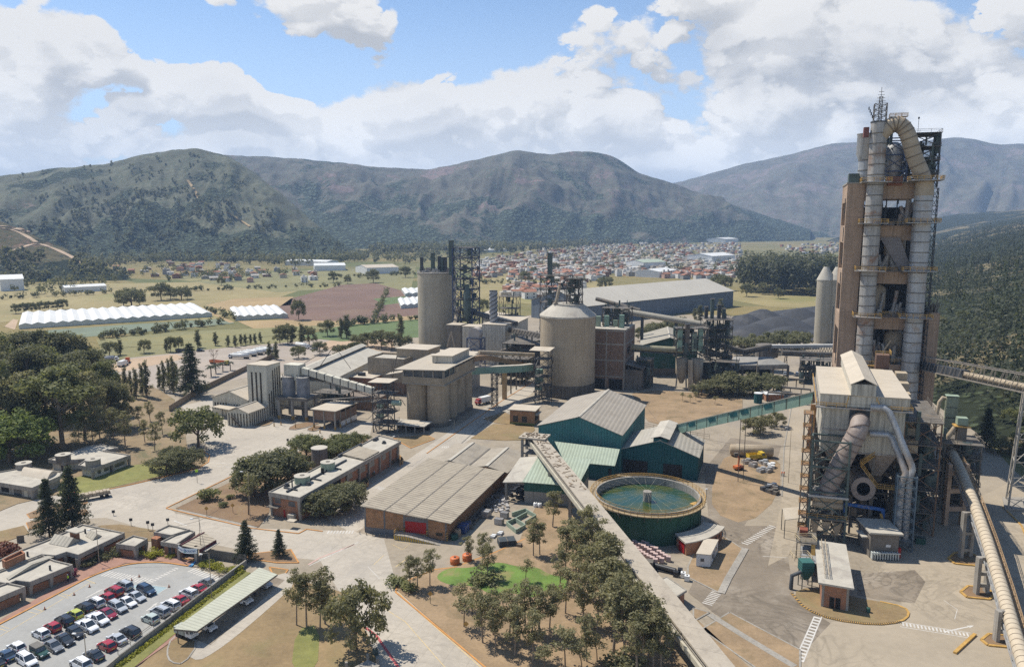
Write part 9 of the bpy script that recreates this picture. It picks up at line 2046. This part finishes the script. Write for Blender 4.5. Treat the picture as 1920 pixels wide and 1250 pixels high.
for nm,px,lab in [('purple',(297,902),''),('purple',(134,1080),'dark magenta bush beside the near office wall'),('redbush',(8,1040),'rust red bush behind the offices at the left edge'),('redbush',(20,1044),'rust red bush second from the left edge'),('purple',(456,898),'magenta flowering bush by the road corner')]:
 if lab: place(nm,at(*px),1.9 if 'near office' in lab else 3.2,lab,None,1.2)
grove('bush',[(418,949,938),(395,940,915),(434,936,926),(1795,870,852),(76,1062,1050),(176,1052,1040),(165,1060,1048),(205,1046,1030),(222,1042,1034),(255,1040,1030),(262,1038,1034),(150,1058,1046),(660,920,908),(680,905,895),(690,895,886),(730,870,860)],'garden bush by the buildings','garden bushes',1.1)
grove('bush',[(285,1042,1030),(292,1044,1032),(298,1042,1034),(304,1040,1032),(318,1045,1038),(385,1060,1050),(396,1063,1052),(408,1066,1054),(420,1070,1058),(432,1074,1062),(442,1070,1058)],'yellow-green shrub in the gatehouse beds','yellow-green shrubs',1.3,L_YEL)
rh = random.Random(4); hp = []
for i in range(46): f = i/45; a = at(222+233*f,1252-178*f); hp.append(a)
c_ = [(p.x,p.y,.35,.75,.45) for p in hp]; P_,N_ = clump_points(c_,130,np.random.default_rng(3)); o = quads_mesh('hedge',P_,N_,.3,L_YEL,1.,4); tag(o,'long clipped yellow-green hedge between the low wall and the carport','hedge')
unused_protos()
for p in HP:
 if not p[1]: bpy.data.objects.remove(p[0])
# ---------------------------------------------------------------- people and small things
SKIN = plain('skin_tone',(.30,.17,.11)); HIVIS = plain('hi_vis_yellow',(.45,.75,.03)); HIOR = plain('hi_vis_orange',(.75,.16,.03)); NAVY = plain('navy_cloth',(.02,.025,.05)); HELM = plain('helmet_white',(.7,.7,.66)); LBLUE = plain('light_blue_shirt',(.25,.40,.55))
def make_person():
 me = bpy.data.meshes.new('body'); v = [(0,0,.95),(0,0,1.2),(0,0,1.42),(0,.01,1.52),(0,.03,1.62),(0,.03,1.74)]; rad = [.15,.14,.15,.055,.09,.085]; e = [(i,i+1) for i in range(5)]
 for s in (-1,1):
  n = len(v); v += [(s*.10,0,.88),(s*.11,.02,.5),(s*.12,-.01,.09),(s*.12,.12,.04),(s*.19,0,1.40),(s*.25,-.02,1.12),(s*.24,.09,.88),(s*.235,.12,.80)]; rad += [.095,.065,.045,.04,.06,.045,.035,.035]; e += [(0,n),(n,n+1),(n+1,n+2),(n+2,n+3),(2,n+4),(n+4,n+5),(n+5,n+6),(n+6,n+7)]
  h = n+7
  for k in range(4): m = len(v); x = s*(.215+.016*k); v += [(x,.135,.755),(x,.14,.71-.008*abs(k-1.5))]; rad += [.010,.008]; e += [(h,m),(m,m+1)]
  m = len(v); v += [(s*.20,.16,.775)]; rad += [.010]; e += [(h-1,m)]
 me.from_pydata(v,e,[]); o = bpy.data.objects.new('body',me); COL.objects.link(o); md = o.modifiers.new('s','SKIN'); o.modifiers.new('d','SUBSURF').levels = 1
 for i,sv in enumerate(me.skin_vertices[0].data): sv.radius = (rad[i],rad[i]*.85); sv.use_root = i == 0
 ev = bpy.data.meshes.new_from_object(o.evaluated_get(bpy.context.evaluated_depsgraph_get())); bpy.data.objects.remove(o); ev.materials.clear(); ev.materials.append(SKIN)
 t = thing('person','p','person'); b = bpy.data.objects.new('body',ev); COL.objects.link(b); b.parent = t; KIDS.setdefault(t.name,[]).append(b)
 MB().lathe(V(0,0,0),[(.19,.92),(.185,1.2),(.20,1.40),(.08,1.49)],14).build('vest',HIVIS,t,local=True)
 mb = MB(); [mb.tube([V(s*.10,0,.96),V(s*.11,.02,.5),V(s*.12,0,.10)],[.125,.095,.075],10) for s in (-1,1)]; mb.build('trousers',NAVY,t,local=True)
 MB().lathe(V(0,.03,0),[(.15,1.70),(.125,1.72),(.11,1.79),(.01,1.84)],14).build('helmet',HELM,t,local=True); return t
p0 = make_person()
for i,(px,py,z,hd,vm,lb) in enumerate([(478,1116,.17,.4,HIVIS,'person in yellow-green vest standing under the carport, nearer the road'),(475,1114,.17,2.0,HIVIS,'person in yellow-green vest under the carport, half behind the other'),(128,1090,.1,1.2,HIVIS,'person in yellow-green vest at the end of the front office wing'),(1466,892,.02,1.5,HIOR,'person in orange vest on the dusty road, left of the pair'),(1470,892,.02,1.6,HIOR,'person in orange vest on the dusty road, right of the pair'),(702,892,.1,.5,LBLUE,'person in light blue shirt at the door of the office block'),(668,941,.02,3.0,NAVY,'person in dark clothes walking by the yellow kerb beside the office block'),(116,880,.17,3.,HIVIS,'person in yellow-green vest at the bungalow doorway')]):
 t = p0 if i == 0 else dup(p0,at(px,py,z),hd,lb)
 if i == 0: t.location = at(px,py,z); t.rotation_euler = (0,0,hd); t['label'] = lb
 for c in KIDS[t.name]:
  if c.name.startswith('vest'): recolor(c,vm)
def lamp(px,py,top,label,grp=None,arm=1.6):
 b = at(px,py); h = max(2,hgt(top,b.y)); t = thing('street_lamp',label,'lamp',b,grp); MB().tube([b,b+UP*h],[.1,.06],8).build('pole',DUCT,t); MB().beam(b+UP*h,b+UP*(h-.1)+V(-arm,-.3),.1).build('arm',STEEL,t); MB().box(b+UP*(h-.25)+V(-arm,-.3),.7,.35,.2).build('lamp_head',WHITE,t)
for a in [(186,1055,991,'lamp pole on the pavement before the back office wing'),(378,1050,970,'tall pole at the right of the entrance banner'),(397,1122,1036,'lamp pole rising from the hedge beside the car park wall'),(163,1248,1184,'lamp pole between parked cars at the bottom left'),(749,868,816,'tall thin pole before the far end of the office block'),(469,968,882,'thin pole on the brown grass by the office corner'),(627,968,950,'short lamp on the kerb by the glossy trees'),(852,805,786,'white headed lamp beside the sloping road below the silo cluster'),(915,796,782,'small lamp beside the road by the brick hut'),(1478,905,800,'thin pole on the dusty road beside the filter house'),(1283,890,860,'lamp on the road behind the tank'),(1318,870,802,'thin pole at the corner of the dark green shed')]: lamp(*a)
for i,(px,py,tp) in enumerate([(246,985,971),(278,994,976),(287,997,980),(213,966,956),(315,984,971),(370,905,880),(540,838,822)]): b = at(px,py); h = hgt(tp,b.y); t = thing('traffic_sign',f'small dark sign on a thin post along the entrance road, {ordinal(i)} in the line','sign',b,'small road signs'); MB().beam(b,b+UP*h,.09).build('post',STEEL,t); MB().box(b+UP*(h-.8),.8,.08,.8,.3).build('sign_plate',STEEL_D if i != 5 else HIVIS,t)
for i,(px,py) in enumerate([(807,1132),(874,1190),(388,968),(437,962)]): b = at(px,py); t = thing('warning_sign',['yellow diamond warning sign on the dry grass by the road corner','yellow diamond warning sign among the trees of the dry wood','yellow warning sign on the brown grass left','yellow warning sign beside the brown grass kerb'][i],'sign',b); MB().beam(b,b+UP*2,.09).build('post',STEEL,t); c = b+UP*2.4; MB().add([c+V(-.6,-.06),c+V(0,-.06,-.6),c+V(.6,-.06),c+V(0,-.06,.6)],[(0,1,2,3)]).add([c+V(-.6,-.02),c+V(0,-.02,-.6),c+V(.6,-.02),c+V(0,-.02,.6)],[(3,2,1,0)]).build('sign_plate',YEL,t)
for i,(px,py) in enumerate([(139,1115),(168,1100),(84,1142),(247,1088),(261,1081),(317,1100),(237,1095)]): b = at(px,py,.02); t = thing('traffic_cone',f'small dark orange cone on the car park lane, {ordinal(i)} in the loose line','cone',b,'cones on the car park'); MB().cyl(b,.18,.7,12,.04).build('cone',ORG,t); MB().box(b,.5,.5,.06).build('base',BLACKM,t)
def drum(px,py,r,h,m,nm,lb,cat='drum',grp=None): b = at(px,py); t = thing(nm,lb,cat,b,grp); MB().lathe(b,[(r,0),(r,h*.45),(r*1.05,h*.5),(r,h*.55),(r,h),(r*.85,h+.12),(.01,h+.14)],20).build('shell',m,t); MB().cyl(b+UP*(h+.1),r*.25,.15,10).build('lid',BLACKM,t)
drum(853,1056,1.15,1.5,ORG,'orange_tank','bright orange round tank on the kerb of the dry wood'); drum(876,1050,1.15,1.5,ORG,'orange_tank','second orange tank half behind the tree'); drum(858,1004,.9,1.7,SAND,'tan_drum','tan drum by the right corner of the brick warehouse'); drum(852,1010,1.0,1.2,GREEN,'green_drum','dark green drum by the hazard post of the warehouse')
def junk(px,py,sx,sy,sz,m,nm,lb,rz=A1,grp=None): b = at(px,py); t = thing(nm,lb,'container',b,grp); ex = V(math.cos(rz),math.sin(rz)); F = Fr(b,ex,V(-ex.y,ex.x)); MB().fbox(F,-sx/2,sx/2,-sy/2,sy/2,.12,sz).build('body',m,t); mb = MB(); [mb.fbox(F,x-.08,x+.08,-sy/2-.06,sy/2+.06,.1,sz+.06) for x in (-sx/2+.1,0,sx/2-.1)]; mb.fbox(F,-sx/2+.1,sx/2-.1,-.3,.3,0,.12); mb.build('rib',STEEL,t)
junk(869,996,3,2.2,2,BLUEC,'blue_skip','blue skip along the right wall of the brick warehouse'); junk(877,990,1.6,1.5,1.8,BLUEC,'blue_bin','small blue bin behind the blue skip'); junk(912,968,2.6,2,1.8,GALV,'grey_skip','pale grey skip halfway along the warehouse wall'); junk(936,982,1.6,2.2,1.6,GALV,'grey_crate','grey crate on the far side of the dirt lane, near one'); junk(946,970,1.6,2,1.6,GALV,'grey_crate','grey crate on the far side of the dirt lane, far one'); junk(950,1020,4.4,3,1.5,mat('dark_bin',(.05,.06,.065),var=.3),'dark_container','low dark open container beside the dry wood',.2); junk(925,1006,2,1.2,.5,WHITE,'white_slab','white slab stack on the dirt lane, left one'); junk(938,1001,2,1.2,.6,WHITE,'white_slab','white slab stack on the dirt lane, right one'); junk(915,1034,1.2,1.2,1.1,CREAM_CL,'cream_box','cream box at the kerb of the dry wood'); junk(974,1024,1.3,1,.7,WOOD,'crate','small wooden crate by the dark container')
rj = random.Random(8); mb = MB()
for i in range(90): f = rj.random(); b = at(880+62*f+rj.uniform(-6,6),988-66*f+rj.uniform(-3,3)); mb.box(b,rj.uniform(.3,1.6),rj.uniform(.2,.9),rj.uniform(.2,1.1),rj.random()*3)
struct('scrap',mb,STEEL,'stuff','loose grey scrap heaped along the warehouse wall')
mb = MB()
for i in range(60): b = at(rj.uniform(918,952),rj.uniform(930,960)); mb.box(b,rj.uniform(.3,1.2),rj.uniform(.2,.9),rj.uniform(.2,.9),rj.random()*3)
struct('scrap',mb,mat('pale_scrap',(.42,.40,.38),var=.6,scale=1.2),'stuff','pale mixed scrap before the open lean-to')
mb = MB()
for (p,q) in [((950,985),(966,978)),((966,978),(985,990)),((985,990),(968,1000)),((968,1000),(950,985)),((960,968),(985,960)),((985,960),(1005,972)),((1005,972),(985,984)),((966,978),(988,966))]: mb.beam(at(*p)+UP*.6,at(*q)+UP*.6,.25,1.2)
single('soil_pens',mb,PALE_G,'low greenish concrete pens by the dirt lane','pen'); drum(1004,950,.6,1.2,WHITE,'white_drum','white drum before the green shed, left one'); drum(1012,951,.6,1.2,WHITE,'white_drum','white drum before the green shed, right one')
a,b = at(1371,842,2.2),at(1447,846,2.2); t = thing('horizontal_tank','long tan horizontal tank lying in the dirt yard','tank',(a+b)/2); d = (b-a).normalized(); MB().tube([a-d*.5,a,b,b+d*.5],[1.3,2.0,2.0,1.3],22).build('shell',DUCT,t); MB().box(a+d*2-UP*2.2,.8,3,1).box(b-d*2-UP*2.2,.8,3,1).build('saddle',CONC,t)
t = make_truck('wheel_loader','yellow wheel loader in the dirt yard before the tan tank','loader',YELC,'tip',YELC,2,6.5); put(t,at(1418,862),.2)
t = thing('boom_lift','orange boom lift standing in the dirt yard','boom lift',at(1384,880)); b = at(1384,880); MB().box(b+UP*.5,3,1.8,.9,.4).build('chassis',ORG,t); MB().tube([b+UP*1.4,b+V(.5,1,3.6),b+V(-.6,.4,5.2)],.3,8).build('boom',ORG,t); [MB().tube([b+V(x,y-.2,.45),b+V(x,y+.2,.45)],.45,12).build('wheel',TYRE,t) for x in (-1,1) for y in (-.9,.9)]; MB().box(b+V(-.8,.4,4.6),1.2,.9,1).build('basket',STEEL,t)
for i,(px,py,m) in enumerate([(1400,868,GALV),(1412,874,GALV),(1432,870,GALV),(1440,884,GALV),(1378,850,STEEL_D),(1446,876,WHITE),(1428,884,GALV),(1436,920,STEEL_D),(1448,915,GALV),(1450,925,STEEL)]): b = at(px,py); single('wrapped_bundle',MB().box(b,3,2,1.1,rj.random()*3).cyl(b+V(.6,.3,1.0),.8,.6,12).cyl(b+V(-.8,-.2,1.0),.6,.4,10),m,f'{"dark" if m in (STEEL_D, STEEL) else "silvery"} wrapped bundle in the dirt yard, {ordinal(i)} from the tan tank','bundle','bundles in the dirt yard')
drum(1628,1148,.4,1.0,GREEN,'litter_bin','green litter bin on the striped kerb island','bin'); drum(704,1227,.5,1.1,STEEL_G,'litter_bin','dark litter bin by the roadside at the bottom','bin')
mb = MB(); [mb.beam(p+UP*1.4,q+UP*1.4,.25,2.8) for p,q in zip([at(318,772),at(372,738),at(420,715),at(472,690)],[at(372,738),at(420,715),at(472,690),at(520,668)])]; single('boundary_wall',mb,WOOD,'brown boundary wall between the gravel yard and the packing shed','wall')
mb = MB(); mb.rail([at(-20,862),at(70,838),at(130,822)],1.8,2.5,.12); single('garden_fence',mb,WHITE,'pale rail fence at the front of the left forest','fence')
t = thing('bus_shelter','flat concrete bus shelter roof cut by the bottom edge','shelter',at(680,1250)); MB().slab([at(640,1262,1.6),at(690,1236,2),at(712,1246,2),at(690,1270,2)],.3).build('roof',CONC,t); [MB().box(at(*p),.5,.5,1.6).build('post',CONC,t) for p in ((650,1256),(690,1240),(708,1248))]
mb = MB(); mb.rail([at(1208,800),at(1262,812),at(1330,822)],1.6,4,.1); single('wire_fence',mb,STEEL,'thin wire fence along the dry field behind the dark green shed','fence')
mb = MB(); [mb.box(at(*p),1.6,.25,1.8,.3) for p in ((39,1016),)]; single('notice_board',mb,STEEL,'grey notice board on the grass behind the offices','sign')
# ---------------------------------------------------------------- haze
def haze():
 mb = MB(); mb.box8([V(-15000,-400,-40),V(15000,-400,-40),V(15000,17000,-40),V(-15000,17000,-40),V(-15000,-400,900),V(15000,-400,900),V(15000,17000,900),V(-15000,17000,900)])
 m = bpy.data.materials.new('haze_air'); m.use_nodes = True
 m.node_tree.nodes.clear(); k = NT(m.node_tree)
 o = k.node('ShaderNodeOutputMaterial'); v = k.node('ShaderNodeVolumePrincipled')
 v.inputs['Color'].default_value = (.46,.66,.97,1); v.inputs['Density'].default_value = 0.0001; v.inputs['Anisotropy'].default_value = 0.0
 k.l.new(v.outputs[0],o.inputs['Volume'])
 h = mb.build('haze',m); h['kind'] = 'stuff'; h['label'] = 'thin pale blue haze over the valley'
haze()
